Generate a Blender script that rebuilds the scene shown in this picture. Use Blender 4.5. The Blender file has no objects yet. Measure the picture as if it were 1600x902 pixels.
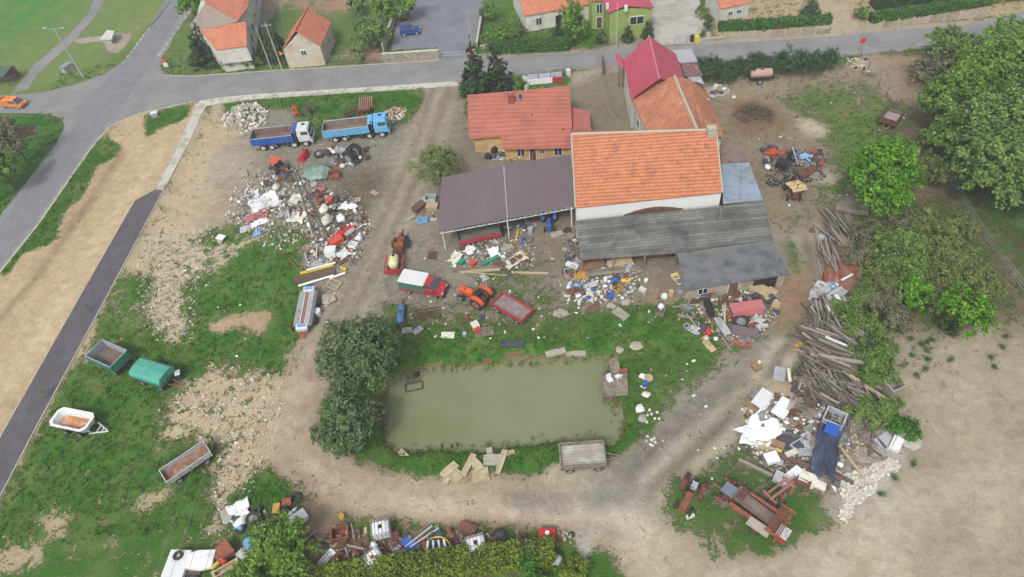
import bpy, math, random
import numpy as np
from mathutils import Vector, Matrix, noise as mnoise

SC = bpy.context.scene
COL = SC.collection
R = math.radians
# ------------------------------------------------------------------ camera
F, NX, NY, H = 1100.0, 920.0, 1420.0, 62.0
_dn = Vector(((NX-800)/F, -(NY-451)/F, -1)).normalized()
_Z = -_dn
_Y = (Vector((0, 0, -1)) - Vector((0, 0, -1)).dot(_Z)*_Z).normalized()
_X = _Y.cross(_Z)
cam = bpy.data.cameras.new('camera')
cam.sensor_width = 36; cam.lens = 36*F/1600; cam.clip_end = 6000; cam.clip_start = 0.5
co = bpy.data.objects.new('camera', cam); COL.objects.link(co)
co.matrix_world = Matrix.Translation((0, 0, H)) @ Matrix((_X, _Y, _Z)).to_4x4()
SC.camera = co
# ------------------------------------------------------------------ light
SUN_EL, SUN_AZ = R(52), R(205)          # azimuth measured clockwise from +Y
w = bpy.data.worlds.new('World'); SC.world = w; w.use_nodes = True
nt = w.node_tree; nt.nodes.clear()
sky = nt.nodes.new('ShaderNodeTexSky'); sky.sky_type = 'NISHITA'; sky.sun_disc = False
sky.sun_elevation = SUN_EL; sky.sun_rotation = SUN_AZ; sky.dust_density = 4; sky.air_density = 1.0
hs = nt.nodes.new('ShaderNodeHueSaturation'); hs.inputs['Saturation'].default_value = 0.3
bg = nt.nodes.new('ShaderNodeBackground'); bg.inputs['Strength'].default_value = 0.14
wo = nt.nodes.new('ShaderNodeOutputWorld')
nt.links.new(sky.outputs[0], hs.inputs['Color']); nt.links.new(hs.outputs[0], bg.inputs[0]); nt.links.new(bg.outputs[0], wo.inputs[0])
sl = bpy.data.lights.new('sun', 'SUN'); sl.energy = 1.45; sl.angle = R(10); sl.color = (1, .985, .95)
so = bpy.data.objects.new('sun', sl); COL.objects.link(so)
_sd = Vector((math.sin(SUN_AZ)*math.cos(SUN_EL), math.cos(SUN_AZ)*math.cos(SUN_EL), math.sin(SUN_EL)))
so.rotation_euler = _sd.to_track_quat('Z', 'Y').to_euler()
SC.view_settings.view_transform = 'Standard'; SC.view_settings.look = 'None'
SC.view_settings.exposure = 0.71; SC.view_settings.gamma = 1
SC.cycles.use_denoising = True; SC.cycles.volume_bounces = 0; SC.cycles.max_bounces = 5; SC.cycles.diffuse_bounces = 2; SC.cycles.transparent_max_bounces = 4

# ------------------------------------------------------------------ helpers
def P(px, py, z=0.0):
    """point of the world at height z seen at pixel px,py of the photograph"""
    v = Vector(((px-800)/F, -(py-451)/F, -1))
    d = v.x*Vector((_X.x, _Y.x, _Z.x)) + v.y*Vector((_X.y, _Y.y, _Z.y)) + v.z*Vector((_X.z, _Y.z, _Z.z))
    d = Vector((v.dot(Vector((_X[0], _X[1], _X[2]))), v.dot(_Y), v.dot(_Z)))
    t = (z-H)/d.z
    return Vector((d.x*t, d.y*t, z))
def mpp(px, py):                        # metres per photo pixel there
    p = P(px, py); v = Vector(((px-800)/F, -(py-451)/F, -1))
    return (p-Vector((0, 0, H))).length/v.length/F
def head(a, b):
    d = P(*b)-P(*a); return math.atan2(d.y, d.x)
def lin(c):
    c = c/255.0
    return c/12.92 if c <= .04045 else ((c+.055)/1.055)**2.4
K = 1.55
def rgb(r, g, b): return (min(lin(r)/K, .8), min(lin(g)/K, .8), min(lin(b)/K, .8))

MATS = {}
def mat(name, c, var=.18, scale=2.0, rough=.8, metal=0.0, c2=None, s2=1.2, thr=.55, soft=.08, bump=0.0, rnd=.12, wave=None, brick=None, spec=.3, detail=5):
    """procedural material: base colour broken up by noise, optional second colour in blotches (rust, moss, dirt)"""
    if name in MATS: return MATS[name]
    m = bpy.data.materials.new(name); MATS[name] = m; m.use_nodes = True
    nt = m.node_tree; N = nt.nodes; L = nt.links; N.clear()
    out = N.new('ShaderNodeOutputMaterial'); b = N.new('ShaderNodeBsdfPrincipled'); L.new(b.outputs[0], out.inputs[0])
    tc = N.new('ShaderNodeTexCoord'); oi = N.new('ShaderNodeObjectInfo')
    off = N.new('ShaderNodeVectorMath'); off.operation = 'ADD'; L.new(tc.outputs['Object'], off.inputs[0])
    mu = N.new('ShaderNodeVectorMath'); mu.operation = 'SCALE'; mu.inputs[0].default_value = (31, 17, 23); L.new(oi.outputs['Random'], mu.inputs['Scale']); L.new(mu.outputs[0], off.inputs[1])
    n1 = N.new('ShaderNodeTexNoise'); n1.inputs['Scale'].default_value = scale; n1.inputs['Detail'].default_value = detail; L.new(off.outputs[0], n1.inputs['Vector'])
    base = N.new('ShaderNodeRGB'); base.outputs[0].default_value = (*c, 1); cur = base.outputs[0]
    if c2:
        n2 = N.new('ShaderNodeTexNoise'); n2.inputs['Scale'].default_value = s2; n2.inputs['Detail'].default_value = 6; n2.inputs['Roughness'].default_value = .65; L.new(off.outputs[0], n2.inputs['Vector'])
        mr = N.new('ShaderNodeMapRange'); mr.inputs[1].default_value = thr-soft; mr.inputs[2].default_value = thr+soft; L.new(n2.outputs[0], mr.inputs[0])
        mx = N.new('ShaderNodeMix'); mx.data_type = 'RGBA'; L.new(mr.outputs[0], mx.inputs[0]); L.new(cur, mx.inputs[6]); mx.inputs[7].default_value = (*c2, 1); cur = mx.outputs[2]
    # value multiplier
    mr1 = N.new('ShaderNodeMapRange'); mr1.inputs[1].default_value = .25; mr1.inputs[2].default_value = .75; mr1.inputs[3].default_value = 1-var; mr1.inputs[4].default_value = 1+var; L.new(n1.outputs[0], mr1.inputs[0])
    mr2 = N.new('ShaderNodeMapRange'); mr2.inputs[3].default_value = 1-rnd; mr2.inputs[4].default_value = 1+rnd; L.new(oi.outputs['Random'], mr2.inputs[0])
    mm = N.new('ShaderNodeMath'); mm.operation = 'MULTIPLY'; L.new(mr1.outputs[0], mm.inputs[0]); L.new(mr2.outputs[0], mm.inputs[1]); val = mm.outputs[0]
    h = n1.outputs[0]
    uv = N.new('ShaderNodeUVMap')
    if brick:    # (brick width, row height, mortar, mortar darkness, per-brick variation)
        bt = N.new('ShaderNodeTexBrick'); bt.inputs['Scale'].default_value = 1; bt.inputs['Brick Width'].default_value = brick[0]; bt.inputs['Row Height'].default_value = brick[1]
        bt.inputs['Mortar Size'].default_value = brick[2]; bt.inputs['Mortar Smooth'].default_value = .4; bt.inputs['Bias'].default_value = 0
        v = brick[4]; bt.inputs['Color1'].default_value = (1-v, 1-v, 1-v, 1); bt.inputs['Color2'].default_value = (1+v, 1+v, 1+v, 1); bt.inputs['Mortar'].default_value = (brick[3],)*3+(1,)
        L.new(uv.outputs[0], bt.inputs['Vector'])
        m2 = N.new('ShaderNodeMath'); m2.operation = 'MULTIPLY'; L.new(val, m2.inputs[0]); L.new(bt.outputs['Color'], m2.inputs[1]); val = m2.outputs[0]
    if wave:     # (scale, direction X/Y, strength of value change)
        wt = N.new('ShaderNodeTexWave'); wt.inputs['Scale'].default_value = wave[0]; wt.bands_direction = wave[1]; wt.inputs['Distortion'].default_value = .3
        L.new(uv.outputs[0], wt.inputs['Vector']); mr3 = N.new('ShaderNodeMapRange'); mr3.inputs[3].default_value = 1-wave[2]; mr3.inputs[4].default_value = 1+wave[2]*.4; L.new(wt.outputs['Fac'], mr3.inputs[0])
        m3 = N.new('ShaderNodeMath'); m3.operation = 'MULTIPLY'; L.new(val, m3.inputs[0]); L.new(mr3.outputs[0], m3.inputs[1]); val = m3.outputs[0]; h = wt.outputs['Fac']
    vm = N.new('ShaderNodeVectorMath'); vm.operation = 'SCALE'; L.new(cur, vm.inputs[0]); L.new(val, vm.inputs['Scale']); L.new(vm.outputs[0], b.inputs['Base Color'])
    b.inputs['Roughness'].default_value = rough; b.inputs['Metallic'].default_value = metal; b.inputs['Specular IOR Level'].default_value = spec
    if bump:
        bp = N.new('ShaderNodeBump'); bp.inputs['Strength'].default_value = bump; bp.inputs['Distance'].default_value = .05; L.new(h, bp.inputs['Height']); L.new(bp.outputs[0], b.inputs['Normal'])
    return m

def link(o, parent=None):
    COL.objects.link(o)
    if parent: o.parent = parent
    return o
def tag(o, label=None, cat=None, group=None, kind=None):
    if label: o['label'] = label
    if cat: o['category'] = cat
    if group: o['group'] = group
    if kind: o['kind'] = kind
    return o
def thing(name, label, cat, loc=(0, 0, 0), rz=0, group=None, tilt=None):
    o = bpy.data.objects.new(name, None); o.empty_display_size = .5; link(o)
    o.location = loc; o.rotation_euler = (tilt[0] if tilt else 0, tilt[1] if tilt else 0, rz)
    return tag(o, label, cat, group)

class MB:
    def __init__(s): s.v = []; s.f = []; s.m = []; s.T = Matrix()
    def at(s, loc=(0, 0, 0), rz=0, rx=0, ry=0): s.T = Matrix.Translation(loc) @ Matrix.Rotation(rz, 4, 'Z') @ Matrix.Rotation(ry, 4, 'Y') @ Matrix.Rotation(rx, 4, 'X'); return s
    def add(s, vs, fs, m=0):
        n = len(s.v); s.v += [s.T @ Vector(v) for v in vs]; s.f += [[n+i for i in f] for f in fs]; s.m += [m]*len(fs); return s
    def box(s, c, d, m=0, rz=0, ry=0, rx=0, top=1.0, topy=None):
        if topy is None: topy = top
        Q = Matrix.Translation(c) @ Matrix.Rotation(rz, 4, 'Z') @ Matrix.Rotation(ry, 4, 'Y') @ Matrix.Rotation(rx, 4, 'X')
        x, y, z = d[0]/2, d[1]/2, d[2]/2
        vs = [(-x, -y, -z), (x, -y, -z), (x, y, -z), (-x, y, -z), (-x*top, -y*topy, z), (x*top, -y*topy, z), (x*top, y*topy, z), (-x*top, y*topy, z)]
        return s.add([Q @ Vector(v) for v in vs], [(3, 2, 1, 0), (4, 5, 6, 7), (0, 1, 5, 4), (1, 2, 6, 5), (2, 3, 7, 6), (3, 0, 4, 7)], m)
    def rbox(s, c, d, b=.05, m=0, rz=0):       # box with bevelled top and vertical edges
        x, y, z = d[0]/2, d[1]/2, d[2]/2
        def ring(x, y, z, b): return [(x-b, -y, z), (x, -y+b, z), (x, y-b, z), (x-b, y, z), (-x+b, y, z), (-x, y-b, z), (-x, -y+b, z), (-x+b, -y, z)]
        vs = ring(x-b*.5, y-b*.5, -z, b)+ring(x, y, -z+b, b)+ring(x, y, z-b, b)+ring(x-b, y-b, z, b*.7)
        fs = [tuple(range(7, -1, -1)), tuple(range(24, 32))]
        for k in range(3):
            for i in range(8): fs.append((k*8+i, k*8+(i+1) % 8, k*8+8+(i+1) % 8, k*8+8+i))
        Q = Matrix.Translation(c) @ Matrix.Rotation(rz, 4, 'Z')
        return s.add([Q @ Vector(v) for v in vs], fs, m)
    def cyl(s, p0, p1, r, r2=None, n=12, m=0, cap=True):
        p0 = Vector(p0); p1 = Vector(p1); d = (p1-p0)
        if d.length < 1e-6: return s
        q = d.to_track_quat('Z', 'Y'); r2 = r if r2 is None else r2
        vs = []
        for p, rr in ((p0, r), (p1, r2)):
            for i in range(n):
                a = 2*math.pi*i/n; vs.append(p+q @ Vector((math.cos(a)*rr, math.sin(a)*rr, 0)))
        fs = [(i, (i+1) % n, n+(i+1) % n, n+i) for i in range(n)]
        if cap: fs += [tuple(range(n-1, -1, -1)), tuple(range(n, 2*n))]
        return s.add(vs, fs, m)
    def tube(s, pts, r, n=5, m=0):
        for a, b in zip(pts[:-1], pts[1:]): s.cyl(a, b, r, n=n, m=m)
        return s
    def torus(s, c, Rr, r, ax='Y', n=18, k=7, m=0, sq=1.0):
        vs = []; fs = []
        for i in range(n):
            a = 2*math.pi*i/n
            for j in range(k):
                b = 2*math.pi*(j+.5)/k; rad = Rr+r*math.cos(b); h = r*sq*math.sin(b)
                p = (rad*math.cos(a), h, rad*math.sin(a)) if ax == 'Y' else ((rad*math.cos(a), rad*math.sin(a), h) if ax == 'Z' else (h, rad*math.cos(a), rad*math.sin(a)))
                vs.append((p[0]+c[0], p[1]+c[1], p[2]+c[2]))
        for i in range(n):
            for j in range(k): fs.append((i*k+j, ((i+1) % n)*k+j, ((i+1) % n)*k+(j+1) % k, i*k+(j+1) % k))
        return s.add(vs, fs, m)
    def blob(s, c, d, seed=0, amp=.25, m=0, nu=9, nv=6, flat=None, freq=1.3):   # lumpy ellipsoid
        vs = []; fs = []
        for j in range(nv+1):
            th = math.pi*j/nv
            for i in range(nu):
                ph = 2*math.pi*i/nu
                q = Vector((math.sin(th)*math.cos(ph), math.sin(th)*math.sin(ph), math.cos(th)))
                k = 1+amp*mnoise.noise(q*freq+Vector((seed*3.7, seed*1.3, seed*.7)))*2
                z = q.z*d[2]/2*k
                if flat is not None: z = max(z, -d[2]/2*flat)
                vs.append((c[0]+q.x*d[0]/2*k, c[1]+q.y*d[1]/2*k, c[2]+z))
        for j in range(nv):
            for i in range(nu): fs.append((j*nu+i, (j+1)*nu+i, (j+1)*nu+(i+1) % nu, j*nu+(i+1) % nu))
        return s.add(vs, fs, m)
    def prism(s, pts, z0, z1, m=0, mtop=None):       # pts: xy outline (any height function allowed through z1 list)
        n = len(pts); a = sum(pts[i][0]*pts[(i+1) % n][1]-pts[(i+1) % n][0]*pts[i][1] for i in range(n))
        if a < 0: pts = pts[::-1]; z1 = z1[::-1] if isinstance(z1, list) else z1
        zt = z1 if isinstance(z1, list) else [z1]*n
        vs = [(p[0], p[1], z0) for p in pts]+[(p[0], p[1], zt[i]) for i, p in enumerate(pts)]
        s.add(vs, [tuple(range(n-1, -1, -1))]+[(i, (i+1) % n, n+(i+1) % n, n+i) for i in range(n)], m)
        n0 = len(s.v)-2*n; s.f.append([n0+n+i for i in range(n)]); s.m.append(m if mtop is None else mtop); return s
    def slab(s, pts, t=.08, m=0):          # thick plate from a 3-D outline, thickness straight down
        n = len(pts); nrm = Vector((0, 0, 0))
        for i in range(n): nrm += Vector(pts[i]).cross(Vector(pts[(i+1) % n]))
        if nrm.z < 0: pts = pts[::-1]
        vs = [tuple(p) for p in pts]+[(p[0], p[1], p[2]-t) for p in pts]
        return s.add(vs, [tuple(range(n)), tuple(range(2*n-1, n-1, -1))]+[(i, n+i, n+(i+1) % n, (i+1) % n) for i in range(n)], m)
    def build(s, name, mats, parent=None, smooth=False, org=None):
        if not isinstance(mats, (list, tuple)): mats = [mats]
        me = bpy.data.meshes.new(name)
        o3 = Vector(org) if org is not None else Vector((0, 0, 0))
        me.from_pydata([tuple(v-o3) for v in s.v], [], s.f)
        for mm in mats: me.materials.append(mm)
        me.polygons.foreach_set('material_index', s.m)
        if smooth: me.polygons.foreach_set('use_smooth', [True]*len(s.f))
        uvl = me.uv_layers.new(name='UVMap'); uv = []
        for p in me.polygons:
            nn = p.normal
            u = Vector((0, 0, 1)).cross(nn)
            u = Vector((1, 0, 0)) if u.length < .02 else u.normalized()
            vv = nn.cross(u)
            for li in p.loop_indices:
                q = me.vertices[me.loops[li].vertex_index].co; uv += [q.dot(u), q.dot(vv)]
        uvl.data.foreach_set('uv', uv); me.update()
        o = bpy.data.objects.new(name, me); link(o, parent)
        if org is not None: o.location = o3
        return o
def part(name, mb, m, parent, smooth=False, label=None):
    o = mb.build(name, m, parent, smooth)
    if label: o['label'] = label
    return o
def copy_tree(o, parent=None):
    c = o.copy(); COL.objects.link(c); c.parent = parent
    for ch in list(o.children): copy_tree(ch, c)
    return c
rng = random.Random(7)
U = rng.uniform

# ------------------------------------------------------------------ ground: one sheet with painted soil / grass cover
def W(poly): return np.array([tuple(P(*p).xy) for p in poly])
def sdf(pts, X, Y, closed=True):          # signed distance (positive inside) to an outline, or minus distance to a line
    n = len(pts); d = np.full(X.shape, 1e9); ins = np.zeros(X.shape, bool)
    for i in range(n if closed else n-1):
        a = pts[i]; b = pts[(i+1) % n]; e = b-a; wx = X-a[0]; wy = Y-a[1]
        t = np.clip((wx*e[0]+wy*e[1])/max(e@e, 1e-9), 0, 1)
        d = np.minimum(d, (wx-e[0]*t)**2+(wy-e[1]*t)**2)
        if closed:
            c = ((a[1] > Y) != (b[1] > Y)); xi = a[0]+(Y-a[1])*(e[0])/(e[1] if abs(e[1]) > 1e-9 else 1e-9)
            ins ^= c & (X < xi)
    d = np.sqrt(d)
    return np.where(ins, d, -d) if closed else -d
gx = np.concatenate([[-3000, -900, -350, -200, -140], np.arange(-112, 112, .42), [140, 200, 350, 900, 3000]])
gy = np.concatenate([[-900, -200, -50, 0, 10], np.arange(18, 122, .42), np.arange(122, 215, 1.0), [240, 300, 450, 900, 3500]])
GX, GY = np.meshgrid(gx, gy)
# large-scale smooth noise for wobbling the painted edges
def vnoise(X, Y, s, seed):
    r = np.random.RandomState(seed); T = r.rand(64, 64); x = X/s; y = Y/s
    xi = np.floor(x).astype(int); yi = np.floor(y).astype(int); fx = x-xi; fy = y-yi; fx = fx*fx*(3-2*fx); fy = fy*fy*(3-2*fy)
    g = lambda i, j: T[(yi+j) % 64, (xi+i) % 64]
    return (g(0, 0)*(1-fx)+g(1, 0)*fx)*(1-fy)+(g(0, 1)*(1-fx)+g(1, 1)*fx)*fy-.5
wob = vnoise(GX, GY, 3.1, 1)*1.6+vnoise(GX, GY, 1.3, 2)*.9
SO = np.zeros(GX.shape+(3,)); SO[:] = rgb(146, 134, 112)
GC = np.zeros(GX.shape+(3,)); GC[:] = rgb(88, 120, 52)
GW = np.full(GX.shape, .75); PB = np.zeros(GX.shape); GZ = vnoise(GX, GY, 9, 3)*.12+vnoise(GX, GY, 2.6, 4)*.07
def paint(poly, soil=None, g=None, gc=None, pb=None, fe=1.2, line=0, wb=1.0, amt=1.0, dz=None):
    pts = W(poly); fe = fe*1.9
    s = (sdf(pts, GX, GY, line == 0)+line)+wob*wb*min(fe*.55, 1.5)
    a = np.clip(s/fe*.5+.5, 0, 1)*amt; a3 = a[..., None]
    if soil is not None: SO[:] = SO*(1-a3)+np.array(rgb(*soil))*a3
    if gc is not None: GC[:] = GC*(1-a3)+np.array(rgb(*gc))*a3
    if g is not None: GW[:] = GW*(1-a)+g*a
    if pb is not None: PB[:] = PB*(1-a)+pb*a
    if dz is not None: GZ[:] = GZ+dz*a
# --- north side: lawns, gardens
paint([(-300, -60), (290, -60), (262, 5), (165, 118), (66, 145), (-300, 170)], (150, 140, 105), .9, (118, 140, 76), fe=2)
paint([(-300, -60), (150, -60), (130, 5), (70, 45), (0, 75), (-300, 150)], None, 1.2, (82, 138, 58), fe=4)
paint([(112, 62), (158, 55), (212, 50), (196, 74), (182, 86), (168, 80), (160, 66), (118, 68)], (172, 164, 148), -1, fe=.5)
paint([(225, 20), (262, 5), (210, 60), (195, 60)], (165, 155, 120), .1, (140, 150, 90))
paint([(-300, 175), (75, 176), (100, 188), (88, 225), (0, 337), (-300, 600)], (95, 75, 55), 1.1, (48, 108, 22), fe=1)
paint([(22, 196), (55, 196), (58, 214), (28, 218)], (70, 50, 38), -.7, fe=.8)
paint([(280, 30), (330, -60), (610, -60), (600, 90), (270, 122), (262, 95)], (165, 155, 132), .35, (98, 125, 62), fe=1)
paint([(400, 50), (445, 0), (420, -20), (395, 20)], (178, 165, 140), -.6)
paint([(455, 0), (545, 0), (545, 14), (470, 14)], (170, 130, 100), -.6)
paint([(545, 80), (600, 74), (600, 98), (545, 100)], (150, 115, 92), -.5)
paint([(750, 20), (800, 20), (820, 60), (950, 60), (960, 85), (745, 90)], None, .9, (70, 118, 42))
paint([(925, 60), (985, 25), (1010, 80), (940, 85)], (170, 160, 145), -.2)
paint([(1110, -60), (1750, -60), (1750, 30), (1540, 35), (1300, 60), (1100, 70)], (185, 165, 130), -.2, (95, 120, 60), fe=1)
paint([(1282, -10), (1296, -10), (1325, 30), (1360, 48), (1320, 56), (1300, 45)], (178, 165, 142), -1)
paint([(985, 72), (1560, 30), (1560, 40), (1305, 57), (990, 84)], (172, 160, 142), -.9, fe=.6)
paint([(600, 90), (985, 72), (985, 84), (600, 100)], (160, 150, 135), -.5, fe=.6)
# --- west: sand by the main road
paint([(-320, 880), (-150, 520), (0, 422), (60, 350), (148, 224), (200, 178), (305, 158), (322, 160), (294, 226), (256, 297), (173, 452), (51, 678), (-60, 860)], (192, 170, 136), -1, fe=.8)
paint([(140, 235), (190, 238), (150, 300), (120, 360), (60, 420), (20, 450), (60, 400), (120, 300)], (170, 152, 122), -.9, fe=1.2, amt=.6)
paint([(190, 240), (152, 296), (108, 362), (58, 432), (0, 500)], (138, 120, 92), -.9, line=.35, fe=.5, wb=.4)
paint([(270, 215), (215, 290), (140, 400), (40, 560), (-20, 660)], (204, 184, 150), -1, line=.5, fe=.8, wb=.5)
paint([(345, 250), (300, 330), (262, 400), (240, 460)], (160, 142, 112), -.8, line=.4, fe=.6, wb=.5)
paint([(375, 240), (335, 320), (290, 390)], (202, 186, 156), -.8, line=.5, fe=.7, wb=.5)
paint([(0, 423), (120, 256), (148, 224), (172, 214), (187, 226), (182, 245), (150, 262), (142, 282), (128, 310), (100, 335), (92, 345), (90, 372), (70, 385), (35, 398), (5, 440)], None, .95, (62, 110, 30), fe=.5)
paint([(222, 183), (250, 172), (300, 164), (298, 178), (275, 192), (252, 200), (230, 214), (222, 198)], None, .9, (66, 112, 34), fe=.5)
paint([(185, 202), (215, 208), (210, 222), (190, 214)], None, .2, (75, 110, 45), fe=.8)
paint([(324, 162), (362, 150), (410, 148), (400, 200), (380, 235), (340, 330), (300, 345), (240, 430), (185, 450), (100, 600), (51, 690), (-60, 880), (-60, 860), (0, 776), (51, 678), (173, 452), (256, 297), (294, 226)], (186, 168, 136), -.55, (100, 120, 60), fe=.9)
paint([(250, 350), (330, 345), (355, 420), (345, 440), (300, 460), (310, 500), (290, 545), (262, 548), (235, 530), (212, 500), (222, 440), (228, 380)], (205, 190, 160), -.14, None, .6, fe=1)
paint([(-60, 900), (0, 800), (50, 700), (100, 600), (105, 580), (150, 570), (165, 530), (175, 450), (200, 432), (232, 440), (215, 500), (250, 540), (262, 570), (320, 575), (322, 620), (240, 640), (245, 690), (310, 690), (340, 710), (330, 740), (305, 790), (330, 850), (320, 940), (-100, 960)], (184, 168, 136), .44, (74, 120, 40), fe=.9)
paint([(0, 830), (60, 800), (140, 770), (230, 760), (330, 790), (330, 940), (-60, 940)], None, .3, (66, 112, 38), fe=3)
paint([(215, 780), (262, 762), (258, 775), (228, 793)], None, -.6, fe=.5)
paint([(0, 860), (60, 855), (62, 880), (0, 884)], None, -.5, fe=.7)
paint([(72, 815), (100, 808), (98, 830), (82, 832)], None, -.5, fe=.7)
paint([(170, 455), (200, 450), (215, 500), (190, 530), (172, 500)], None, .1, fe=1)
paint([(305, 375), (345, 362), (420, 358), (478, 372), (480, 450), (470, 520), (495, 545), (470, 570), (462, 600), (450, 575), (380, 568), (330, 568), (305, 562), (296, 520), (325, 495), (295, 450), (332, 425), (350, 400)], (172, 156, 126), .5, (72, 120, 42), fe=.7)
paint([(330, 380), (400, 372), (360, 410), (340, 430), (325, 410)], (200, 188, 162), -.05, None, .6, fe=.6)
paint([(318, 508), (350, 500), (398, 487), (418, 492), (408, 522), (370, 512), (340, 520)], (178, 155, 125), -.9, fe=.5)
paint([(240, 640), (330, 570), (380, 568), (450, 578), (470, 605), (430, 640), (425, 700), (420, 740), (370, 790), (350, 850), (312, 835), (325, 760), (342, 706), (300, 690), (250, 690)], (200, 182, 150), -.22, (66, 104, 40), .4, fe=.8)
# --- yard
paint([(345, 240), (390, 200), (380, 182), (500, 215), (640, 190), (662, 138), (722, 126), (728, 200), (740, 250), (700, 300), (700, 380), (860, 380), (890, 420), (1060, 400), (1070, 470), (900, 500), (700, 510), (610, 480), (560, 540), (500, 610), (478, 560), (484, 500), (478, 370), (350, 350), (310, 345)], (142, 136, 120), -.75, (92, 112, 62), .3, fe=1)
paint([(520, 265), (600, 265), (610, 310), (560, 340), (510, 320)], (112, 102, 84), -.8, fe=1.2)
paint([(280, 300), (345, 230), (390, 230), (350, 330), (300, 350)], (190, 172, 142), -.7, fe=2)
paint([(350, 230), (395, 215), (345, 290), (330, 290)], (170, 162, 148), -.8, fe=1.5)
paint([(352, 160), (400, 150), (660, 136), (664, 150), (655, 172), (632, 190), (560, 184), (500, 184), (420, 165), (380, 190), (350, 180)], (120, 105, 85), .8, (62, 112, 34), fe=.6)
paint([(402, 172), (460, 172), (470, 190), (430, 205), (395, 205)], (140, 134, 122), -.8, fe=.6)
paint([(890, 112), (985, 100), (975, 150), (990, 215), (895, 235)], (168, 157, 138), -1, fe=.5)
paint([(928, 175), (985, 175), (1000, 215), (928, 218)], (148, 140, 126), -1, fe=.5)
paint([(800, 370), (890, 360), (900, 420), (850, 440), (800, 420)], (132, 122, 104), -1, fe=1)
paint([(980, 400), (1062, 395), (1050, 470), (1020, 480), (1000, 440)], (150, 122, 100), -1, fe=.6)
paint([(675, 250), (735, 200), (735, 160), (900, 130), (990, 100), (985, 60), (1100, 70), (1120, 130), (1240, 380), (1240, 440), (1060, 460), (900, 420), (690, 380)], (136, 126, 108), -.9, fe=.6)
# --- pond surroundings
paint([(610, 480), (700, 505), (880, 490), (1000, 480), (1070, 500), (1180, 555), (1140, 600), (1100, 640), (1030, 710), (960, 745), (850, 762), (700, 762), (600, 750), (565, 720), (590, 600), (600, 520)], (150, 138, 112), .35, (78, 112, 46), .2, fe=1.2)
paint([(630, 535), (760, 520), (900, 515), (960, 500), (1040, 500), (1080, 520), (1100, 550), (1040, 556), (990, 550), (960, 556), (800, 572), (640, 580)], None, .8, (72, 120, 42), fe=1)
paint([(600, 720), (640, 700), (820, 690), (960, 680), (985, 640), (965, 575), (980, 560), (1000, 600), (1005, 650), (1030, 700), (950, 742), (850, 758), (680, 758), (600, 748)], None, .72, (68, 118, 40), fe=.7)
paint([(1000, 560), (1080, 550), (1130, 590), (1090, 640), (1040, 690), (1010, 640)], (150, 142, 118), .5, (88, 118, 58), fe=1.5)
paint([(740, 395), (830, 395), (900, 470), (880, 500), (820, 500), (720, 480)], None, .18, (92, 114, 58), fe=2)
paint([(640, 470), (850, 440), (870, 500), (650, 515)], None, -.05, (84, 112, 50), fe=1.5)
# --- tracks
paint([(692, 120), (680, 170), (655, 230), (640, 290), (610, 350), (575, 420), (540, 480), (500, 560)], (172, 160, 138), -1, line=2.1, fe=1)
paint([(700, 140), (668, 210), (640, 300), (600, 380), (560, 450), (520, 520)], (150, 138, 118), -1, line=.35, fe=.5, wb=.3)
paint([(500, 560), (462, 630), (450, 680), (480, 730), (540, 765), (640, 785), (760, 790), (900, 790)], (170, 155, 131), -1, line=2.9, fe=.8)
paint([(496, 572), (448, 640), (437, 690), (466, 738), (530, 775), (640, 794), (760, 797), (900, 800)], (136, 122, 100), -1, line=.5, fe=.35, wb=.3)
paint([(506, 580), (470, 640), (462, 684), (492, 722), (548, 752), (640, 772), (760, 776), (880, 778)], (140, 126, 104), -1, line=.42, fe=.35, wb=.3)
paint([(500, 560), (462, 630), (452, 680), (484, 726), (545, 760), (640, 778), (760, 782)], (196, 178, 150), -1, line=.8, fe=.8, wb=.5)
paint([(470, 600), (436, 640), (424, 690), (450, 745), (520, 785), (640, 800), (760, 803), (900, 808)], (192, 176, 150), -1, line=.6, fe=.8, wb=.5)
paint([(900, 790), (960, 800), (1000, 840), (1040, 900), (1060, 980)], (190, 176, 150), -1, line=4.2, fe=1)
paint([(940, 790), (1000, 750), (1060, 700), (1100, 640), (1165, 600), (1220, 530), (1250, 470), (1255, 420), (1240, 370), (1260, 340), (1310, 310), (1345, 270)], (146, 142, 132), -.8, line=2.4, fe=1.3)
paint([(1000, 745), (1050, 700), (1100, 640), (1150, 600), (1190, 600), (1180, 660), (1150, 710), (1080, 735), (1040, 790), (1000, 790)], (140, 136, 128), -.75, (86, 110, 58), fe=1.6)
paint([(1010, 750), (1100, 660), (1180, 600), (1245, 500), (1262, 420), (1250, 370)], (196, 186, 162), -1, line=.6, fe=.5, wb=.3)
paint([(1035, 775), (1130, 690), (1200, 615), (1262, 505), (1280, 425), (1268, 372), (1290, 340), (1330, 320)], (200, 190, 166), -1, line=.55, fe=.4, wb=.3)
paint([(1022, 762), (1115, 676), (1190, 608), (1253, 503), (1270, 424), (1259, 372)], (110, 104, 90), -.6, (96, 116, 64), line=.5, fe=.4, wb=.3)
paint([(1205, 395), (1215, 340), (1250, 330), (1300, 300), (1330, 250), (1350, 200)], (172, 162, 140), -.8, line=.5, fe=.6, wb=.3)
paint([(985, 740), (1075, 655), (1150, 600)], (120, 114, 104), -1, line=.7, fe=.7, wb=.6)
paint([(1225, 520), (1252, 440), (1236, 385)], (100, 120, 62), .3, (96, 124, 56), line=.5, fe=.6, wb=.4)
paint([(1225, 440), (1265, 430), (1255, 490), (1210, 520), (1215, 470)], (158, 124, 98), -1, fe=.8)
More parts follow.
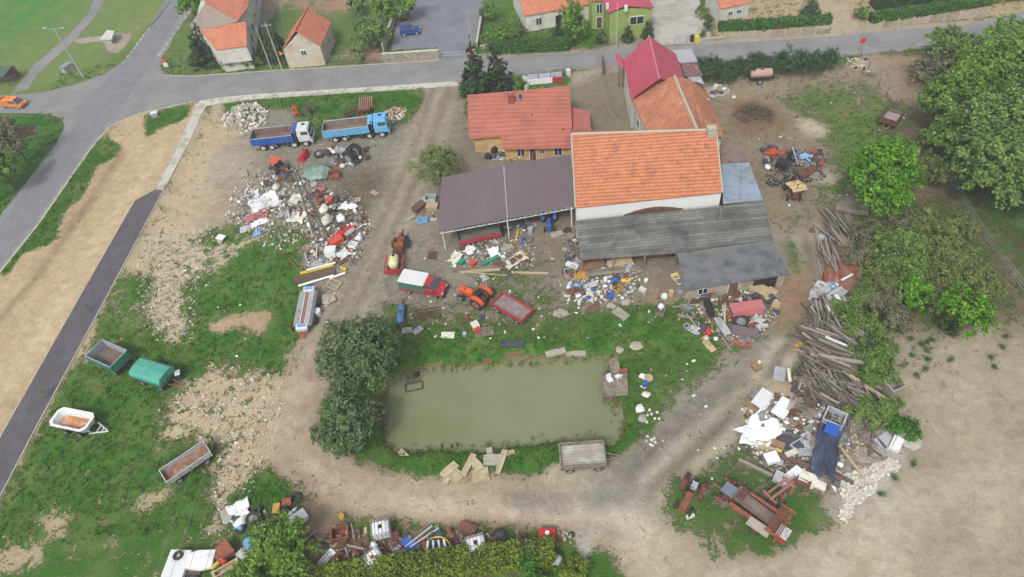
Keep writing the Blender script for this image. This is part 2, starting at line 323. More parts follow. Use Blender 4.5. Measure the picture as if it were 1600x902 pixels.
for off in (0, 26):
    paint([(676+off, 140), (648+off*.9, 230), (604+off, 330), (556+off, 430), (520+off, 500), (486+off, 590)], (128, 118, 100), -1, line=.35, fe=.4, wb=.3)
    paint([(960+off, 800), (1004+off, 850), (1036+off, 910), (1050+off, 980)], (206, 194, 170), -1, line=.4, fe=.5, wb=.2)
paint([(640, 792), (780, 800), (900, 803), (960, 812)], (204, 190, 164), -1, line=.4, fe=.5, wb=.3)
paint([(810, 765), (880, 765), (885, 795), (815, 800), (790, 785)], (138, 130, 122), -1, fe=.6)
paint([(705, 786), (765, 785), (765, 793), (705, 793)], None, .5, (90, 118, 52), fe=.5)
# --- south strip
paint([(430, 730), (470, 770), (510, 800), (560, 812), (700, 818), (860, 822), (905, 835), (960, 870), (985, 930), (900, 960), (820, 850), (600, 835), (480, 830), (400, 800), (355, 800), (400, 755)], (140, 122, 100), .7, (66, 112, 38), fe=.8)
paint([(480, 815), (520, 825), (640, 840), (870, 845), (870, 900), (470, 900), (470, 850)], (120, 92, 74), -.5, (66, 105, 40), fe=.8)
paint([(480, 800), (515, 810), (520, 850), (485, 870)], (158, 138, 118), -1, fe=.8)
paint([(898, 838), (925, 832), (930, 860), (915, 900), (895, 890)], (182, 178, 168), -.6, fe=.4)
# --- east field
paint([(1000, 980), (1010, 850), (1060, 820), (1120, 850), (1200, 862), (1310, 800), (1425, 720), (1430, 660), (1395, 590), (1385, 530), (1420, 500), (1600, 480), (2100, 460), (2100, 1100), (980, 1100)], (174, 162, 138), -1, (96, 118, 60), fe=1.2)
paint([(1040, 800), (1250, 790), (1240, 840), (1190, 870), (1120, 870), (1060, 850)], None, -.25, fe=1.5)
for a in ([(1330, 1000), (1400, 830), (1500, 740), (1620, 700)], [(1230, 960), (1330, 830), (1440, 760), (1580, 740)], [(1440, 1000), (1500, 860), (1600, 780)], [(1350, 1000), (1418, 838), (1512, 756), (1630, 716)], [(1250, 960), (1345, 845), (1450, 776), (1590, 756)], [(1500, 600), (1540, 700), (1545, 860)], [(1516, 600), (1558, 700), (1565, 860)], [(1100, 960), (1130, 900), (1250, 870), (1400, 780)]):
    paint(a, (194, 183, 160), -1, line=.45, fe=.5, wb=.2, amt=.9)
paint([(1400, 540), (1440, 590), (1500, 720), (1520, 900)], (162, 150, 126), -1, line=2, fe=3, amt=.6)
paint([(1560, 520), (1620, 480), (1800, 500), (1800, 1000), (1640, 1000), (1580, 800)], (160, 147, 124), -1, fe=5, amt=.7)
paint([(1380, 520), (1470, 500), (1500, 520), (1460, 600), (1400, 600)], (172, 160, 138), -.3, (70, 105, 45), fe=1.5)
paint([(1440, 470), (1600, 440), (1760, 430), (1760, 520), (1560, 520), (1540, 500), (1450, 500)], (135, 130, 100), .1, (96, 118, 62), fe=2.5)
# --- machine corner and scrap heap ground
paint([(1045, 790), (1060, 740), (1120, 705), (1180, 720), (1240, 760), (1320, 780), (1300, 815), (1200, 850), (1120, 840)], (150, 142, 116), .12, (74, 108, 50), fe=1.4)
paint([(1045, 800), (1062, 770), (1100, 790), (1100, 815), (1070, 820)], None, .8, (62, 110, 36), fe=.8)
paint([(1230, 770), (1270, 770), (1275, 810), (1235, 815)], None, .6, (70, 114, 42), fe=.8)
paint([(1170, 820), (1220, 845), (1195, 856), (1165, 838)], None, .7, (70, 112, 42), fe=.8)
paint([(1160, 600), (1260, 590), (1400, 640), (1430, 690), (1340, 770), (1220, 760), (1160, 700)], (140, 130, 114), -.5, (70, 108, 40), .6, fe=1)
paint([(1400, 640), (1430, 690), (1400, 740), (1340, 800), (1310, 800), (1340, 740)], (188, 180, 165), -.5, None, .5, fe=.8)
paint([(1170, 640), (1200, 600), (1240, 610), (1230, 660)], (190, 172, 138), -.7, fe=.8)
# --- east yard
paint([(1110, 110), (1340, 100), (1400, 140), (1360, 260), (1280, 330), (1200, 380), (1190, 300), (1130, 220)], (156, 142, 120), -.35, (94, 118, 62), .25, fe=1.2)
paint([(1222, 150), (1260, 138), (1340, 130), (1352, 145), (1320, 162), (1240, 168)], None, .35, (104, 128, 70), fe=1.5)
paint([(1270, 180), (1350, 160), (1400, 150), (1420, 200), (1400, 300), (1330, 300), (1290, 320), (1240, 340), (1310, 260)], None, .6, (98, 126, 64), fe=2)
paint([(1135, 165), (1180, 158), (1215, 170), (1225, 195), (1190, 215), (1150, 205)], (112, 88, 58), -.9, fe=.8)
paint([(1160, 175), (1190, 168), (1200, 182), (1165, 190)], (88, 78, 70), -.9, fe=.5)
paint([(1130, 190), (1230, 190), (1280, 240), (1260, 330), (1200, 330), (1180, 250)], (128, 114, 92), -.8, fe=1.5, amt=.7)
for q in ((1270, 200, 1.0), (1278, 278, .5), (1295, 275, .5), (1345, 102, 1.0)):
    c = q[:2]; paint([c, (c[0]+8, c[1]+2)], (205, 195, 170), -1, line=q[2], fe=.7)
paint([(1352, 88), (1440, 82), (1520, 130), (1480, 200), (1440, 190), (1400, 160)], (158, 138, 118), -.8, (110, 118, 70), fe=1)
paint([(1395, 200), (1440, 190), (1500, 260), (1540, 340), (1620, 420), (1600, 500), (1500, 430), (1400, 300)], (122, 104, 84), -.35, (88, 104, 56), fe=2)
paint([(1440, 110), (1800, 30), (1900, 440), (1640, 450), (1560, 330), (1480, 240)], (98, 88, 66), .2, (72, 98, 42), fe=2)
paint([(1330, 330), (1500, 320), (1560, 400), (1540, 500), (1380, 520), (1340, 450)], (120, 112, 88), .3, (84, 106, 56), fe=1.5)
paint([(1270, 340), (1330, 330), (1340, 480), (1330, 560), (1260, 580), (1240, 540), (1270, 440)], (130, 112, 95), -.6, (70, 110, 46), .3, fe=.8)
paint([(1310, 405), (1340, 400), (1345, 440), (1320, 445)], (172, 118, 92), -1, fe=.5)
# --- relief
pond_px = [(598, 630), (606, 598), (640, 583), (668, 574), (740, 570), (800, 566), (850, 563), (905, 559), (948, 555), (953, 575), (950, 612), (952, 628), (966, 645), (974, 676), (955, 684), (900, 686), (860, 685), (820, 690), (740, 697), (690, 702), (640, 702), (616, 705), (600, 690)]
ps = sdf(W(pond_px), GX, GY)+wob*.8
GZ -= np.clip((ps+1.0)/1.6, 0, 1)*1.3
a_ = np.clip(1-np.abs(ps+.5)/.7, 0, 1)[..., None]; SO[:] = SO*(1-a_)+np.array(rgb(112, 100, 66))*a_
GW[ps > -.5] = -1
def mound(px, py, r, h): 
    c = P(px, py); GZ[:] += h*np.exp(-((GX-c.x)**2+(GY-c.y)**2)/(r*r))
mound(384, 186, 2.6, .8); mound(430, 345, 3, .5); mound(470, 330, 4, .3); mound(1285, 620, 5, .5); mound(1290, 540, 3.5, .5); mound(1178, 188, 3, .4); mound(775, 730, 3.5, .3)
flat = (GX < -111) | (GX > 111) | (GY > 200) | (GY < 19); GZ[flat] = 0
# under the sealed surfaces the soil lies flat
ROAD = [(290, -60), (262, 8), (228, 50), (198, 92), (165, 115), (120, 132), (66, 145), (0, 150), (-320, 165), (-320, 205), (0, 177), (43, 177), (75, 178), (98, 186), (101, 200), (88, 225), (0, 337), (-150, 520), (-330, 740), (-330, 920), (-150, 620), (0, 425), (60, 350), (120, 263), (148, 224), (172, 198), (200, 184), (225, 176), (300, 159), (345, 152), (400, 147), (560, 137), (650, 131), (714, 127), (900, 108), (1090, 98), (1210, 91), (1310, 88), (1433, 76), (1540, 66), (1900, 44), (1900, -8), (1600, 18), (1540, 32), (1500, 40), (1380, 49), (1300, 57), (1200, 64), (1090, 70), (990, 76), (890, 84), (740, 91), (686, 94), (560, 102), (400, 112), (300, 119), (275, 120), (258, 118), (250, 108), (252, 92), (278, 45), (305, 8), (345, -60)]
PATHA = [(243, 297), (256, 297), (173, 452), (51, 678), (0, 776), (-80, 935), (-150, 935), (-50, 785), (5, 678), (133, 452), (212, 314)]
CONC = [(305, 163), (318, 162), (322, 166), (294, 226), (256, 296), (243, 296), (279, 225), (306, 168)]
PAVE = [(312, 158), (345, 152.5), (400, 147.5), (560, 137.5), (650, 131.5), (714, 127.5), (716, 134), (650, 139), (560, 144), (400, 155), (348, 161), (322, 166), (306, 166)]
LAWNPATH = [(158, -40), (182, -40), (150, 25), (118, 62), (60, 115), (44, 139), (20, 146), (50, 105), (104, 58), (140, 20)]
YARDA = [(620, -60), (752, -60), (755, 20), (748, 60), (735, 80), (737, 91), (688, 95), (684, 75), (612, 79), (620, 30), (626, 10)]
YARDC = [(1005, -60), (1075, -60), (1100, 30), (1110, 52), (1108, 66), (1025, 71), (1018, 40), (1015, 10)]
for poly in (ROAD, PATHA, CONC, PAVE, LAWNPATH, YARDA, YARDC):
    m_ = sdf(W(poly), GX, GY) > -.9; GZ[m_] = np.minimum(GZ[m_], 0)*.0
    GW[sdf(W(poly), GX, GY) > -.1] = -1
def gz(x, y):
    i = int(np.clip(np.searchsorted(gx, x)-1, 0, len(gx)-2)); j = int(np.clip(np.searchsorted(gy, y)-1, 0, len(gy)-2))
    tx = (x-gx[i])/(gx[i+1]-gx[i]); ty = (y-gy[j])/(gy[j+1]-gy[j])
    return float((GZ[j, i]*(1-tx)+GZ[j, i+1]*tx)*(1-ty)+(GZ[j+1, i]*(1-tx)+GZ[j+1, i+1]*tx)*ty)
def G(px, py):                      # point on the ground under a pixel
    p = P(px, py); p.z = gz(p.x, p.y); return p
def grassy(x, y):
    i = int(np.searchsorted(gx, x)-1); j = int(np.searchsorted(gy, y)-1); return GW[j, i]
ny_, nx_ = GX.shape
me = bpy.data.meshes.new('ground')
V = np.stack([GX, GY, GZ], -1).reshape(-1, 3)
idx = np.arange(nx_*ny_).reshape(ny_, nx_)
Fq = np.stack([idx[:-1, :-1], idx[:-1, 1:], idx[1:, 1:], idx[1:, :-1]], -1).reshape(-1, 4)
me.vertices.add(len(V)); me.vertices.foreach_set('co', V.ravel())
me.loops.add(Fq.size); me.loops.foreach_set('vertex_index', Fq.ravel())
me.polygons.add(len(Fq)); me.polygons.foreach_set('loop_start', np.arange(0, Fq.size, 4)); me.polygons.foreach_set('use_smooth', np.ones(len(Fq), bool))
me.update(calc_edges=True)
for nm, A in (('soil', SO), ('turf', GC)):
    ca = me.color_attributes.new(nm, 'FLOAT_COLOR', 'POINT'); ca.data.foreach_set('color', np.concatenate([A.reshape(-1, 3), np.ones((A.size//3, 1))], 1).ravel())
for nm, A in (('cover', GW), ('stones', PB)):
    fa = me.attributes.new(nm, 'FLOAT', 'POINT'); fa.data.foreach_set('value', A.ravel())
ground = bpy.data.objects.new('ground', me); link(ground); tag(ground, kind='structure')
def ground_mat():
    m = bpy.data.materials.new('ground'); m.use_nodes = True; nt = m.node_tree; N = nt.nodes; L = nt.links; N.clear()
    out = N.new('ShaderNodeOutputMaterial'); b = N.new('ShaderNodeBsdfPrincipled'); L.new(b.outputs[0], out.inputs[0]); b.inputs['Roughness'].default_value = .95; b.inputs['Specular IOR Level'].default_value = .1
    tc = N.new('ShaderNodeTexCoord')
    def att(n, o=0): a = N.new('ShaderNodeAttribute'); a.attribute_name = n; return a.outputs[o]
    def noi(s, d=5, r=.6, w=0):
        n = N.new('ShaderNodeTexNoise'); n.inputs['Scale'].default_value = s; n.inputs['Detail'].default_value = d; n.inputs['Roughness'].default_value = r; n.inputs['Distortion'].default_value = w; L.new(tc.outputs['Object'], n.inputs['Vector']); return n.outputs[0]
    def mr(v, a, b_, c, d): n = N.new('ShaderNodeMapRange'); L.new(v, n.inputs[0]); [n.inputs[i+1].__setattr__('default_value', q) for i, q in enumerate((a, b_, c, d))]; return n.outputs[0]
    def ma(op, a, b_):
        n = N.new('ShaderNodeMath'); n.operation = op
        for i, q in enumerate((a, b_)):
            if isinstance(q, (int, float)): n.inputs[i].default_value = q
            else: L.new(q, n.inputs[i])
        return n.outputs[0]
    def sc(c, v): n = N.new('ShaderNodeVectorMath'); n.operation = 'SCALE'; L.new(c, n.inputs[0]); L.new(v, n.inputs['Scale']); return n.outputs[0]
    def mix(f, a, b_):
        n = N.new('ShaderNodeMix'); n.data_type = 'RGBA'; L.new(f, n.inputs[0])
        for i, q in ((6, a), (7, b_)):
            if isinstance(q, tuple): n.inputs[i].default_value = (*q, 1)
            else: L.new(q, n.inputs[i])
        return n.outputs[2]
    big = noi(.12, 4); mid = noi(.9, 6, .65, .6); fine = noi(5, 5, .7); vf = noi(14, 3, .7)
    soil = sc(att('soil'), ma('MULTIPLY', ma('MULTIPLY', mr(big, .3, .7, .9, 1.1), mr(mid, .25, .75, .74, 1.22)), mr(fine, .25, .75, .78, 1.22)))
    dk = mix(mr(noi(.45, 6, .7, 1.2), .58, .72, 0, .45), soil, (.12, .095, .07)); 
    # pebbles: small light stones where 'stones' is high
    vo = N.new('ShaderNodeTexVoronoi'); vo.inputs['Scale'].default_value = 3.2; L.new(tc.outputs['Object'], vo.inputs['Vector'])
    pm = ma('MULTIPLY', mr(vo.outputs['Distance'], .16, .26, 1, 0), mr(ma('ADD', att('stones', 2), mr(mid, .3, .7, -.5, .35)), .25, .6, 0, 1))
    soil2 = mix(pm, dk, (.42, .38, .31))
    # turf
    g1 = sc(att('turf'), ma('MULTIPLY', mr(mid, .25, .75, .8, 1.22), mr(fine, .2, .8, .74, 1.28)))
    yel = mix(mr(noi(.28, 5, .6, .5), .46, .72, 0, .6), g1, (.17, .19, .065))
    yd = mix(mr(noi(.55, 5, .7, .8), .55, .75, 0, .32), yel, (.035, .075, .02))
    cov = ma('ADD', att('cover', 2), ma('ADD', mr(mid, .25, .75, -.6, .6), ma('ADD', mr(fine, .25, .75, -.45, .45), mr(vf, .2, .8, -.25, .25))))
    f = mr(cov, -.05, .12, 0, 1)
    c = mix(f, soil2, yd); L.new(c, b.inputs['Base Color'])
    bp = N.new('ShaderNodeBump'); bp.inputs['Strength'].default_value = .8; bp.inputs['Distance'].default_value = .18
    L.new(ma('ADD', ma('MULTIPLY', fine, ma('ADD', f, .35)), ma('MULTIPLY', mid, .8)), bp.inputs['Height']); L.new(bp.outputs[0], b.inputs['Normal'])
    return m
me.materials.append(ground_mat())

# ------------------------------------------------------------------ sealed surfaces and water
def sheet(name, poly, z, m, kind='structure', pts=None, thick=0.12):
    mb = MB(); q = [tuple(P(*p).xy) for p in poly]
    mb.prism(q, z-thick, z); o = mb.build(name, m); tag(o, kind=kind) if kind else 0; return o
asph = mat('asphalt', rgb(146, 146, 145), .07, 1.1, .9, c2=rgb(130, 130, 131), s2=.25, thr=.52, soft=.12, detail=9, bump=.1, rnd=0)
asph2 = mat('fresh_asphalt', rgb(92, 88, 94), .12, .8, .85, c2=rgb(104, 100, 104), s2=.6, rnd=0, detail=8)
concm = mat('old_concrete', rgb(204, 200, 188), .12, 1.2, .9, c2=rgb(165, 160, 142), s2=.8, rnd=.03, detail=8)
kerbm = mat('kerb_stone', rgb(190, 182, 165), .12, 2, .9, rnd=.02)
white = mat('road_paint', rgb(225, 225, 222), .15, 4, .8, c2=rgb(150, 150, 150), s2=3, thr=.6)
sheet('road', ROAD, .02, asph)
sheet('road_patch', [(276, -30), (306, -30), (272, 40), (222, 120), (180, 178), (150, 212), (60, 338), (0, 414), (-60, 480), (-60, 400), (0, 352), (100, 222), (140, 150), (205, 88), (232, 48)], .026, mat('newer_asphalt', rgb(134, 134, 137), .1, 1.4, .9, c2=rgb(124, 124, 128), s2=.6, rnd=0, detail=9), thick=.02)
sheet('footpath', PATHA, .06, asph2)
sheet('pavement', PAVE, .05, concm)
sheet('concrete_path', CONC, .055, concm)
sheet('lawn_path', LAWNPATH, .03, asph)
sheet('asphalt_yard', YARDA, .03, mat('yard_asphalt', rgb(132, 134, 142), .08, .5, .9, c2=rgb(120, 121, 128), s2=.3, rnd=0, detail=8))
sheet('concrete_yard', YARDC, .03, mat('yard_concrete', rgb(188, 184, 176), .1, .5, .9, c2=rgb(168, 164, 155), s2=.4, rnd=0, brick=(3.2, 3.2, .05, .8, .04)))
def strip(mb, px, w, z0, z1, off=0):
    q = [P(*p) for p in px]
    for i, (a, b) in enumerate(zip(q[:-1], q[1:])):
        d = (b-a); L_ = d.length; n = Vector((-d.y, d.x, 0)).normalized()*off
        mb.box(((a.x+b.x)/2+n.x, (a.y+b.y)/2+n.y, (z0+z1)/2), (L_+w*.4, w, z1-z0), rz=math.atan2(d.y, d.x))
mb = MB(); strip(mb, [(294, 226), (257, 296), (174, 452), (52, 678), (1, 776), (-80, 935)], .14, -.05, .11); strip(mb, [(-50, 785), (4, 678), (132, 452), (211, 314), (242, 297), (278, 226)], .12, -.05, .108)
tag(mb.build('path_kerb', kerbm), kind='structure')
mb = MB(); strip(mb, [(0, 425), (60, 350), (120, 263), (148, 224), (172, 198), (200, 184), (225, 176), (300, 159)], .3, -.05, .035)
strip(mb, [(323, 166), (348, 161.5), (400, 155.5), (560, 144.5), (650, 139.5)], .15, -.05, .12)
strip(mb, [(258, 118), (300, 119.5), (400, 112.5), (560, 102.5), (686, 94.5)], .2, -.05, .05)
tag(mb.build('road_kerb', kerbm), kind='structure')
mb = MB()
for i, (a, b) in enumerate([((267, 3), (231, 48))]):
    strip(mb, [a, b], .16, .018, .026)
for k in range(6):
    t = k/6; a = (226-30*t*1.0, 53+40*t); strip(mb, [a, (a[0]-2.8, a[1]+3.8)], .16, .018, .026)
for k in range(9):
    t = k/9; a = (297-52*t, 17+75*t); strip(mb, [a, (a[0]-2.6, a[1]+3.8)], .13, .018, .026)
tag(mb.build('road_marking', white), kind='structure')
wm = mat('pond_water', rgb(132, 138, 102), .05, .12, .07, c2=rgb(124, 130, 88), s2=.1, rnd=0, spec=.5, bump=.02)
mb = MB(); q = W(pond_px); c = q.mean(0); q2 = [tuple(c+(v-c)*1.12) for v in q]
mb.prism(q2, -.75, -.62); tag(mb.build('water', wm), kind='structure')

# ------------------------------------------------------------------ buildings
tile_o = mat('orange_roof_tiles', rgb(204, 130, 92), .12, .9, .88, c2=rgb(166, 112, 88), s2=1.3, thr=.6, soft=.1, brick=(.34, .42, .02, .86, .09), wave=(.75, 'Y', .3), rnd=0)
tile_b = mat('weathered_roof_tiles', rgb(192, 126, 96), .14, .8, .9, c2=rgb(206, 146, 112), s2=.5, brick=(.38, .42, .05, .74, .12), rnd=0)
tile_o2 = mat('bright_roof_tiles', rgb(206, 130, 100), .12, 1.5, .85, c2=rgb(182, 110, 84), s2=.9, thr=.6, brick=(.4, .45, .05, .75, .08), rnd=.05)
tin_r = mat('red_tile_sheet', rgb(186, 112, 92), .07, .7, .75, c2=rgb(168, 102, 86), s2=.4, wave=(.45, 'Y', .2), rnd=0)
tin_r2 = mat('red_trapezoid_sheet', rgb(188, 114, 98), .06, .5, .7, wave=(.9, 'X', .14), rnd=0)
tin_c = mat('crimson_sheet', rgb(188, 82, 100), .06, .6, .55, wave=(.6, 'Y', .1), c2=rgb(202, 84, 102), s2=.3, rnd=0)
tin_g = mat('brown_grey_sheet', rgb(116, 103, 108), .05, .6, .5, wave=(.9, 'X', .1), c2=rgb(120, 108, 110), s2=.15, rnd=0)
felt = mat('roofing_felt', rgb(122, 122, 114), .16, 1.3, .95, c2=rgb(88, 89, 92), s2=.3, thr=.55, soft=.12, brick=(5.5, .42, .05, .66, .26), rnd=0)
felt2 = mat('grey_felt', rgb(116, 118, 119), .1, 1.1, .95, c2=rgb(92, 97, 102), s2=.7, brick=(14, 1.1, .04, .82, .05), rnd=0)
sheet_b = mat('pale_blue_sheet', rgb(152, 168, 186), .1, 1, .6, c2=rgb(142, 146, 140), s2=.9, thr=.58, brick=(2.2, 2.4, .05, .65, .09), rnd=0)
plaster_w = mat('white_plaster', rgb(222, 220, 212), .06, .8, .9, c2=rgb(176, 170, 156), s2=.7, thr=.62, soft=.15)
plaster_g = mat('bare_plaster', rgb(186, 178, 160), .12, .8, .9, c2=rgb(140, 128, 106), s2=.8, thr=.55, soft=.15)
plaster_y = mat('sand_plaster', rgb(214, 180, 124), .06, .8, .9, c2=rgb(190, 160, 112), s2=.6)
plaster_gr = mat('green_plaster', rgb(158, 180, 98), .05, .8, .9)
oldroof = mat('grey_brown_felt_roof', rgb(158, 144, 130), .1, .7, .95, rnd=0)
glass = mat('dark_window', rgb(50, 54, 60), .3, 2, .15, spec=.6)
framew = mat('white_frame', rgb(228, 228, 224), .05, 3, .6)
woodm = mat('grey_wood', rgb(150, 140, 126), .22, 2.5, .9, c2=rgb(112, 100, 86), s2=2, brick=(3.5, .18, .02, .6, .15))
woodb = mat('brown_wood', rgb(122, 92, 68), .22, 2.5, .9, c2=rgb(90, 66, 50), s2=2)
darkin = mat('doorway_shade', (.02, .018, .016), .2)  # near-black colour that paints the shade inside open doorways
steel = mat('galvanised_steel', rgb(170, 174, 178), .1, 3, .5, metal=.2)
rustm = mat('rusty_steel', rgb(126, 84, 66), .25, 2.5, .85, c2=rgb(92, 68, 58), s2=2)
brickm = mat('chimney_brick', rgb(160, 84, 68), .15, 3, .9, brick=(.25, .08, .012, .8, .12))

def pz(q): p = P(q[0], q[1], q[2]); return p
def cen(pts): 
    c = Vector((0, 0, 0))
    for p in pts: c += p
    return c/len(pts)
def wall_window(root, a, b, t, z, w_, h_, frame=framew, pane=glass, name='window', out=None):
    """window on the vertical wall running a-b (xy), centre at fraction t and height z; outward is right of a->b"""
    a = Vector((a[0], a[1], 0)); b = Vector((b[0], b[1], 0)); d = (b-a).normalized(); n = Vector((d.y, -d.x, 0))
    c = a+(b-a)*t+n*.03; c.z = z; ang = math.atan2(d.y, d.x)
    o = root.location
    mb = MB().at(c-o, ang); mb.box((0, 0, 0), (w_+.16, .1, h_+.16)); f = part(name, mb, frame, root)
    mb = MB().at(c-o, ang)
    if name == 'window':
        mb.box((-w_/4-.02, -.035, 0), (w_/2-.06, .07, h_-.06)); mb.box((w_/4+.02, -.035, 0), (w_/2-.06, .07, h_-.06)); part('pane', mb, pane, f)
    else:
        mb.box((0, -.04, 0), (w_-.04, .07, h_-.04)); part('leaf', mb, pane, f)  # door leaf; in open doorways a dark sheet painted as inner shade
def gable(name, label, cat, eA, eB, rA, rB, ze, zr, roofm, wallm, inset=.35, other=None, cap=None, thick=.14, windows=(), verge=None):
    A, B = P(*eA, ze), P(*eB, ze); C_, D = P(*rB, zr), P(*rA, zr)
    if other: B2, A2 = P(*other[1], ze), P(*other[0], ze)
    else: B2 = 2*C_-B; A2 = 2*D-A; B2.z = A2.z = ze
    c = cen([A, B, B2, A2]); c.z = 0; root = thing(name, label, cat, c)
    S = lambda p, z: Vector((c.x+(p.x-c.x)*k_(p), c.y+(p.y-c.y)*k_(p), z))
    def k_(p): d = (p.xy-c.xy).length; return max(.4, (d-inset*1.3)/d)
    f = [S(p, 0)-c for p in (A, B, B2, A2)]; t = [S(p, ze+.02)-c for p in (A, B, B2, A2)]; r1 = S(C_, zr-.32)-c; r0 = S(D, zr-.32)-c
    r1.xy = (t[1]+t[2]).xy/2; r0.xy = (t[0]+t[3]).xy/2
    mb = MB(); vs = f+t+[r0, r1]
    sgn = (f[1]-f[0]).cross(f[3]-f[0]).z > 0
    fs = [(3, 2, 1, 0), (0, 1, 5, 4), (1, 2, 6, 9, 5), (2, 3, 7, 6), (3, 0, 4, 8, 7), (4, 5, 9, 8), (6, 7, 8, 9)]
    if not sgn: fs = [q[::-1] for q in fs]
    mb.add(vs, fs); part('wall', mb, wallm, root)
    mb = MB(); up = Vector((0, 0, thick)); mb.slab([p-c+up for p in (A, B, C_, D)], thick); mb.slab([p-c+up for p in (D, C_, B2, A2)], thick)
    rf = part('roof', mb, roofm, root)
    if cap:
        mb = MB(); mb.cyl(D-c+Vector((0, 0, thick)), C_-c+Vector((0, 0, thick)), .16, n=8); part('ridge_cap', mb, cap, rf)
    if verge:
        for a, b in ((D, A), (C_, B)): mb = MB(); mb.cyl(a-c+up, b-c+up, .1, n=6); part('verge', mb, verge, rf)
    W4 = [v+c for v in f]
    if not sgn: W4 = W4
    for (i, tt, z, w_, h_, nm) in windows:
        a, b = W4[i], W4[(i+1) % 4]
        if not sgn: a, b = b, a
        wall_window(root, a, b, tt, z, w_, h_, name=nm, pane=glass if nm == 'window' else darkin)
    return root, c, (A, B, C_, D, A2, B2), rf

# barn
limew = mat('limewash', rgb(240, 240, 238), .04, .8, .9, c2=rgb(206, 204, 198), s2=.8, thr=.66)
barn, bc, bp, brf = gable('barn', 'large barn with a wide bright orange tiled roof and white plaster wall below its eave', 'barn',
    (899, 326), (1129, 302), (893, 211), (1119, 204), 5.0, 9.9, tile_o, limew, inset=.12, cap=kerbm, verge=kerbm)
mb = MB(); mb.box(bp[2]-bc+Vector((-.7, -.3, -.1)), (.9, .7, 1.6)); mb.box(bp[2]-bc+Vector((-.7, -.3, .75)), (1.1, .85, .12)); part('chimney', mb, kerbm, brf)
a_, b_ = P(899, 326, 5), P(1129, 302, 5); d_ = (b_-a_).normalized(); n_ = Vector((d_.y, -d_.x, 0))
# low arched door head in the white strip
mb = MB(); cx = a_+(b_-a_)*.54+n_*.0-bc; r_ = 3.6
arc = [(-r_+2*r_*i/12, .75*math.sin(math.pi*i/12)) for i in range(13)]
vs = []; 
for x, z in arc: vs.append(cx+d_*x+n_*-.2+Vector((0, 0, z-5+3.1)))
for x, z in arc: vs.append(cx+d_*x+n_*.06+Vector((0, 0, z-5+3.1)))
mb.add(vs, [tuple(range(12, -1, -1)), tuple(range(13, 26))]+[(i, i+1, i+14, i+13) for i in range(12)]+[(12, 0, 13, 25)]); part('door_arch', mb, woodb, barn)

# black felt lean-to in front of the barn
def flatroof(name, label, cat, top, mroof, thick=.15, wallpx=None, wallz=2.2, wallm=plaster_g, extra=None):
    q = [pz(p) for p in top]; c = cen(q); c.z = 0; root = thing(name, label, cat, c)
    mb = MB(); mb.slab([p-c for p in q], thick); part('roof', mb, mroof, root)
    if wallpx:
        mb = MB(); w4 = [pz(p)-c for p in wallpx]; mb.prism([tuple(v.xy) for v in w4], -.1, [v.z for v in w4]); part('wall', mb, wallm, root)
    return root, c
lt, lc = flatroof('lean_to', 'long lean-to shed with patched black and grey felt roof in front of the barn', 'shed',
    [(900, 345, 3.3), (1128, 322, 3.3), (1193, 313, 3.2), (1208, 374, 2.6), (1061, 394.5, 2.5), (907, 406, 2.4)], felt,
    wallpx=[(903, 352, 3.0), (1126, 330, 3.0), (1120, 372, 2.5), (985, 384, 2.45), (908, 392, 2.4)], wallm=woodb)
for i, t in enumerate((.02, .34, .66, .98)):
    p = P(907, 406, 2.4).lerp(P(1061, 394.5, 2.5), t)-lc+Vector((0, .15, 0)); mb = MB(); mb.box((p.x, p.y, 1.2), (.16, .16, 2.3)); part('post', mb, woodm, lt)
flatroof('side_annex', 'low annex beside the barn gable with pale blue grey sheet roof', 'shed',
    [(1127, 256, 3.6), (1170, 254, 3.3), (1192, 312, 3.25), (1130, 318, 3.5)], sheet_b, wallpx=[(1129, 258, 3.3), (1168, 257, 3.1), (1188, 310, 3.05), (1131, 314, 3.2)])
flatroof('back_annex', 'small rust brown sheet roofed annex between the barn gable and the pale blue roof', 'shed',
    [(1126, 231, 3.6), (1162, 229, 3.35), (1170, 253, 3.3), (1127, 255, 3.6)], mat('brown_sheet', rgb(150, 125, 115), .15, 1, .8, c2=rgb(120, 98, 90), s2=1, wave=(1.2, 'X', .15)), wallpx=[(1128, 233, 3.3), (1160, 232, 3.1), (1168, 252, 3.1), (1129, 254, 3.3)])
gs, gc_ = flatroof('grey_shed', 'low block shed with a plain grey felt roof at the corner of the lean-to', 'shed',
    [(1058, 396, 2.85), (1206, 375, 2.85), (1234, 428, 2.45), (1070, 454, 2.45)], felt2, wallpx=[(1062, 400, 2.6), (1203, 380, 2.6), (1229, 425, 2.25), (1073, 450, 2.25)], wallm=plaster_g)
a, b = P(1073, 450, 0), P(1229, 425, 0); a = P(1073, 450, 2.25); b = P(1229, 425, 2.25)
wall_window(gs, a, b, .17, 1.3, 1.0, .8); wall_window(gs, a, b, .48, 1.0, 1.1, 2.0, name='door', pane=woodb); wall_window(gs, a, b, .8, 1.05, 2.6, 1.9, name='doorway', pane=darkin, frame=woodb)

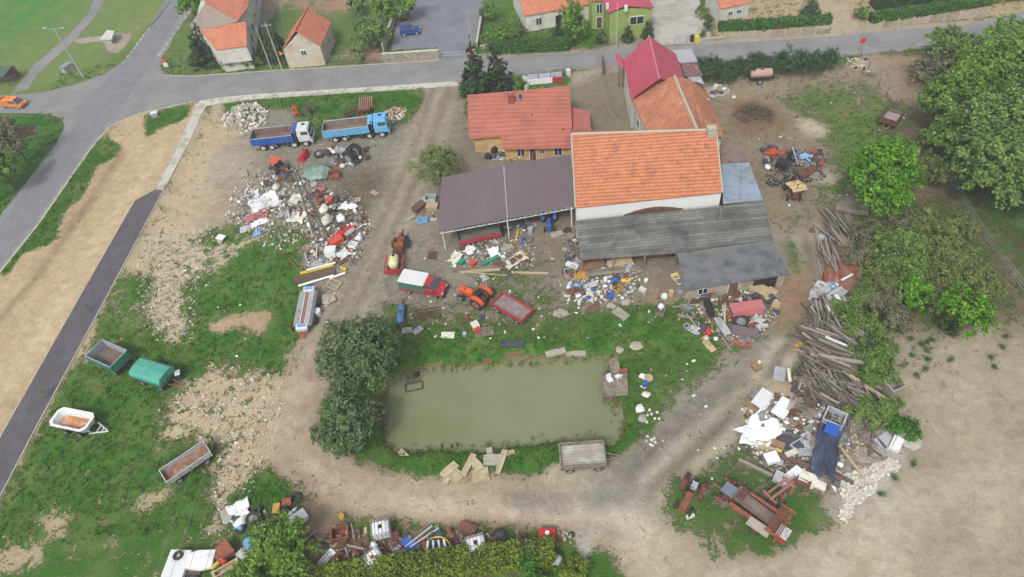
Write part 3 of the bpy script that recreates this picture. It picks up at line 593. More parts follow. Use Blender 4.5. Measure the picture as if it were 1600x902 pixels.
# open carport
def carport():
    q = [pz(p) for p in ((684.5, 362, 3.6), (690, 277, 4.5), (800, 256.5, 4.5), (891, 241, 4.5), (898, 321, 3.6))]
    c = cen(q); c.z = 0; root = thing('open_carport', 'open-fronted carport with a brown grey sheet roof on white steel posts', 'carport', c)
    mb = MB(); mb.slab([p-c for p in q], .1); rf = part('roof', mb, tin_g, root)
    mb = MB(); mb.slab([P(786, 259.5, 4.53)-c, P(788, 259, 4.53)-c, P(794, 340, 3.79)-c, P(792, 340.5, 3.79)-c], .03); part('seam', mb, steel, rf)
    A, B = P(686, 362, 3.45)-c, P(897, 322, 3.45)-c
    mb = MB(); mb.cyl(A, B, .06, n=6); lo = Vector((0, 0, .38)); mb.cyl(A-lo, B-lo, .05, n=6)
    N_ = 26
    for i in range(N_): a = A.lerp(B, i/N_); b = A.lerp(B, (i+1)/N_); mb.cyl(a if i % 2 else a-lo, b-lo if i % 2 else b, .03, n=4)
    part('truss', mb, framew, root)
    for t, px in ((.02, 0), (.5, 0), (.98, 0)):
        p = A.lerp(B, t); mb = MB(); mb.cyl((p.x, p.y+.1, 0), (p.x, p.y+.1, 3.45), .09, n=8); part('post', mb, framew, root)
    A2, B2 = P(691, 281, 4.35)-c, P(889, 245, 4.35)-c
    for t in (.02, .5, .98):
        p = A2.lerp(B2, t); mb = MB(); mb.cyl((p.x, p.y, 0), (p.x, p.y, 4.35), .09, n=8); part('post', mb, framew, root)
    mb = MB(); mb.slab([A2, B2, B2-Vector((0, 0, .2)), A2-Vector((0, 0, .2))], .05)
    a, b = A2.lerp(B2, .0), A2.lerp(B2, 1); mb.box(((a.x+b.x)/2, (a.y+b.y)/2+.12, 2.1), ((b-a).length, .12, 4.2), rz=math.atan2(b.y-a.y, b.x-a.x)); part('back_wall', mb, woodb, root)
carport()

# house with red sheet roof and sand-coloured walls
def red_house():
    ze, zr = 2.9, 5.6
    q = lambda x, y, z: P(x, y, z)
    r0, r1 = q(730, 150, zr), q(890, 136, zr); e0 = q(733, 217, ze); e1 = q(896, 231, 2.6); m0 = q(782, 213.5, ze+.05); m1 = q(786, 233.5, 2.4)
    c = (r0+e1)/2; c.z = 0; root = thing('family_house', 'house with sand coloured walls under a large red sheet roof', 'house', c)
    back0 = 2*r0-e0; back0.z = ze; back1 = 2*r1-q(894, 215, ze); back1.z = ze
    back0 = r0+(back0-r0)*.42; back1 = r1+(back1-r1)*.3; back0.z = back1.z = 3.3
    mb = MB(); mb.slab([p-c for p in (r0, r1, e1, m1, m0, e0)], .12); mb.slab([p-c for p in (r1, r0, back0, back1)], .12); rf = part('roof', mb, tin_r, root)
    mb = MB(); mb.cyl(r0-c, r1-c, .12, n=8); part('ridge_cap', mb, tin_r2, rf)
    mb = MB(); cp = q(798, 152, 5.9)-c; mb.box(cp+Vector((0, 0, -.4)), (.75, .6, 1.3)); mb.box(cp+Vector((0, 0, .3)), (.9, .75, .1)); ch = part('chimney', mb, brickm, rf)
    mb = MB(); mb.cyl(cp+Vector((0, 0, .35)), cp+Vector((0, 0, .7)), .12); part('flue', mb, steel, ch)
    n = (r1-r0).cross(e1-r0).normalized(); n = -n if n.z < 0 else n
    sk = q(813, 152.5, 5.35)-c; mb = MB(); d = (r1-r0).normalized(); u = n.cross(d)
    for s_, m_, nm in ((1.0, steel, 'skylight'),):
        vs = [sk+d*x+u*y+n*z for z in (0, .16) for x, y in ((-.32, -.5), (.32, -.5), (.32, .5), (-.32, .5))]; mb.add(vs, [(3, 2, 1, 0), (4, 5, 6, 7), (0, 1, 5, 4), (1, 2, 6, 5), (2, 3, 7, 6), (3, 0, 4, 7)]); f = part('skylight', mb, steel, rf)
        mb = MB(); vs = [sk+d*x+u*y+n*z for z in (.1, .175) for x, y in ((-.24, -.42), (.24, -.42), (.24, .42), (-.24, .42))]; mb.add(vs, [(3, 2, 1, 0), (4, 5, 6, 7), (0, 1, 5, 4), (1, 2, 6, 5), (2, 3, 7, 6), (3, 0, 4, 7)]); part('pane', mb, glass, f)
    for (x, y, z) in ((831, 181, 4.25), (880, 204, 3.5)):
        p = q(x, y, z)-c; mb = MB(); mb.cyl(p, p+Vector((0, 0, .35)), .08); part('vent_pipe', mb, rustm, rf)
    fw = [q(740, 213, 2.8), q(785, 212, 2.8), q(788, 229, 2.35), q(893, 227, 2.5), q(888, 141, 5.1), q(733, 154, 5.1)]
    mb = MB(); mb.prism([tuple((p-c).xy) for p in fw], 0, [2.75, 2.75, 2.3, 2.45, 4.9, 4.9]); part('wall', mb, plaster_y, root)
    mb = MB(); mb.prism([tuple((p-c).xy) for p in (fw[4], fw[5], back0.lerp(r0, .1), back1.lerp(r1, .1))], 0, 3.3); part('rear_wall', mb, plaster_y, root)
    a, b = fw[2], fw[3]; wall_window(root, a, b, .24, 1.35, 1.0, 1.2); wall_window(root, a, b, .8, 1.5, 1.0, 1.2); wall_window(root, a, b, .42, 1.0, .9, 2.0, name='door', pane=woodb); wall_window(root, a, b, .56, 1.5, .6, .7)
    mb = MB(); mb.slab([q(894, 168, 3.3)-c, q(920, 173, 2.6)-c, q(925, 213, 2.6)-c, q(896, 211, 3.2)-c], .1); an = part('annex_roof', mb, tin_r2, root)
    mb = MB(); mb.prism([tuple((q(*p)-c).xy) for p in ((895, 170, 2.6), (917, 175, 2.5), (921, 210, 2.5), (896, 208, 2.5))], 0, 2.5); part('annex_wall', mb, plaster_y, root)
    a, b = q(896, 208, 2.5), q(921, 210, 2.5); wall_window(root, a, b, .7, 1.0, .8, 1.9, name='door', pane=woodb)
red_house()

# crimson roofed building and the weathered one
gable('crimson_roof_building', 'steep crimson sheet roof building beside the road with a light ridge line', 'building', (974, 95), (986, 156), (1014, 58), (1030, 124), 5.0, 8.6, tin_c, plaster_w,
      other=[(1056, 86), (1070, 128)], cap=mat('pink_ridge', rgb(215, 130, 140), .05), inset=.3)
def brown_building():
    e = [(1015, 214, 4.6), (987, 156, 4.6), (1022, 127, 7.2), (1054, 119.5, 8.0), (1090, 204, 8.0)]
    e2 = [(1054, 119.5, 8.0), (1078, 124, 7.0), (1107, 146, 4.6), (1132, 216, 4.6), (1090, 204, 8.0)]
    q1 = [pz(p) for p in e]; q2 = [pz(p) for p in e2]
    top = P(1062, 205, 7.2)
    c = cen(q1+q2); c.z = 0; root = thing('outbuilding', 'long outbuilding with weathered brown tiled roof behind the barn', 'building', c)
    # two planes per side: steep lower part, flatter upper part
    k0, k1 = q1[2], q1[4].lerp(q1[0], .25)
    mb = MB(); mb.slab([p-c for p in (q1[0], q1[1], k0, k1)], .12); mb.slab([p-c for p in (k1, k0, q1[3], q1[4])], .12)
    h0, h1 = q2[1], q2[4].lerp(q2[3], .3)
    mb.slab([p-c for p in (q2[3], q2[2], h0, h1)], .12); mb.slab([p-c for p in (h1, h0, q2[0], q2[4])], .12); rf = part('roof', mb, tile_b, root)
    mb = MB(); mb.cyl(q1[3]-c, q1[4]-c, .2, n=8); part('ridge_cap', mb, kerbm, rf)
    p = P(1104, 158, 4.9)-c; mb = MB(); mb.box(p, (.6, .5, .5), rz=.3); part('roof_hatch', mb, kerbm, rf)
    base = [q1[0].lerp(c, .06), q1[1].lerp(c, .06), q2[2].lerp(c, .06), q2[3].lerp(c, .06)]
    mb = MB(); mb.prism([tuple((p-c).xy) for p in base], 0, 4.3)
    gg = [base[1]-c, base[2]-c, h0-c-Vector((0, 0, .3)), q1[3]-c-Vector((0, 0, .35)), k0-c-Vector((0, 0, .3))]
    for g in gg[:2]: g.z = 4.3
    mb.add([g+Vector((0, -.1, 0)) for g in gg]+[g+Vector((0, -.6, 0)) for g in gg], [(0, 1, 2, 3, 4), (9, 8, 7, 6, 5)]+[(i, 5+i, 5+(i+1) % 5, (i+1) % 5) for i in range(5)]); part('wall', mb, plaster_w, root)
    wall_window(root, base[1], base[0], .8, 1.4, 1, 1.1); wall_window(root, base[1], base[0], .45, 1.0, 1, 2.0, name='door', pane=woodb); wall_window(root, base[1], base[0], .3, 2.6, .9, .9)
brown_building()
flatroof('roadside_annex', 'small annex with a plain grey flat roof between the crimson roof and the road', 'shed', [(1050, 79, 3.2), (1080, 76, 3.2), (1090, 96, 3.1), (1062, 98, 3.1)], mat('light_grey_sheet', rgb(172, 172, 176), .06, 1, .7), wallpx=[(1052, 80, 3), (1078, 78, 3), (1087, 94, 2.9), (1060, 96, 2.9)], wallm=plaster_w)
flatroof('rusty_annex', 'low patched annex with rust red flat roof beside the crimson roof', 'shed', [(1064, 99, 2.9), (1088, 97, 2.8), (1098, 118, 2.7), (1070, 119, 2.9)], mat('patched_red', rgb(130, 92, 90), .2, 2, .8, c2=rgb(170, 160, 160), s2=2, thr=.62), wallpx=[(1064, 100, 2.6), (1085, 99, 2.5), (1094, 116, 2.5), (1070, 117, 2.5)], wallm=plaster_g)
flatroof('tin_annex', 'little shed with pale tin sheets between weathered tiled roof and juniper shrubs', 'shed', [(1072, 119, 2.7), (1094, 118, 2.6), (1100, 131, 2.5), (1082, 126, 2.7)], mat('pale_tin', rgb(175, 180, 184), .15, 2, .6, brick=(1.2, 1, .05, .6, .15)), wallpx=[(1074, 120, 2.4), (1092, 120, 2.3), (1096, 128, 2.3), (1082, 125, 2.3)])
mb = MB(); p = [pz(x) for x in ((961, 86, 4), (968, 84, 4.4), (975, 96, 4.4), (976, 104, 3.6), (966, 103, 3.6))]; c = cen(p); c.z = 0
r_ = thing('door_awning', 'small crimson awning on the road side of the crimson roof building', 'awning', c); mb.slab([v-c for v in p], .08); part('awning_roof', mb, tin_c, r_)
mb = MB(); mb.cyl(P(968, 103, 3.5)-c, Vector(((P(968, 103, 3.5)-c).x, (P(968, 103, 3.5)-c).y, 0)), .05); mb.cyl(P(974, 104, 3.5)-c, Vector(((P(974, 104, 3.5)-c).x, (P(974, 104, 3.5)-c).y, 0)), .05); part('post', mb, woodb, r_)

# north side of the road
def farmhouse():
    c = P(350, 40, 0); root = thing('old_farmhouse', 'old farmhouse with hipped orange and grey brown roof and worn white side wall', 'house', c)
    S = [(312, 46, 6.2), (370, 36, 7.2), (384, 34, 7.2), (386, 72, 4.6), (338, 78, 4.6)]; Gq = [(320, 6, 7.6), (371, 33, 7.4), (345, 41, 6.8), (312, 46, 6.2), (296, 40, 4.8)]; Nq = [(320, 6, 7.6), (371, 33, 7.4), (388, 10, 7.0), (396, -45, 7.0), (330, -45, 6.4)]
    for nm, poly, m_ in (('roof', S, tile_o2), ('hip_roof', Gq, oldroof), ('rear_roof', Nq, tile_o2)):
        mb = MB(); mb.slab([pz(p)-c for p in poly], .15); part(nm, mb, m_, root)
        mb = MB(); k = cen([pz(p) for p in poly])-c; mb.slab([(pz(p)-c).lerp(k, .04)-Vector((0, 0, .16)) for p in poly], 2.6); part('attic', mb, plaster_w, root)
    base = [(302, 45, 4.4), (338, 76, 4.4), (384, 70, 4.4), (389, 20, 4.4), (398, -45, 4.4), (326, -45, 4.4)]
    q = [pz(p) for p in base]; mb = MB(); mb.prism([tuple((v-c).xy) for v in q], 0, 4.4); part('wall', mb, plaster_w, root)
    for t in (.15, .5, .85): wall_window(root, q[2], q[3], t, 2.6, 1.0, 1.3)
    for t in (.2, .5, .8): wall_window(root, q[3], q[4], t, 2.6, 1.0, 1.3)
    wall_window(root, q[2], q[3], .33, 1.1, 1.0, 2.0, name='door', pane=woodb); wall_window(root, q[1], q[2], .8, 2.2, 1.0, .6)
farmhouse()
gable('garden_shed', 'small gabled shed with orange tile roof and bare plaster gable facing the road', 'shed', (501, 74), (517.5, 37), (461.6, 49), (481, 12), 3.4, 6.0, tile_o2, mat('beige_plaster', rgb(206, 198, 178), .08, .9, .9, c2=rgb(178, 166, 142), s2=.7, thr=.56, soft=.15), other=[(441, 79), (455, 48)], inset=.12,
      windows=((3, .52, 2.6, .8, .9, 'window'), (0, .55, 2.4, .6, .7, 'window')), cap=tile_o2)
gable('white_cottage', 'white walled cottage with orange tile roof behind the clipped hedge', 'house', (819, 26), (925, 7), (806, -22), (912, -40), 3.0, 6.0, tile_o2, plaster_w, inset=.25,
      windows=((0, .2, 1.6, .9, 1.2, 'window'), (0, .5, 1.1, 1.0, 2.0, 'door'), (0, .8, 1.6, .9, 1.2, 'window')))
def green_house():
    c = P(985, 40, 0); root = thing('green_house', 'light green plastered house with shallow crimson sheet roof', 'house', c)
    za = 5.2; L_, Rr, Tm = P(950, 20, za), P(1022, 12, za), P(978, 8.5, za+.5)
    bk = Vector((-.4, 11, 0)); mb = MB(); mb.slab([L_-c, Tm-c, Tm-c+bk, L_-c+bk], .15); mb.slab([Tm-c, Rr-c, Rr-c+bk, Tm-c+bk], .15); part('roof', mb, tin_c, root)
    a, b = L_+Vector((.4, .5, 0)), Rr+Vector((-.3, .5, 0)); mb = MB(); f = [a-c, b-c, b-c+bk*.95, a-c+bk*.95]; mb.prism([tuple(v.xy) for v in f], 0, 5.0); part('wall', mb, plaster_gr, root)
    wall_window(root, a, b, .66, 3.1, 2.2, 1.3)
    t0, t1 = P(926, 2, za), P(944, -1, za); mb = MB(); mb.prism([tuple((v-c).xy) for v in (t0+Vector((0, .3, 0)), t1+Vector((0.4, .3, 0)), t1+bk*.7, t0+bk*.7)], 0, 5.0); part('stair_wing', mb, plaster_gr, root)
    mb = MB(); mb.slab([v-c+Vector((0, 0, .1)) for v in (t0, t1+Vector((.5, -.3, 0)), t1+bk*.7, t0+bk*.7)], .15); part('wing_roof', mb, tile_o2, root)
    wall_window(root, t0+Vector((0, .3, 0)), t1+Vector((.4, .3, 0)), .5, 3.6, .9, 1.6); wall_window(root, t0+Vector((0, .3, 0)), t1+Vector((.4, .3, 0)), .5, 1.1, .9, 2.0, name='door', pane=woodb)
    an = [P(957, 40, 2.6), P(990, 31, 2.6), P(992, 22, 2.6), P(956, 26, 2.9)]
    mb = MB(); mb.slab([v-c for v in (P(956, 41, 2.6), P(980, 33, 2.6), P(990, 28, 2.6), P(981, 20, 3.2), P(956, 28, 3.1))], .12); part('porch_roof', mb, mat('slate_grey_roof', rgb(122, 128, 138), .06, 1, .7), root)
    mb = MB(); mb.prism([tuple((v-c).xy) for v in (P(958, 41, 2.5), P(981, 34, 2.5), P(990, 27, 2.5), P(958, 24, 2.5))], 0, 2.45); part('porch_wall', mb, plaster_gr, root)
    for nm, p in (('chimney', P(949, 8, 6)), ('chimney', P(978, 11, 6))):
        mb = MB(); mb.box(p-c+Vector((0, 0, -.2)), (.45, .45, .9)); part(nm, mb, framew, root)
green_house()
gable('small_white_outhouse', 'small white outhouse with orange roof beyond the concrete yard', 'shed', (1126, 15), (1174, 5), (1116, -12), (1164, -20), 2.4, 4.2, tile_o2, plaster_w, inset=.15, windows=((0, .35, 1.3, .7, .6, 'window'), (0, .65, 1.3, .7, .6, 'window')))
# bus shelter
def shelter():
    c = G(6, 138); root = thing('bus_shelter', 'green roofed timber bus shelter at the left edge of the lawn', 'shelter', c)
    q = [P(-22, 104, 2.6), P(18, 103, 2.6), P(6, 119, 2.2), P(-30, 122, 2.2)]; mb = MB(); mb.slab([v-c for v in q], .12); part('roof', mb, mat('green_sheet', rgb(84, 108, 92), .1, 1), root)
    for x, y, z in ((17, 104, 2.5), (5, 119, 2.1), (-20, 105, 2.5), (-28, 121, 2.1)):
        p = P(x, y, z)-c; mb = MB(); mb.box((p.x, p.y, z/2), (.12, .12, z)); part('post', mb, woodb, root)
    a = P(-20, 105, 2.4)-c; b = P(17, 104, 2.4)-c; mb = MB(); mb.box(((a.x+b.x)/2, a.y, 1.1), ((b-a).length, .06, 2.0)); part('back_panel', mb, woodb, root)
    mb = MB(); mb.box(((a.x+b.x)/2, a.y-.4, .45), ((b-a).length*.8, .35, .06)); mb.box(((a.x+b.x)/2, a.y-.4, .2), ((b-a).length*.6, .1, .42)); part('bench', mb, woodm, root)
shelter()
flatroof('stop_shelter', 'small pale concrete shelter on the lawn beside the upper road', 'shelter', [(156, 61, 1.2), (167, 47, 1.5), (179, 48, 1.5), (174, 62, 1.2)], mat('pale_sheet', rgb(205, 205, 200), .05), wallpx=[(159, 59, 1.1), (168, 50, 1.1), (175, 51, 1.1), (171, 60, 1.1)], wallm=plaster_w)

# ------------------------------------------------------------------ trees, shrubs, hedges
def leafmat(name, c, c2, var=.5):
    m = bpy.data.materials.new(name); m.use_nodes = True; nt = m.node_tree; N = nt.nodes; L = nt.links; N.clear()
    out = N.new('ShaderNodeOutputMaterial'); b = N.new('ShaderNodeBsdfPrincipled'); tr = N.new('ShaderNodeBsdfTranslucent'); ms = N.new('ShaderNodeMixShader'); ms.inputs[0].default_value = .22
    ge = N.new('ShaderNodeNewGeometry'); mx = N.new('ShaderNodeMix'); mx.data_type = 'RGBA'; mx.inputs[6].default_value = (*c, 1); mx.inputs[7].default_value = (*c2, 1)
    L.new(ge.outputs['Random Per Island'], mx.inputs[0])
    tc = N.new('ShaderNodeTexCoord'); n = N.new('ShaderNodeTexNoise'); n.inputs['Scale'].default_value = .6; n.inputs['Detail'].default_value = 3; L.new(tc.outputs['Object'], n.inputs['Vector'])
    mr = N.new('ShaderNodeMapRange'); mr.inputs[1].default_value = .3; mr.inputs[2].default_value = .7; mr.inputs[3].default_value = 1-var*.5; mr.inputs[4].default_value = 1+var*.5; L.new(n.outputs[0], mr.inputs[0])
    sc = N.new('ShaderNodeVectorMath'); sc.operation = 'SCALE'; L.new(mx.outputs[2], sc.inputs[0]); L.new(mr.outputs[0], sc.inputs['Scale'])
    L.new(sc.outputs[0], b.inputs['Base Color']); L.new(sc.outputs[0], tr.inputs[0]); b.inputs['Roughness'].default_value = .65; b.inputs['Specular IOR Level'].default_value = .2
    L.new(b.outputs[0], ms.inputs[1]); L.new(tr.outputs[0], ms.inputs[2]); L.new(ms.outputs[0], out.inputs[0])
    return m
LV = {'willow': leafmat('willow_leaves', rgb(74, 96, 54), rgb(124, 146, 98)),
      'olive': leafmat('olive_leaves', rgb(100, 120, 60), rgb(148, 162, 94)),
      'bright': leafmat('fresh_leaves', rgb(64, 122, 22), rgb(130, 184, 50)),
      'lime': leafmat('lime_leaves', rgb(86, 128, 40), rgb(142, 178, 74)),
      'mid': leafmat('mid_leaves', rgb(90, 124, 54), rgb(144, 172, 92)),
      'conifer': leafmat('dark_needles', rgb(44, 66, 40), rgb(80, 106, 58)),
      'juniper': leafmat('juniper_needles', rgb(54, 84, 54), rgb(94, 124, 80)),
      'hedge': leafmat('hedge_leaves', rgb(52, 104, 36), rgb(96, 150, 56)),
      'yellowish': leafmat('yellow_green_leaves', rgb(88, 110, 32), rgb(146, 164, 60)),
      'bare': leafmat('sparse_twigs', rgb(112, 110, 84), rgb(150, 150, 114)),
      'grass': leafmat('grass_blades', rgb(62, 110, 34), rgb(104, 140, 56)),
      'weed': leafmat('weed_blades', rgb(108, 112, 64), rgb(150, 146, 98))}
bark = mat('bark', rgb(96, 82, 66), .25, 3, .95)
def leafmesh(name, pts, nrm, size, seed, squash=.55):
    """many small pointed leaf clumps: pts (n,3) positions, nrm (n,3) rough facing, size scalar or (n,)"""
    r = np.random.RandomState(seed); n = len(pts)
    d = nrm+r.normal(0, .55, (n, 3)); d /= np.linalg.norm(d, axis=1, keepdims=True)+1e-9
    a = r.normal(0, 1, (n, 3)); u = np.cross(d, a); u /= np.linalg.norm(u, axis=1, keepdims=True)+1e-9; v = np.cross(d, u)
    s = (size*(.6+.8*r.rand(n)))[:, None] if np.isscalar(size) else (size*(.6+.8*r.rand(n)))[:, None]
    k = squash
    c = np.stack([pts-u*s*.5, pts+v*s*k*.5+u*s*.05+d*s*.08, pts+u*s*.5, pts-v*s*k*.5-u*s*.05+d*s*.08], 1).reshape(-1, 3)
    me = bpy.data.meshes.new(name); me.vertices.add(n*4); me.vertices.foreach_set('co', c.astype(np.float32).ravel())
    me.loops.add(n*4); me.loops.foreach_set('vertex_index', np.arange(n*4)); me.polygons.add(n); me.polygons.foreach_set('loop_start', np.arange(0, n*4, 4)); me.update(calc_edges=True)
    return me
def crownpts(lobes, n, seed, shell=.75):
    """lobes: list of (x,y,z,rx,ry,rz); leaves gather in twig clumps near the surface of each lobe"""
    r = np.random.RandomState(seed); P_, N_ = [], []
    vol = np.array([l[3]*l[4]+l[4]*l[5] for l in lobes]); cnt = (n*vol/vol.sum()).astype(int)
    for l, m_ in zip(lobes, cnt):
        nc = max(6, m_//22); q = r.normal(0, 1, (nc, 3)); q /= np.linalg.norm(q, axis=1, keepdims=True); q[:, 2] = np.where(q[:, 2] < -.5, -q[:, 2]*.5, q[:, 2])
        rad = shell+(1.08-shell)*r.rand(nc)**.6; cc = q*rad[:, None]*np.array(l[3:6]); w = r.randint(0, nc, m_)
        jit = r.normal(0, 1, (m_, 3))*np.array([l[3], l[4], l[5]])*.11+r.normal(0, .1, (m_, 3))
        P_.append(cc[w]+jit+np.array(l[:3])); N_.append(q[w]*.8+np.array([0, 0, .7]))
    return np.concatenate(P_), np.concatenate(N_)
def limb_mb(h, r, lobes, seed, lean=0):
    rr = random.Random(seed); mb = MB(); a = Vector((0, 0, -.2)); pts = [a]
    top = Vector((lean, 0, h*.62))
    for i in range(1, 4): pts.append(a.lerp(top, i/3)+Vector((rr.uniform(-.12, .12)*r*3, rr.uniform(-.12, .12)*r*3, 0)))
    for i in range(3): mb.cyl(pts[i], pts[i+1], r*(1-.22*i), r*(1-.22*(i+1)), n=8)
    for l in lobes[:14]:
        s = pts[rr.choice([1, 2, 3])]; e = Vector(l[:3]); mid = s.lerp(e, .5)+Vector((0, 0, -.2)); mb.cyl(s, mid, r*.35, r*.22, n=5); mb.cyl(mid, e, r*.22, r*.07, n=5)
    return mb
TREE_SEED = [100]
def tree(px, py, h, rad, kind, label, name='tree', cat='tree', group=None, n=None, style='round', leaf=None, hc=.6, ry=None, seed=None, squash=.6):
    """px,py: pixel of the crown's middle"""
    TREE_SEED[0] += 1; sd = seed or TREE_SEED[0]; rr = random.Random(sd); ry = ry or rad
    p = P(px, py, h*hc); g = gz(p.x, p.y); root = thing(name, label, cat, (p.x, p.y, g), rr.uniform(0, 6) if ry == rad else 0, group)
    lobes = []
    if style == 'round':
        k = max(6, int(5+rad*2.2)); zc = h*hc
        for i in range(k):
            a = 6.283*i/k+rr.uniform(-.4, .4); q = rr.uniform(.35, .68); s = rr.uniform(.34, .5); zz = zc+rr.uniform(-.22, .2)*h
            lobes.append((math.cos(a)*rad*q, math.sin(a)*ry*q, zz, rad*s, ry*s, h*.36*s*1.5))
        for i in range(max(2, k//3)): lobes.append((rr.uniform(-.25, .25)*rad, rr.uniform(-.25, .25)*ry, zc+h*rr.uniform(.1, .22), rad*.42, ry*.42, h*.24))
    elif style == 'conifer':
        k = 9
        for i in range(k):
            t = i/(k-1); q = rad*(1-t)**.85+.12
            m_ = max(1, int(5*(1-t)+1))
            for j in range(m_):
                a = 6.283*j/m_+i*1.3; lobes.append((math.cos(a)*q*.55, math.sin(a)*q*.55, h*(.08+.9*t), q*.6, q*.6, h*.09))
    elif style == 'bush':
        k = max(4, int(3+rad*1.6))
        for i in range(k):
            a = rr.uniform(0, 6.283); q = rr.uniform(.1, .62); lobes.append((math.cos(a)*rad*q, math.sin(a)*ry*q, h*rr.uniform(.35, .62), rad*rr.uniform(.3, .5), ry*rr.uniform(.3, .5), h*rr.uniform(.28, .42)))
    leaf = leaf or .42; area = rad*ry*3.14+3*rad*h*.6
    n = n or int(min(9000, area*26/(leaf/.42)**1.7*(.42/leaf)**0))
    pp, nn = crownpts(lobes, n, sd, .45 if style != 'round' else .6); pp[:, 2] = np.maximum(pp[:, 2], .03)
    me = leafmesh('crown', pp, nn, leaf, sd, squash); me.materials.append(LV[kind]); o = bpy.data.objects.new('crown' if cat in ('tree',) else 'foliage', me); link(o, root)
    tr = max(.07, h*.022) if style != 'bush' else .05
    part('trunk' if cat == 'tree' else 'stem', limb_mb(h if style != 'conifer' else h*1.4, tr, lobes, sd), bark, root)
    return root
def hedge(line, w, h, kind, label, name='hedge', cat='hedge', seed=1, round_=.6, leaf=.28, dens=42, wav=0.1):
    pts = [P(*p) for p in line]; c = pts[0].copy(); r = np.random.RandomState(seed); Pn, Nn = [], []
    root = thing(name, label, cat, c)
    mbI = MB()
    for a, b in zip(pts[:-1], pts[1:]):
        d = b-a; L_ = d.length; u = d.normalized(); v = Vector((-u.y, u.x, 0)); m_ = int(L_*(w+2*h)*dens)
        t = r.rand(m_)*L_; s = r.rand(m_)*(w+2*h); hh = h*(1+wav*np.sin(t*1.7+seed)+wav*.6*np.sin(t*4.1))
        side = np.where(s < h, -1, np.where(s > h+w, 1, 0)); off = np.where(side == 0, s-h-w/2, side*w/2); z = np.where(side == 0, hh, np.where(side < 0, s, s-h-w)/h*hh)
        off = off*(1-.12*round_*(z/h)**3)+r.normal(0, .07, m_); z = z+r.normal(0, .07, m_)
        ps = np.array([a.x-c.x, a.y-c.y, 0])+t[:, None]*np.array(u)+off[:, None]*np.array(v); ps[:, 2] = np.maximum(z, .05)
        nn = side[:, None]*np.array(v)+np.array([0, 0, 1.])*np.where(side == 0, 1, .3)[:, None]; Pn.append(ps); Nn.append(nn)
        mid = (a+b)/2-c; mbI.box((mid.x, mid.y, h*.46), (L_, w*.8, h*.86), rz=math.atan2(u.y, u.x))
    me = leafmesh('foliage', np.concatenate(Pn), np.concatenate(Nn), leaf, seed, .7); me.materials.append(LV[kind]); link(bpy.data.objects.new('foliage', me), root)
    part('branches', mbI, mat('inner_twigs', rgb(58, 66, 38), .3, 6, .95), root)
    return root

tree(558, 558, 9.5, 4.6, 'willow', 'big dark grey-green willow at the north west bank of the pond', 'willow_tree', n=11500, leaf=.33, ry=4.5, hc=.55)
tree(544, 664, 6.5, 3.4, 'willow', 'lower dark grey-green willow at the south west bank of the pond', 'willow_tree', n=8200, leaf=.34, hc=.55)
tree(684, 257, 5.5, 3.7, 'olive', 'rounded olive green tree beside the dirt drive at the carport corner', n=5200, leaf=.34, squash=.35)
tree(1388, 268, 9.5, 4.4, 'bright', 'bright fresh green tree standing alone by the timber piles in the east yard', 'broadleaf_tree', n=11000, leaf=.36)
tree(1516, 487, 5, 2.5, 'bright', 'small bright green tree at the edge of the bare field', 'broadleaf_tree', n=3200, leaf=.36)
tree(1428, 455, 4, 2.0, 'bright', 'low bright green young tree among olive scrub above the field edge', 'broadleaf_tree', n=1800, leaf=.33)
tree(432, 868, 4.6, 3.4, 'lime', 'rounded light green tree at the bottom edge among scrap wheels', 'broadleaf_tree', n=6500, leaf=.3, hc=.55)
tree(390, 905, 3.5, 2.6, 'lime', 'light green bush cut by the bottom edge left of the rounded tree', 'shrub', 'shrub', n=3000, leaf=.3, style='bush')
# conifers by the red house
tree(742, 118, 9.5, 2.4, 'conifer', 'broad dark conifer at the drive entrance, left of the pair', 'conifer_tree', n=5000, leaf=.4, style='conifer', hc=.35)
tree(778, 120, 9, 2.3, 'conifer', 'dark conifer standing against the ridge of the red roof, right of the pair', 'conifer_tree', n=4600, leaf=.4, style='conifer', hc=.35)
tree(730, 165, 3.5, 1.4, 'mid', 'green bush against the west wall of the red roofed house', 'shrub', 'shrub', style='bush', leaf=.3)
tree(806, 130, 2.6, 1.6, 'mid', 'low green bush beside the curved white fence by the road', 'shrub', 'shrub', style='bush', leaf=.3)
# juniper thicket
jl = ['leftmost of the juniper bushes behind the weathered roof outbuilding', 'second juniper bush from the left behind the tin annex', 'broad juniper bush in the middle of the roadside row', 'juniper bush directly behind the slurry tanker', 'juniper bush right of the slurry tanker', 'juniper bush near the right end of the roadside row', 'tall rightmost juniper bush with an upright tip beside the road sign']
for (x, y, h, r_), lb in zip(((1101, 99, 3.4, 2.8), (1128, 107, 3.8, 3.2), (1158, 101, 3.4, 2.6), (1190, 96, 3.6, 2.9), (1226, 95, 4.4, 3.1), (1260, 93, 4.6, 2.8), (1290, 92, 5.0, 2.2)), jl):
    tree(x, y, h, r_, 'juniper', 'dark '+lb, 'juniper_shrub', 'shrub', 'juniper bushes along the road', style='bush', leaf=.3, n=4200, squash=.35)
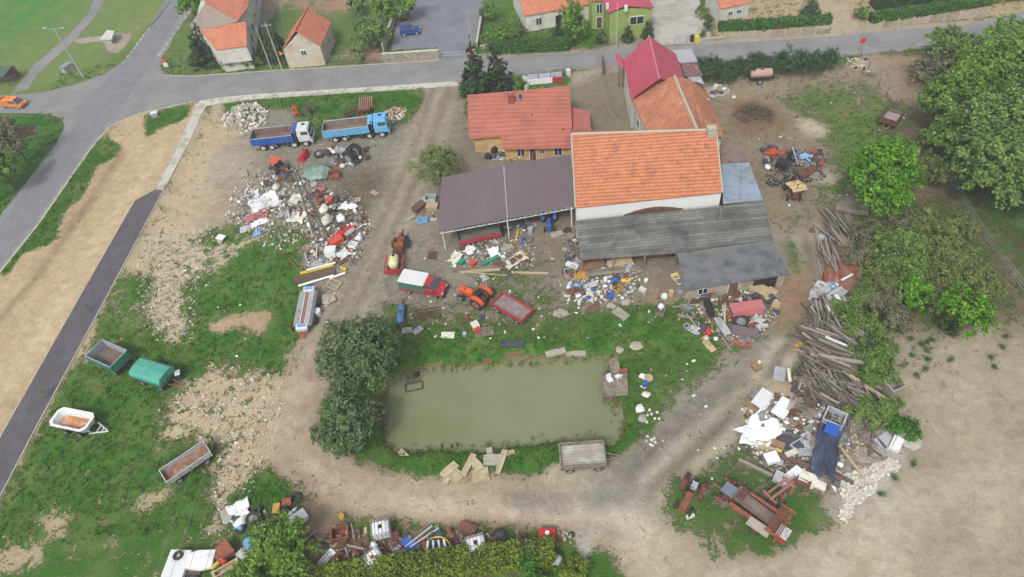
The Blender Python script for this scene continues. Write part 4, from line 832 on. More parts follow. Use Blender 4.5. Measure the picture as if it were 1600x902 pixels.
# woods on the right
woods = [(1505, 150, 11, 5.5, 'lime', 'light green tree at the front left corner of the wood'), (1470, 160, 7, 3.2, 'olive', 'small yellowish tree at the wood edge beside the brown plot'), (1560, 110, 12, 5.5, 'lime', 'light green tree of the wood near the upper right corner'),
         (1590, 180, 13, 6.5, 'mid', 'large mid green tree at the right edge of the wood'), (1535, 200, 11, 5.5, 'mid', 'mid green tree in the middle of the wood front'), (1480, 215, 7, 3.4, 'lime', 'light green lower tree at the wood edge above the earth path'),
         (1560, 260, 11, 5.5, 'mid', 'mid green tree at the lower corner of the wood'), (1605, 270, 11, 5.5, 'mid', 'mid green tree cut by the right edge below the wood corner'), (1620, 95, 12, 6, 'mid', 'tall green tree in the upper right corner'), (1480, 72, 6, 3.8, 'mid', 'green tree leaning over the road at the bend'),
         (1585, 60, 7, 4.6, 'lime', 'light green tree beside the road at the upper right'), (1515, 95, 7, 3.5, 'olive', 'thin olive tree between the road bend and the wood'), (1450, 105, 4.5, 2.6, 'bare', 'grey brown bare shrub beside the brown plot'), (1485, 110, 5, 3.2, 'bare', 'grey brown bare shrub under the road bend tree'),
         (1640, 200, 12, 6, 'lime', 'light green tree beyond the right edge')]
for x, y, h, r_, k, lb in woods:
    h *= .92; r_ *= .95; x += 4
    tree(x, y, h, r_, k, lb, 'broadleaf_tree', 'tree', 'trees of the wood on the right', n=int(1600+r_*r_*260), leaf=.42 if r_ > 4 else .36)
scrub = [(1410, 380, 4.5, 3.6, 'mid', 'green scrub bush below the lone bright tree'), (1365, 365, 3, 2.8, 'bare', 'grey olive scrub bush right behind the weathered poles'), (1470, 385, 4.5, 3.8, 'olive', 'olive scrub bush below the earth path'), (1430, 410, 4, 3.4, 'mid', 'dense green scrub bush in the middle of the thicket'),
         (1505, 415, 4.5, 3.6, 'olive', 'olive scrub bush at the right of the thicket'), (1375, 435, 3.5, 3.0, 'olive', 'olive scrub bush behind the white sheets'), (1385, 470, 3, 2.6, 'bare', 'brownish scrub bush at the lower thicket edge'), (1470, 445, 3.5, 3.0, 'olive', 'yellowish scrub bush behind the small bright tree'),
         (1430, 250, 6, 2.6, 'olive', 'thin olive tree right of the lone bright tree'), (1465, 260, 5, 2.6, 'olive', 'thin olive tree beside the earth path'), (1335, 490, 3, 2.2, 'mid', 'green bush behind the upper end of the beam pile'), (1352, 520, 3.4, 2.4, 'mid', 'green bush beside the middle of the beam pile'),
         (1365, 555, 3.6, 2.6, 'mid', 'green bush beside the lower half of the beam pile'), (1375, 590, 3.0, 2.2, 'mid', 'green bush above the small block hut'), (1395, 640, 2, 2.0, 'mid', 'low green weeds bush at the end of the beam pile'), (1412, 662, 1.8, 1.8, 'hedge', 'low vivid green bush on the field corner'),
         (1358, 642, 1.4, 2.2, 'mid', 'low green bush growing over the scrap timber'), (1310, 480, 1.8, 1.3, 'mid', 'small green bush above the blank white sheet')]
for x, y, h, r_, k, lb in scrub:
    tree(x, y, h, r_, k, lb, 'scrub_bush', 'shrub', 'scrub along the east side', style='bush', n=int(1100+r_*r_*250), leaf=.32, squash=.4)
for x, y, h, r_, k, lb in [(1405, 345, 3, 2.6, 'bare', 'grey bare bush between the lone bright tree and the scrub'), (1440, 345, 3.5, 3, 'olive', 'olive bush under the thin olive trees'), (1345, 400, 2.6, 2.2, 'bare', 'grey bare bush behind the dark green box'),
         (1395, 410, 3.6, 3, 'mid', 'mid green bush at the heart of the thicket'), (1480, 475, 2.5, 2.4, 'olive', 'olive bush left of the small bright green tree'), (1410, 490, 2.6, 2.4, 'bare', 'brown bush at the field side of the thicket'), (1350, 460, 2.8, 2.2, 'mid', 'green bush directly right of the white sheets'), (1540, 445, 3, 2.6, 'olive', 'olive bush above the small bright green tree'),
         (1385, 550, 2.4, 1.8, 'mid', 'green bush at the field side of the beam pile'), (1500, 350, 3.2, 2.6, 'olive', 'olive bush on the left side of the earth path')]:
    tree(x, y, h, r_, k, lb, 'scrub_bush', 'shrub', 'scrub along the east side', style='bush', n=int(1100+r_*r_*250), leaf=.32, squash=.4)
# north gardens
tree(318, 75, 7.5, 3.0, 'conifer', 'dark spruce in front of the old farmhouse at the road corner', 'spruce_tree', n=4600, leaf=.4, style='conifer', hc=.35)
tree(362, 94, 2.6, 2.0, 'mid', 'green bush in front of the old farmhouse wall', 'shrub', 'shrub', style='bush', leaf=.33)
tree(392, 92, 2.4, 1.9, 'mid', 'green bush beside the yellow bin', 'shrub', 'shrub', style='bush', leaf=.33)
tree(423, 72, 5.5, 2.6, 'conifer', 'dark green tree between the farmhouse and the gabled shed', 'conifer_tree', n=3200, leaf=.4, style='round', hc=.5)
tree(296, 2, 7, 3.2, 'bright', 'bright green tree cut by the top edge at the upper road', 'broadleaf_tree', n=2600)
tree(578, 52, 5, 3.3, 'mid', 'leafy green tree in the garden left of the concrete wall', 'broadleaf_tree', n=3200, leaf=.4)
tree(558, 82, 2.5, 1.5, 'mid', 'small green bush beside the garden wall foot', 'shrub', 'shrub', style='bush', leaf=.33)
tree(605, 12, 5.5, 3.2, 'lime', 'yellow green tree hanging over the yard wall at the top', 'broadleaf_tree', n=2600)
tree(635, 8, 5, 2.8, 'lime', 'yellow green tree right next to the parked blue car at the top', 'broadleaf_tree', n=2200)
tree(560, 5, 4, 2.8, 'mid', 'green bush at the top edge of the garden', 'shrub', 'shrub', style='bush', leaf=.4)
tree(762, 12, 4.2, 2.0, 'mid', 'green bush at the right side of the asphalt yard', 'shrub', 'shrub', style='bush', leaf=.35)
tree(785, 52, 3.2, 3.0, 'lime', 'light green garden bush behind the clipped hedge', 'shrub', 'shrub', style='bush', leaf=.35)
tree(812, 42, 3, 1.5, 'mid', 'slim green bush at the white cottage corner', 'shrub', 'shrub', style='bush', leaf=.33)
tree(897, 30, 7.5, 2.5, 'lime', 'light green birch-like tree in front of the white cottage', 'broadleaf_tree', n=3600, leaf=.36, hc=.5)
tree(871, 48, 2.8, .9, 'conifer', 'small dark columnar bush in front of the white cottage', 'shrub', 'shrub', style='conifer', leaf=.25, hc=.4, n=700)
tree(934, 55, 2.6, 1.9, 'willow', 'grey green flowering bush at the road side of the green house', 'shrub', 'shrub', style='bush', leaf=.3)
tree(981, 52, 3.4, .9, 'juniper', 'left columnar thuja in front of the green house porch', 'thuja_tree', n=1200, leaf=.24, style='conifer', hc=.45)
tree(1012, 46, 3.4, .9, 'juniper', 'right columnar thuja at the corner of the concrete yard', 'thuja_tree', n=1200, leaf=.24, style='conifer', hc=.45)
tree(1098, 14, 3.2, 1.5, 'mid', 'rounded bush at the far side of the concrete yard', 'shrub', 'shrub', style='bush', leaf=.3)
tree(1108, 35, 2, 1.1, 'juniper', 'small rounded bush at the near side of the concrete yard', 'shrub', 'shrub', style='bush', leaf=.28)
tree(1098, 52, 1.4, .8, 'mid', 'tiny green bush behind the gate post', 'shrub', 'shrub', style='bush', leaf=.25)
tree(1268, 15, 4.2, 1.7, 'juniper', 'silvery spruce beside the gravel lane at the top', 'spruce_tree', n=1500, leaf=.34, style='conifer', hc=.4)
tree(1345, 16, 2.4, 2.0, 'mid', 'white flowering bush at the lane corner', 'shrub', 'shrub', style='bush', leaf=.3)
hedge([(1122, 47), (1200, 43), (1297, 35)], 1.6, 1.3, 'hedge', 'long clipped green hedge behind the scalloped wall, left of the lane', seed=3)
hedge([(1358, 34), (1440, 22), (1545, 6)], 1.6, 1.3, 'hedge', 'long clipped green hedge behind the scalloped wall, right of the lane', seed=4)
hedge([(1362, 12), (1440, 2), (1530, -10)], 2.5, 1.6, 'conifer', 'dark green hedge at the top edge above the clipped one', seed=5)
hedge([(772, 80), (830, 78), (890, 75)], 2.2, 1.5, 'hedge', 'thick clipped hedge beside the road in front of the white cottage', seed=6, leaf=.24)
hedge([(757, 66), (772, 78)], 2, 1.4, 'lime', 'short light green hedge at the wall of the asphalt yard', seed=7)
hedge([(470, 918), (560, 902), (640, 893), (720, 882), (800, 874), (868, 868)], 2.2, 1.6, 'yellowish', 'long yellowish green hedge along the bottom edge', seed=8, leaf=.24, wav=.12, dens=80)
tree(838, 893, 2.0, 1.8, 'hedge', 'dark green low bush at the bottom edge behind the yellowish hedge', 'shrub', 'shrub', style='bush', leaf=.26, n=1800)
tree(902, 893, 1.6, 1.5, 'yellowish', 'yellow green bush right of the hedge end', 'shrub', 'shrub', style='bush', leaf=.26, n=1500)
hedge([(1546, 4), (1640, -8)], 1.5, 1.2, 'olive', 'olive brown hedge at the far right of the scalloped wall', seed=9)
tree(14, 214, 8, 2.6, 'bare', 'thin twiggy tree cut by the left edge below the junction', 'broadleaf_tree', n=2600, leaf=.4)
tree(-2, 262, 7, 3.6, 'lime', 'yellow green leafy tree at the left edge', 'broadleaf_tree', n=3200, leaf=.45)
tree(1478, 508, 1.7, 1.3, 'conifer', 'small dark bush beside the small bright green tree', 'shrub', 'shrub', style='bush', leaf=.25, n=700)
tree(486, 170, 1.6, 1.6, 'bare', 'brown leafless bush on the grass behind the white cab truck', 'shrub', 'shrub', style='bush', leaf=.25, n=1500, squash=.2)
for i, (x, y) in enumerate(((262, 300), (250, 330), (207, 370))): tree(x, y-8, 2.2, .9, 'weed', 'thin see-through sapling by the concrete path kerb', 'sapling', 'plant', 'thin saplings along the path kerb', style='bush', leaf=.14, n=260, squash=.25)
tree(135, 478, 2, .8, 'weed', 'thin sapling halfway along the asphalt path', 'sapling', 'plant', style='bush', leaf=.14, n=220, squash=.25)
tree(66, 612, 2, .8, 'lime', 'thin green sapling beside the white trailer on the path edge', 'sapling', 'plant', style='bush', leaf=.14, n=260, squash=.25)
# weeds dotted on the bare field
for (x, y, r_) in ((1424, 530, .5), (1441, 538, .35), (1449, 534, .3), (1458, 531, .3), (1449, 547, .4), (1428, 555, .4), (1451, 562, .4), (1488, 562, .55), (1446, 576, .55), (1435, 588, .45), (1414, 572, .7), (1550, 558, .5), (1556, 573, .35), (1573, 526, .45), (1567, 541, .4), (1430, 726, .6), (1378, 771, .5), (1420, 682, .5), (1397, 743, .6)):
    tree(x, y, .4, r_, 'grass', 'small green weed tuft on the bare field', 'weed_tuft', 'plant', 'weed tufts dotted on the bare field', style='bush', leaf=.16, n=160, squash=.25)
# grass blades and weeds on the ground: uncountable
def tufts(name, n, kind, thr, seed, size, box=(-75, 75, 30, 120), hi=9):
    r = np.random.RandomState(seed); out = []
    while len(out) < n:
        x = r.uniform(box[0], box[1]); y = r.uniform(box[2], box[3])
        gwt = grassy(x, y)
        if thr[0] < gwt+r.normal(0, .25) < thr[1] and gwt > -.95 and r.rand() < min(1, 52/y): out.append((x, y, gz(x, y)+.05))
    c = np.array(out); k = 7; pp = np.repeat(c, k, 0); pp[:, :2] += r.normal(0, size*.55, (len(pp), 2)); pp[:, 2] += r.rand(len(pp))*size*.35
    nn = r.normal(0, 1, pp.shape); nn[:, 2] = np.abs(nn[:, 2])*.9
    me = leafmesh(name, pp, nn, size, seed, .3); me.materials.append(LV[kind]); o = bpy.data.objects.new(name, me); link(o); tag(o, kind='stuff'); return o
tag(tufts('meadow_grass', 11000, 'grass', (.3, 9), 1, .27), 'tufts of green grass all over the meadow', 'grass')
tag(tufts('dry_weeds', 2600, 'weed', (-.6, .3), 2, .22), 'thin dry weeds scattered over bare soil', 'weeds')

# ------------------------------------------------------------------ vehicles and machines
def paintm(name, r, g, b, worn=.12, rough=.5, c2=None, thr=.68):
    c2 = c2 or (r*.5+70, g*.5+62, b*.5+52); return mat(name, rgb(r, g, b), worn+.05, 1.5, rough, c2=rgb(*c2), s2=2.4, thr=thr-.1, soft=.1, spec=.35, detail=8)
rubber = mat('tyre_rubber', rgb(62, 61, 60), .2, 4, .9, rnd=.15)
rimw = mat('white_rim', rgb(205, 205, 200), .12, 4, .5)
rimg = mat('grey_rim', rgb(150, 150, 146), .15, 4, .6)
chas = mat('chassis_black', rgb(52, 50, 50), .2, 2, .8)
gls = mat('vehicle_glass', rgb(70, 84, 96), .1, 1, .08, spec=.8)
cyanp = paintm('light_blue_paint', 112, 182, 226, .05, thr=.76); bluep = paintm('royal_blue_paint', 44, 92, 178, .07, thr=.74); whitep = paintm('white_paint', 232, 234, 232, .04, thr=.74)
redp = paintm('red_paint', 186, 52, 62, .06, thr=.74); orangep = paintm('orange_paint', 226, 92, 48, .1, thr=.68); orangel = paintm('light_orange_paint', 240, 142, 66, .06, .35, thr=.8)
rust2 = mat('orange_rust', rgb(162, 98, 76), .2, 2.5, .85, c2=rgb(126, 80, 66), s2=1.6, thr=.52)
rustd = mat('dark_rust', rgb(120, 72, 60), .25, 2.5, .85, c2=rgb(84, 60, 52), s2=2, thr=.52)
greenp = paintm('sea_green_paint', 54, 140, 118, .06, .5, thr=.76); greent = mat('green_tarpaulin', rgb(88, 172, 150), .05, 1.2, .55, c2=rgb(76, 158, 140), s2=.8, rnd=0, bump=.3)
greyp = mat('pale_grey_metal', rgb(176, 180, 188), .08, 1.4, .6, c2=rgb(150, 140, 130), s2=1.5, thr=.64)
silver = mat('worn_silver', rgb(190, 192, 194), .08, 1.6, .5, c2=rgb(150, 130, 112), s2=1.8, thr=.62, metal=.1)
loadm = mat('dusty_floor', rgb(140, 126, 116), .18, 1.6, .9, c2=rgb(112, 96, 84), s2=.8, thr=.5, soft=.2)
loadr = mat('rusty_floor', rgb(140, 100, 78), .25, 1.4, .9, c2=rgb(190, 160, 140), s2=.9, thr=.56, soft=.12)
creamp = mat('cream_plastic', rgb(238, 226, 172), .05, 1, .4)
whitepl = mat('white_plastic', rgb(238, 240, 240), .06, 1.2, .5, c2=rgb(196, 196, 190), s2=1.4, thr=.64)
lampm = mat('lamp_glass', rgb(226, 222, 205), .05, 4, .2); redl = mat('red_lamp', rgb(180, 30, 30), .05, 4, .3)

def wheel(root, x, y, r, w, rim=rimw, name='wheel'):
    mb = MB(); mb.torus((x, y, r), r*.72, r*.3, 'Y', n=18, k=8, sq=w/(r*.6)); t = part(name, mb, rubber, root, True)
    mb = MB(); s = 1 if y > 0 else -1; mb.cyl((x, y-w*.42, r), (x, y+w*.42, r), r*.56, n=14); mb.cyl((x, y+s*w*.35, r), (x, y+s*w*.56, r), r*.2, r*.14, n=10); part('rim', mb, rim, t)
    return t
def fwheel(root, x, y, r, w, **k): return wheel(root, x, y, r, w, **k)
def openbox(mb, x0, x1, y0, y1, z0, z1, t=.07, flare=0, m=0):   # four thick walls
    mb.box(((x0+x1)/2, y0+t/2-flare/2, (z0+z1)/2), (x1-x0, t, z1-z0), m, rx=flare*.5); mb.box(((x0+x1)/2, y1-t/2+flare/2, (z0+z1)/2), (x1-x0, t, z1-z0), m, rx=-flare*.5)
    mb.box((x0+t/2, (y0+y1)/2, (z0+z1)/2), (t, y1-y0-2*t, z1-z0), m); mb.box((x1-t/2, (y0+y1)/2, (z0+z1)/2), (t, y1-y0-2*t, z1-z0), m)
def at_side(rear, front, halfw):          # ground centre and heading of a vehicle from its near side ground line
    a, b = P(*rear), P(*front); d = (b-a).normalized(); n = Vector((-d.y, d.x, 0)); 
    return (a+b)/2+n*halfw, math.atan2(d.y, d.x), (b-a).length

rust_in = mat('worn_brown_steel', rgb(128, 104, 90), .2, 1.6, .85, c2=rgb(150, 134, 122), s2=1)
def tipper(label, rear, front, cabm, bedm, group):
    c, hd, L_ = at_side(rear, front, 1.2); c.z = gz(c.x, c.y); r = thing('tipper_truck', label, 'truck', c, hd, group); s = L_/9.4
    mb = MB(); mb.box((-.2, .42, .85), (8.6*s, .2, .28)); mb.box((-.2, -.42, .85), (8.6*s, .2, .28))
    for x in (-3.6, -2, 0, 2): mb.box((x*s, 0, .85), (.2, .8, .2))
    mb.box((.7, -.9, .75), (1.0, .5, .5)); mb.cyl((.5, .6, .8), (1.6, .6, .8), .3); part('chassis', mb, chas, r)
    for x in (-3.1, -1.75, 1.75, 3.55):
        for y in (-1, 1): wheel(r, x*s, y*1.03, .53, .36)
    mb = MB()
    for y in (-1.03, 1.03): 
        for i in range(8):
            a = math.pi*i/7; b = math.pi*(i+1)/7
            if i < 7: mb.cyl((-2.43*s+1.35*math.cos(a), y, .55+.72*math.sin(a)), (-2.43*s+1.35*math.cos(b), y, .55+.72*math.sin(b)), .1, n=5)
    part('mudguard', mb, greyp, r)
    x0, x1 = -4.6*s, 1.95*s
    mb = MB(); mb.box(((x0+x1)/2, 0, 1.25), (x1-x0, 2.35, .16)); bed = part('bed', mb, bedm, r)
    mb = MB(); mb.box(((x0+x1)/2, 0, 1.36), (x1-x0-.16, 2.2, .05)); mb.blob((x0+2.2, .1, 1.38), (3.2, 1.6, .35), 3, .2, flat=.1); part('load_floor', mb, loadm, bed)
    mb = MB(); openbox(mb, x0+.09, x1-.09, -1.2, 1.2, 1.3, 2.3, .03, .04); part('inner_lining', mb, rust_in, bed)
    mb = MB(); openbox(mb, x0, x1, -1.25, 1.25, 1.18, 2.35, .08, .1); mb.box((x1-.04, 0, 2.25), (.08, 2.4, .6)); mb.box((x1+.25, 0, 2.62), (.7, 2.3, .06))
    for i in range(7): mb.box((x0+(x1-x0)*(i+.5)/7, -1.33, 1.7), (.09, .06, 1.0)); mb.box((x0+(x1-x0)*(i+.5)/7, 1.33, 1.7), (.09, .06, 1.0))
    part('side_board', mb, bedm, bed)
    mb = MB(); mb.box(((x0+x1)/2, -1.3, 2.37), (x1-x0, .12, .06)); mb.box(((x0+x1)/2, 1.3, 2.37), (x1-x0, .12, .06)); part('top_rail', mb, greyp, bed)
    # cab
    cx = 3.62*s; mb = MB(); mb.rbox((cx, 0, 1.5), (2.0*s, 2.4, 1.1), .1); mb.box((cx-.02, 0, 2.42), (1.95*s, 2.38, .78), top=.9, topy=.92); mb.rbox((cx-.08, 0, 2.87), (1.7*s, 2.1, .16), .06); cab = part('cab', mb, cabm, r)
    mb = MB(); mb.add([(cx+.985*s, -1.05, 2.08), (cx+.985*s, 1.05, 2.08), (cx+.905*s, .98, 2.74), (cx+.905*s, -.98, 2.74), (cx+1.01*s, -1.05, 2.08), (cx+1.01*s, 1.05, 2.08), (cx+.93*s, .98, 2.74), (cx+.93*s, -.98, 2.74)], [(3, 2, 1, 0), (4, 5, 6, 7), (0, 1, 5, 4), (1, 2, 6, 5), (2, 3, 7, 6), (3, 0, 4, 7)]); part('windscreen', mb, gls, cab)
    for sy in (-1, 1):
        mb = MB(); mb.box((cx+.2*s, sy*1.17, 2.38), (1.05*s, .05, .52), rx=sy*-.0); part('side_window', mb, gls, cab)
        mb = MB(); mb.box((cx+1.05*s, sy*1.35, 2.2), (.1, .22, .55)); mb.cyl((cx+.95*s, sy*1.1, 2.5), (cx+1.05*s, sy*1.35, 2.45), .03); part('mirror', mb, chas, cab)
        mb = MB(); mb.box((cx+1.03*s, sy*.85, 1.12), (.08, .4, .22)); part('headlight', mb, lampm, cab)
    mb = MB(); mb.rbox((cx+.98*s, 0, .82), (.25, 2.42, .42), .06); part('bumper', mb, cabm, r); mb = MB(); mb.box((cx+1.0*s, 0, 1.5), (.06, 1.5, .4)); part('grille', mb, chas, cab)
    mb = MB(); mb.box((cx, .35, 2.98), (.5, .4, .07)); part('roof_hatch', mb, chas, cab)
    mb = MB(); mb.box((2.3*s, 0, 1.6), (.3, 2.0, 1.5)); mb.cyl((2.35*s, -.9, 1.2), (2.35*s, -.9, 2.9), .09); part('air_filter', mb, chas, r)
tipper('royal blue tipper truck with white cab parked on the yard', (397, 238), (491, 228), whitep, bluep, 'tipper trucks on the yard')
tipper('light blue tipper truck with light blue cab parked right of the other tipper', (508, 226), (611, 214), cyanp, cyanp, 'tipper trucks on the yard')

def trailer(name, label, cpx, hd, L_, Wd, z0, h, outm, inm, floorm, r=.4, bar='A', tarp=None, axles=2, group=None, railm=None, flare=.0, barm=None, zt=None):
    c = P(*cpx, z0+h*.6); c.z = gz(c.x, c.y); t = thing(name, label, 'trailer', c, hd, group)
    mb = MB(); mb.box((0, .3, z0-.15), (L_*.95, .12, .2)); mb.box((0, -.3, z0-.15), (L_*.95, .12, .2)); mb.box((L_*.3, 0, z0-.18), (.15, Wd*.8, .15)); mb.box((-L_*.3, 0, z0-.18), (.15, Wd*.8, .15)); part('chassis', mb, barm or chas, t)
    xs = (-L_*.3, L_*.32) if axles == 2 else ((-.45, .45) if axles == 'tandem' else (0,))
    for x in xs:
        for y in (-1, 1): wheel(t, x, y*(Wd/2-.16), r, .24, rimg)
    mb = MB(); mb.box((0, 0, z0), (L_, Wd, .12)); fl = part('load_floor', mb, floorm, t)
    mb = MB(); openbox(mb, -L_/2, L_/2, -Wd/2, Wd/2, z0-.06, z0+h, .06, flare)
    for i in range(5):
        x = -L_/2+L_*(i+.0)/4; mb.box((min(max(x, -L_/2+.05), L_/2-.05), -Wd/2-.03-flare*.4, z0+h*.45), (.1, .05, h)); mb.box((min(max(x, -L_/2+.05), L_/2-.05), Wd/2+.03+flare*.4, z0+h*.45), (.1, .05, h))
    sb = part('side_board', mb, outm, t)
    if inm is not outm:
        mb = MB(); e = .065; openbox(mb, -L_/2+e, L_/2-e, -Wd/2+e-flare*.3, Wd/2-e+flare*.3, z0+.06, z0+h-.02, .02); part('inner_lining', mb, inm, sb)
    mb = MB(); w_ = .1; z = z0+h+.02; k = flare*.9
    for y in (-1, 1): mb.box((0, y*(Wd/2+k*.5-.03), z), (L_+.04, w_, .05))
    for x in (-1, 1): mb.box((x*(L_/2-.03), 0, z+.003), (w_, Wd+k*.9, .05))
    part('top_rail', mb, railm or outm, sb)
    if tarp:
        mb = MB(); hh = .45; prof = [(-Wd/2-.05, 0), (-Wd/2+.25, hh*.75), (0, hh), (Wd/2-.25, hh*.75), (Wd/2+.05, 0)]
        vs = [(x, y, z0+h+zz) for x in (-L_/2-.04, L_/2+.04) for y, zz in prof]+[(x, y, z0+h-.35) for x in (-L_/2-.04, L_/2+.04) for y in (-Wd/2-.06, Wd/2+.06)]
        mb.add(vs, [(i+1, i, i+5, i+6) for i in range(4)]+[(0, 1, 2, 3, 4, 11, 10)][::1]+[(9, 8, 7, 6, 5, 12, 13)]+[(0, 10, 12, 5), (4, 9, 13, 11)]); part('tarpaulin', mb, tarp, t)
    mb = MB(); bl = 1.5; x = L_/2
    if bar == 'A':
        mb.cyl((x-.4, .5, z0-.3), (x+bl, 0, .55), .06, n=6); mb.cyl((x-.4, -.5, z0-.3), (x+bl, 0, .55), .06, n=6); mb.cyl((x+bl*.4, -.28, .65), (x+bl*.4, .28, .65), .05, n=6); mb.torus((x+bl+.08, 0, .55), .09, .03, 'Z', n=10, k=5)
    elif bar: mb.cyl((x-.3, 0, z0-.3), (x+bl*.8, 0, .6), .08, n=6)
    part('drawbar', mb, barm or chas, t)
    return t
H1 = head((145, 566), (190, 587)); 
trailer('farm_trailer', 'green open trailer with pale grey inner walls coupled behind the tarpaulin covered one', (169, 556), head((131, 555), (177, 576))+.0, 4.0, 2.35, 1.05, 1.15, greenp, greyp, loadm, flare=.18, railm=greyp)
trailer('farm_trailer', 'green trailer closed with a sea green tarpaulin standing on the west meadow', (238, 582), head((205, 590), (255, 606)), 4.1, 2.3, 1.05, .85, greenp, greenp, loadm, tarp=greent, barm=rust2)
mb = MB(); tt = thing('tool_box', 'dark blue box with white lid on the drawbar of the tarpaulin covered trailer', 'box', G(283, 592)+Vector((0, 0, .5)), .3); mb.box((0, 0, .3), (.5, .7, .6)); part('body', mb, mat('navy_box', rgb(50, 56, 110), .1), tt); mb = MB(); mb.box((.05, 0, .66), (.55, .7, .1)); part('lid', mb, whitepl, tt)
def tub_trailer():
    c = P(116, 659, 1.2); c.z = 0; hd = head((72, 668), (135, 681)); t = thing('tub_trailer', 'white trough shaped trailer with rust stained floor and triangular drawbar', 'trailer', c, hd)
    L_, Wd, z0, h = 4.6, 2.3, .85, .85
    def ring(l, w, z, b): return [(l-b, -w, z), (l, -w+b, z), (l, w-b, z), (l-b, w, z), (-l+b, w, z), (-l, w-b, z), (-l, -w+b, z), (-l+b, -w, z)]
    o0 = ring(L_/2-.35, Wd/2-.3, z0, .3); o1 = ring(L_/2, Wd/2, z0+h, .45); i1 = ring(L_/2-.28, Wd/2-.26, z0+h, .4); i0 = ring(L_/2-.55, Wd/2-.45, z0+.12, .3)
    mb = MB(); vs = o0+o1+i1+i0; fs = [tuple(range(7, -1, -1)), tuple(range(24, 32))]
    for k in range(3):
        for i in range(8): fs.append((k*8+i, k*8+(i+1) % 8, k*8+8+(i+1) % 8, k*8+8+i))
    mb.add(vs, fs); part('tub', mb, whitep, t)
    mb = MB(); mb.prism([p[:2] for p in ring(L_/2-.6, Wd/2-.5, 0, .3)], z0+.13, z0+.17); part('floor_plate', mb, mat('rust_stained_floor', rgb(196, 130, 84), .2, 1.4, .8, c2=rgb(226, 204, 178), s2=.9, thr=.55, soft=.1, rnd=0), t)
    mb = MB(); mb.box((0, .5, .7), (L_*.9, .12, .2)); mb.box((0, -.5, .7), (L_*.9, .12, .2)); part('chassis', mb, greyp, t)
    for x in (-.9, .9):
        for y in (-1, 1): wheel(t, x, y*.95, .38, .25, rimg)
    mb = MB(); x = L_/2-.2; mb.tube([(x, .7, .65), (x+1.7, 0, .5), (x, -.7, .65)], .07); mb.cyl((x+.6, -.45, .62), (x+.6, .45, .62), .05); mb.cyl((x+1.1, -.25, .58), (x+1.1, .25, .58), .05); part('drawbar', mb, whitepl, t)
tub_trailer()
trailer('farm_trailer', 'narrow pale grey trailer with brown floor standing on the meadow edge', (290, 722), head((264, 752), (331, 706)), 4.7, 1.75, 1.0, .55, silver, silver, loadr, r=.38, bar='I', flare=.05)
trailer('wooden_wagon', 'old grey wooden wagon with plank floor on the grass south of the pond', (910, 711), head((878, 727), (945, 722)), 4.3, 2.55, .95, .55, woodm, woodm, mat('grey_plank_floor', rgb(172, 166, 156), .1, 1.2, .9, c2=rgb(196, 194, 190), s2=.6, thr=.55, brick=(8, .3, .03, .7, .08)), r=.42, barm=woodm)
trailer('farm_trailer', 'red low sided trailer hitched behind the orange tractor', (800, 480), head((833, 497), (780, 466))+.0, 4.5, 2.15, .85, .42, redp, paintm('faded_red', 150, 90, 84), mat('grey_steel_floor', rgb(140, 122, 120), .14, 1.6, .8, c2=rgb(160, 146, 146), s2=1.4), r=.36, bar='I', barm=rustd)
trailer('farm_trailer', 'red and green sided trailer parked under the carport roof', (748, 364), head((722, 370), (778, 358)), 5.4, 2.1, .75, .65, redp, mat('dark_green', rgb(66, 110, 88), .1), loadm, r=.36, railm=mat('dark_green', rgb(66, 110, 88), .1))
trailer('tipping_trailer', 'small rust red tipping trailer at the fence of the brown plot', (1394, 181), head((1400, 172), (1385, 192)), 2.9, 2.1, 1.0, .7, rustd, loadm, mat('pale_boards', rgb(176, 160, 158), .12), r=.42, axles=1, barm=woodm)

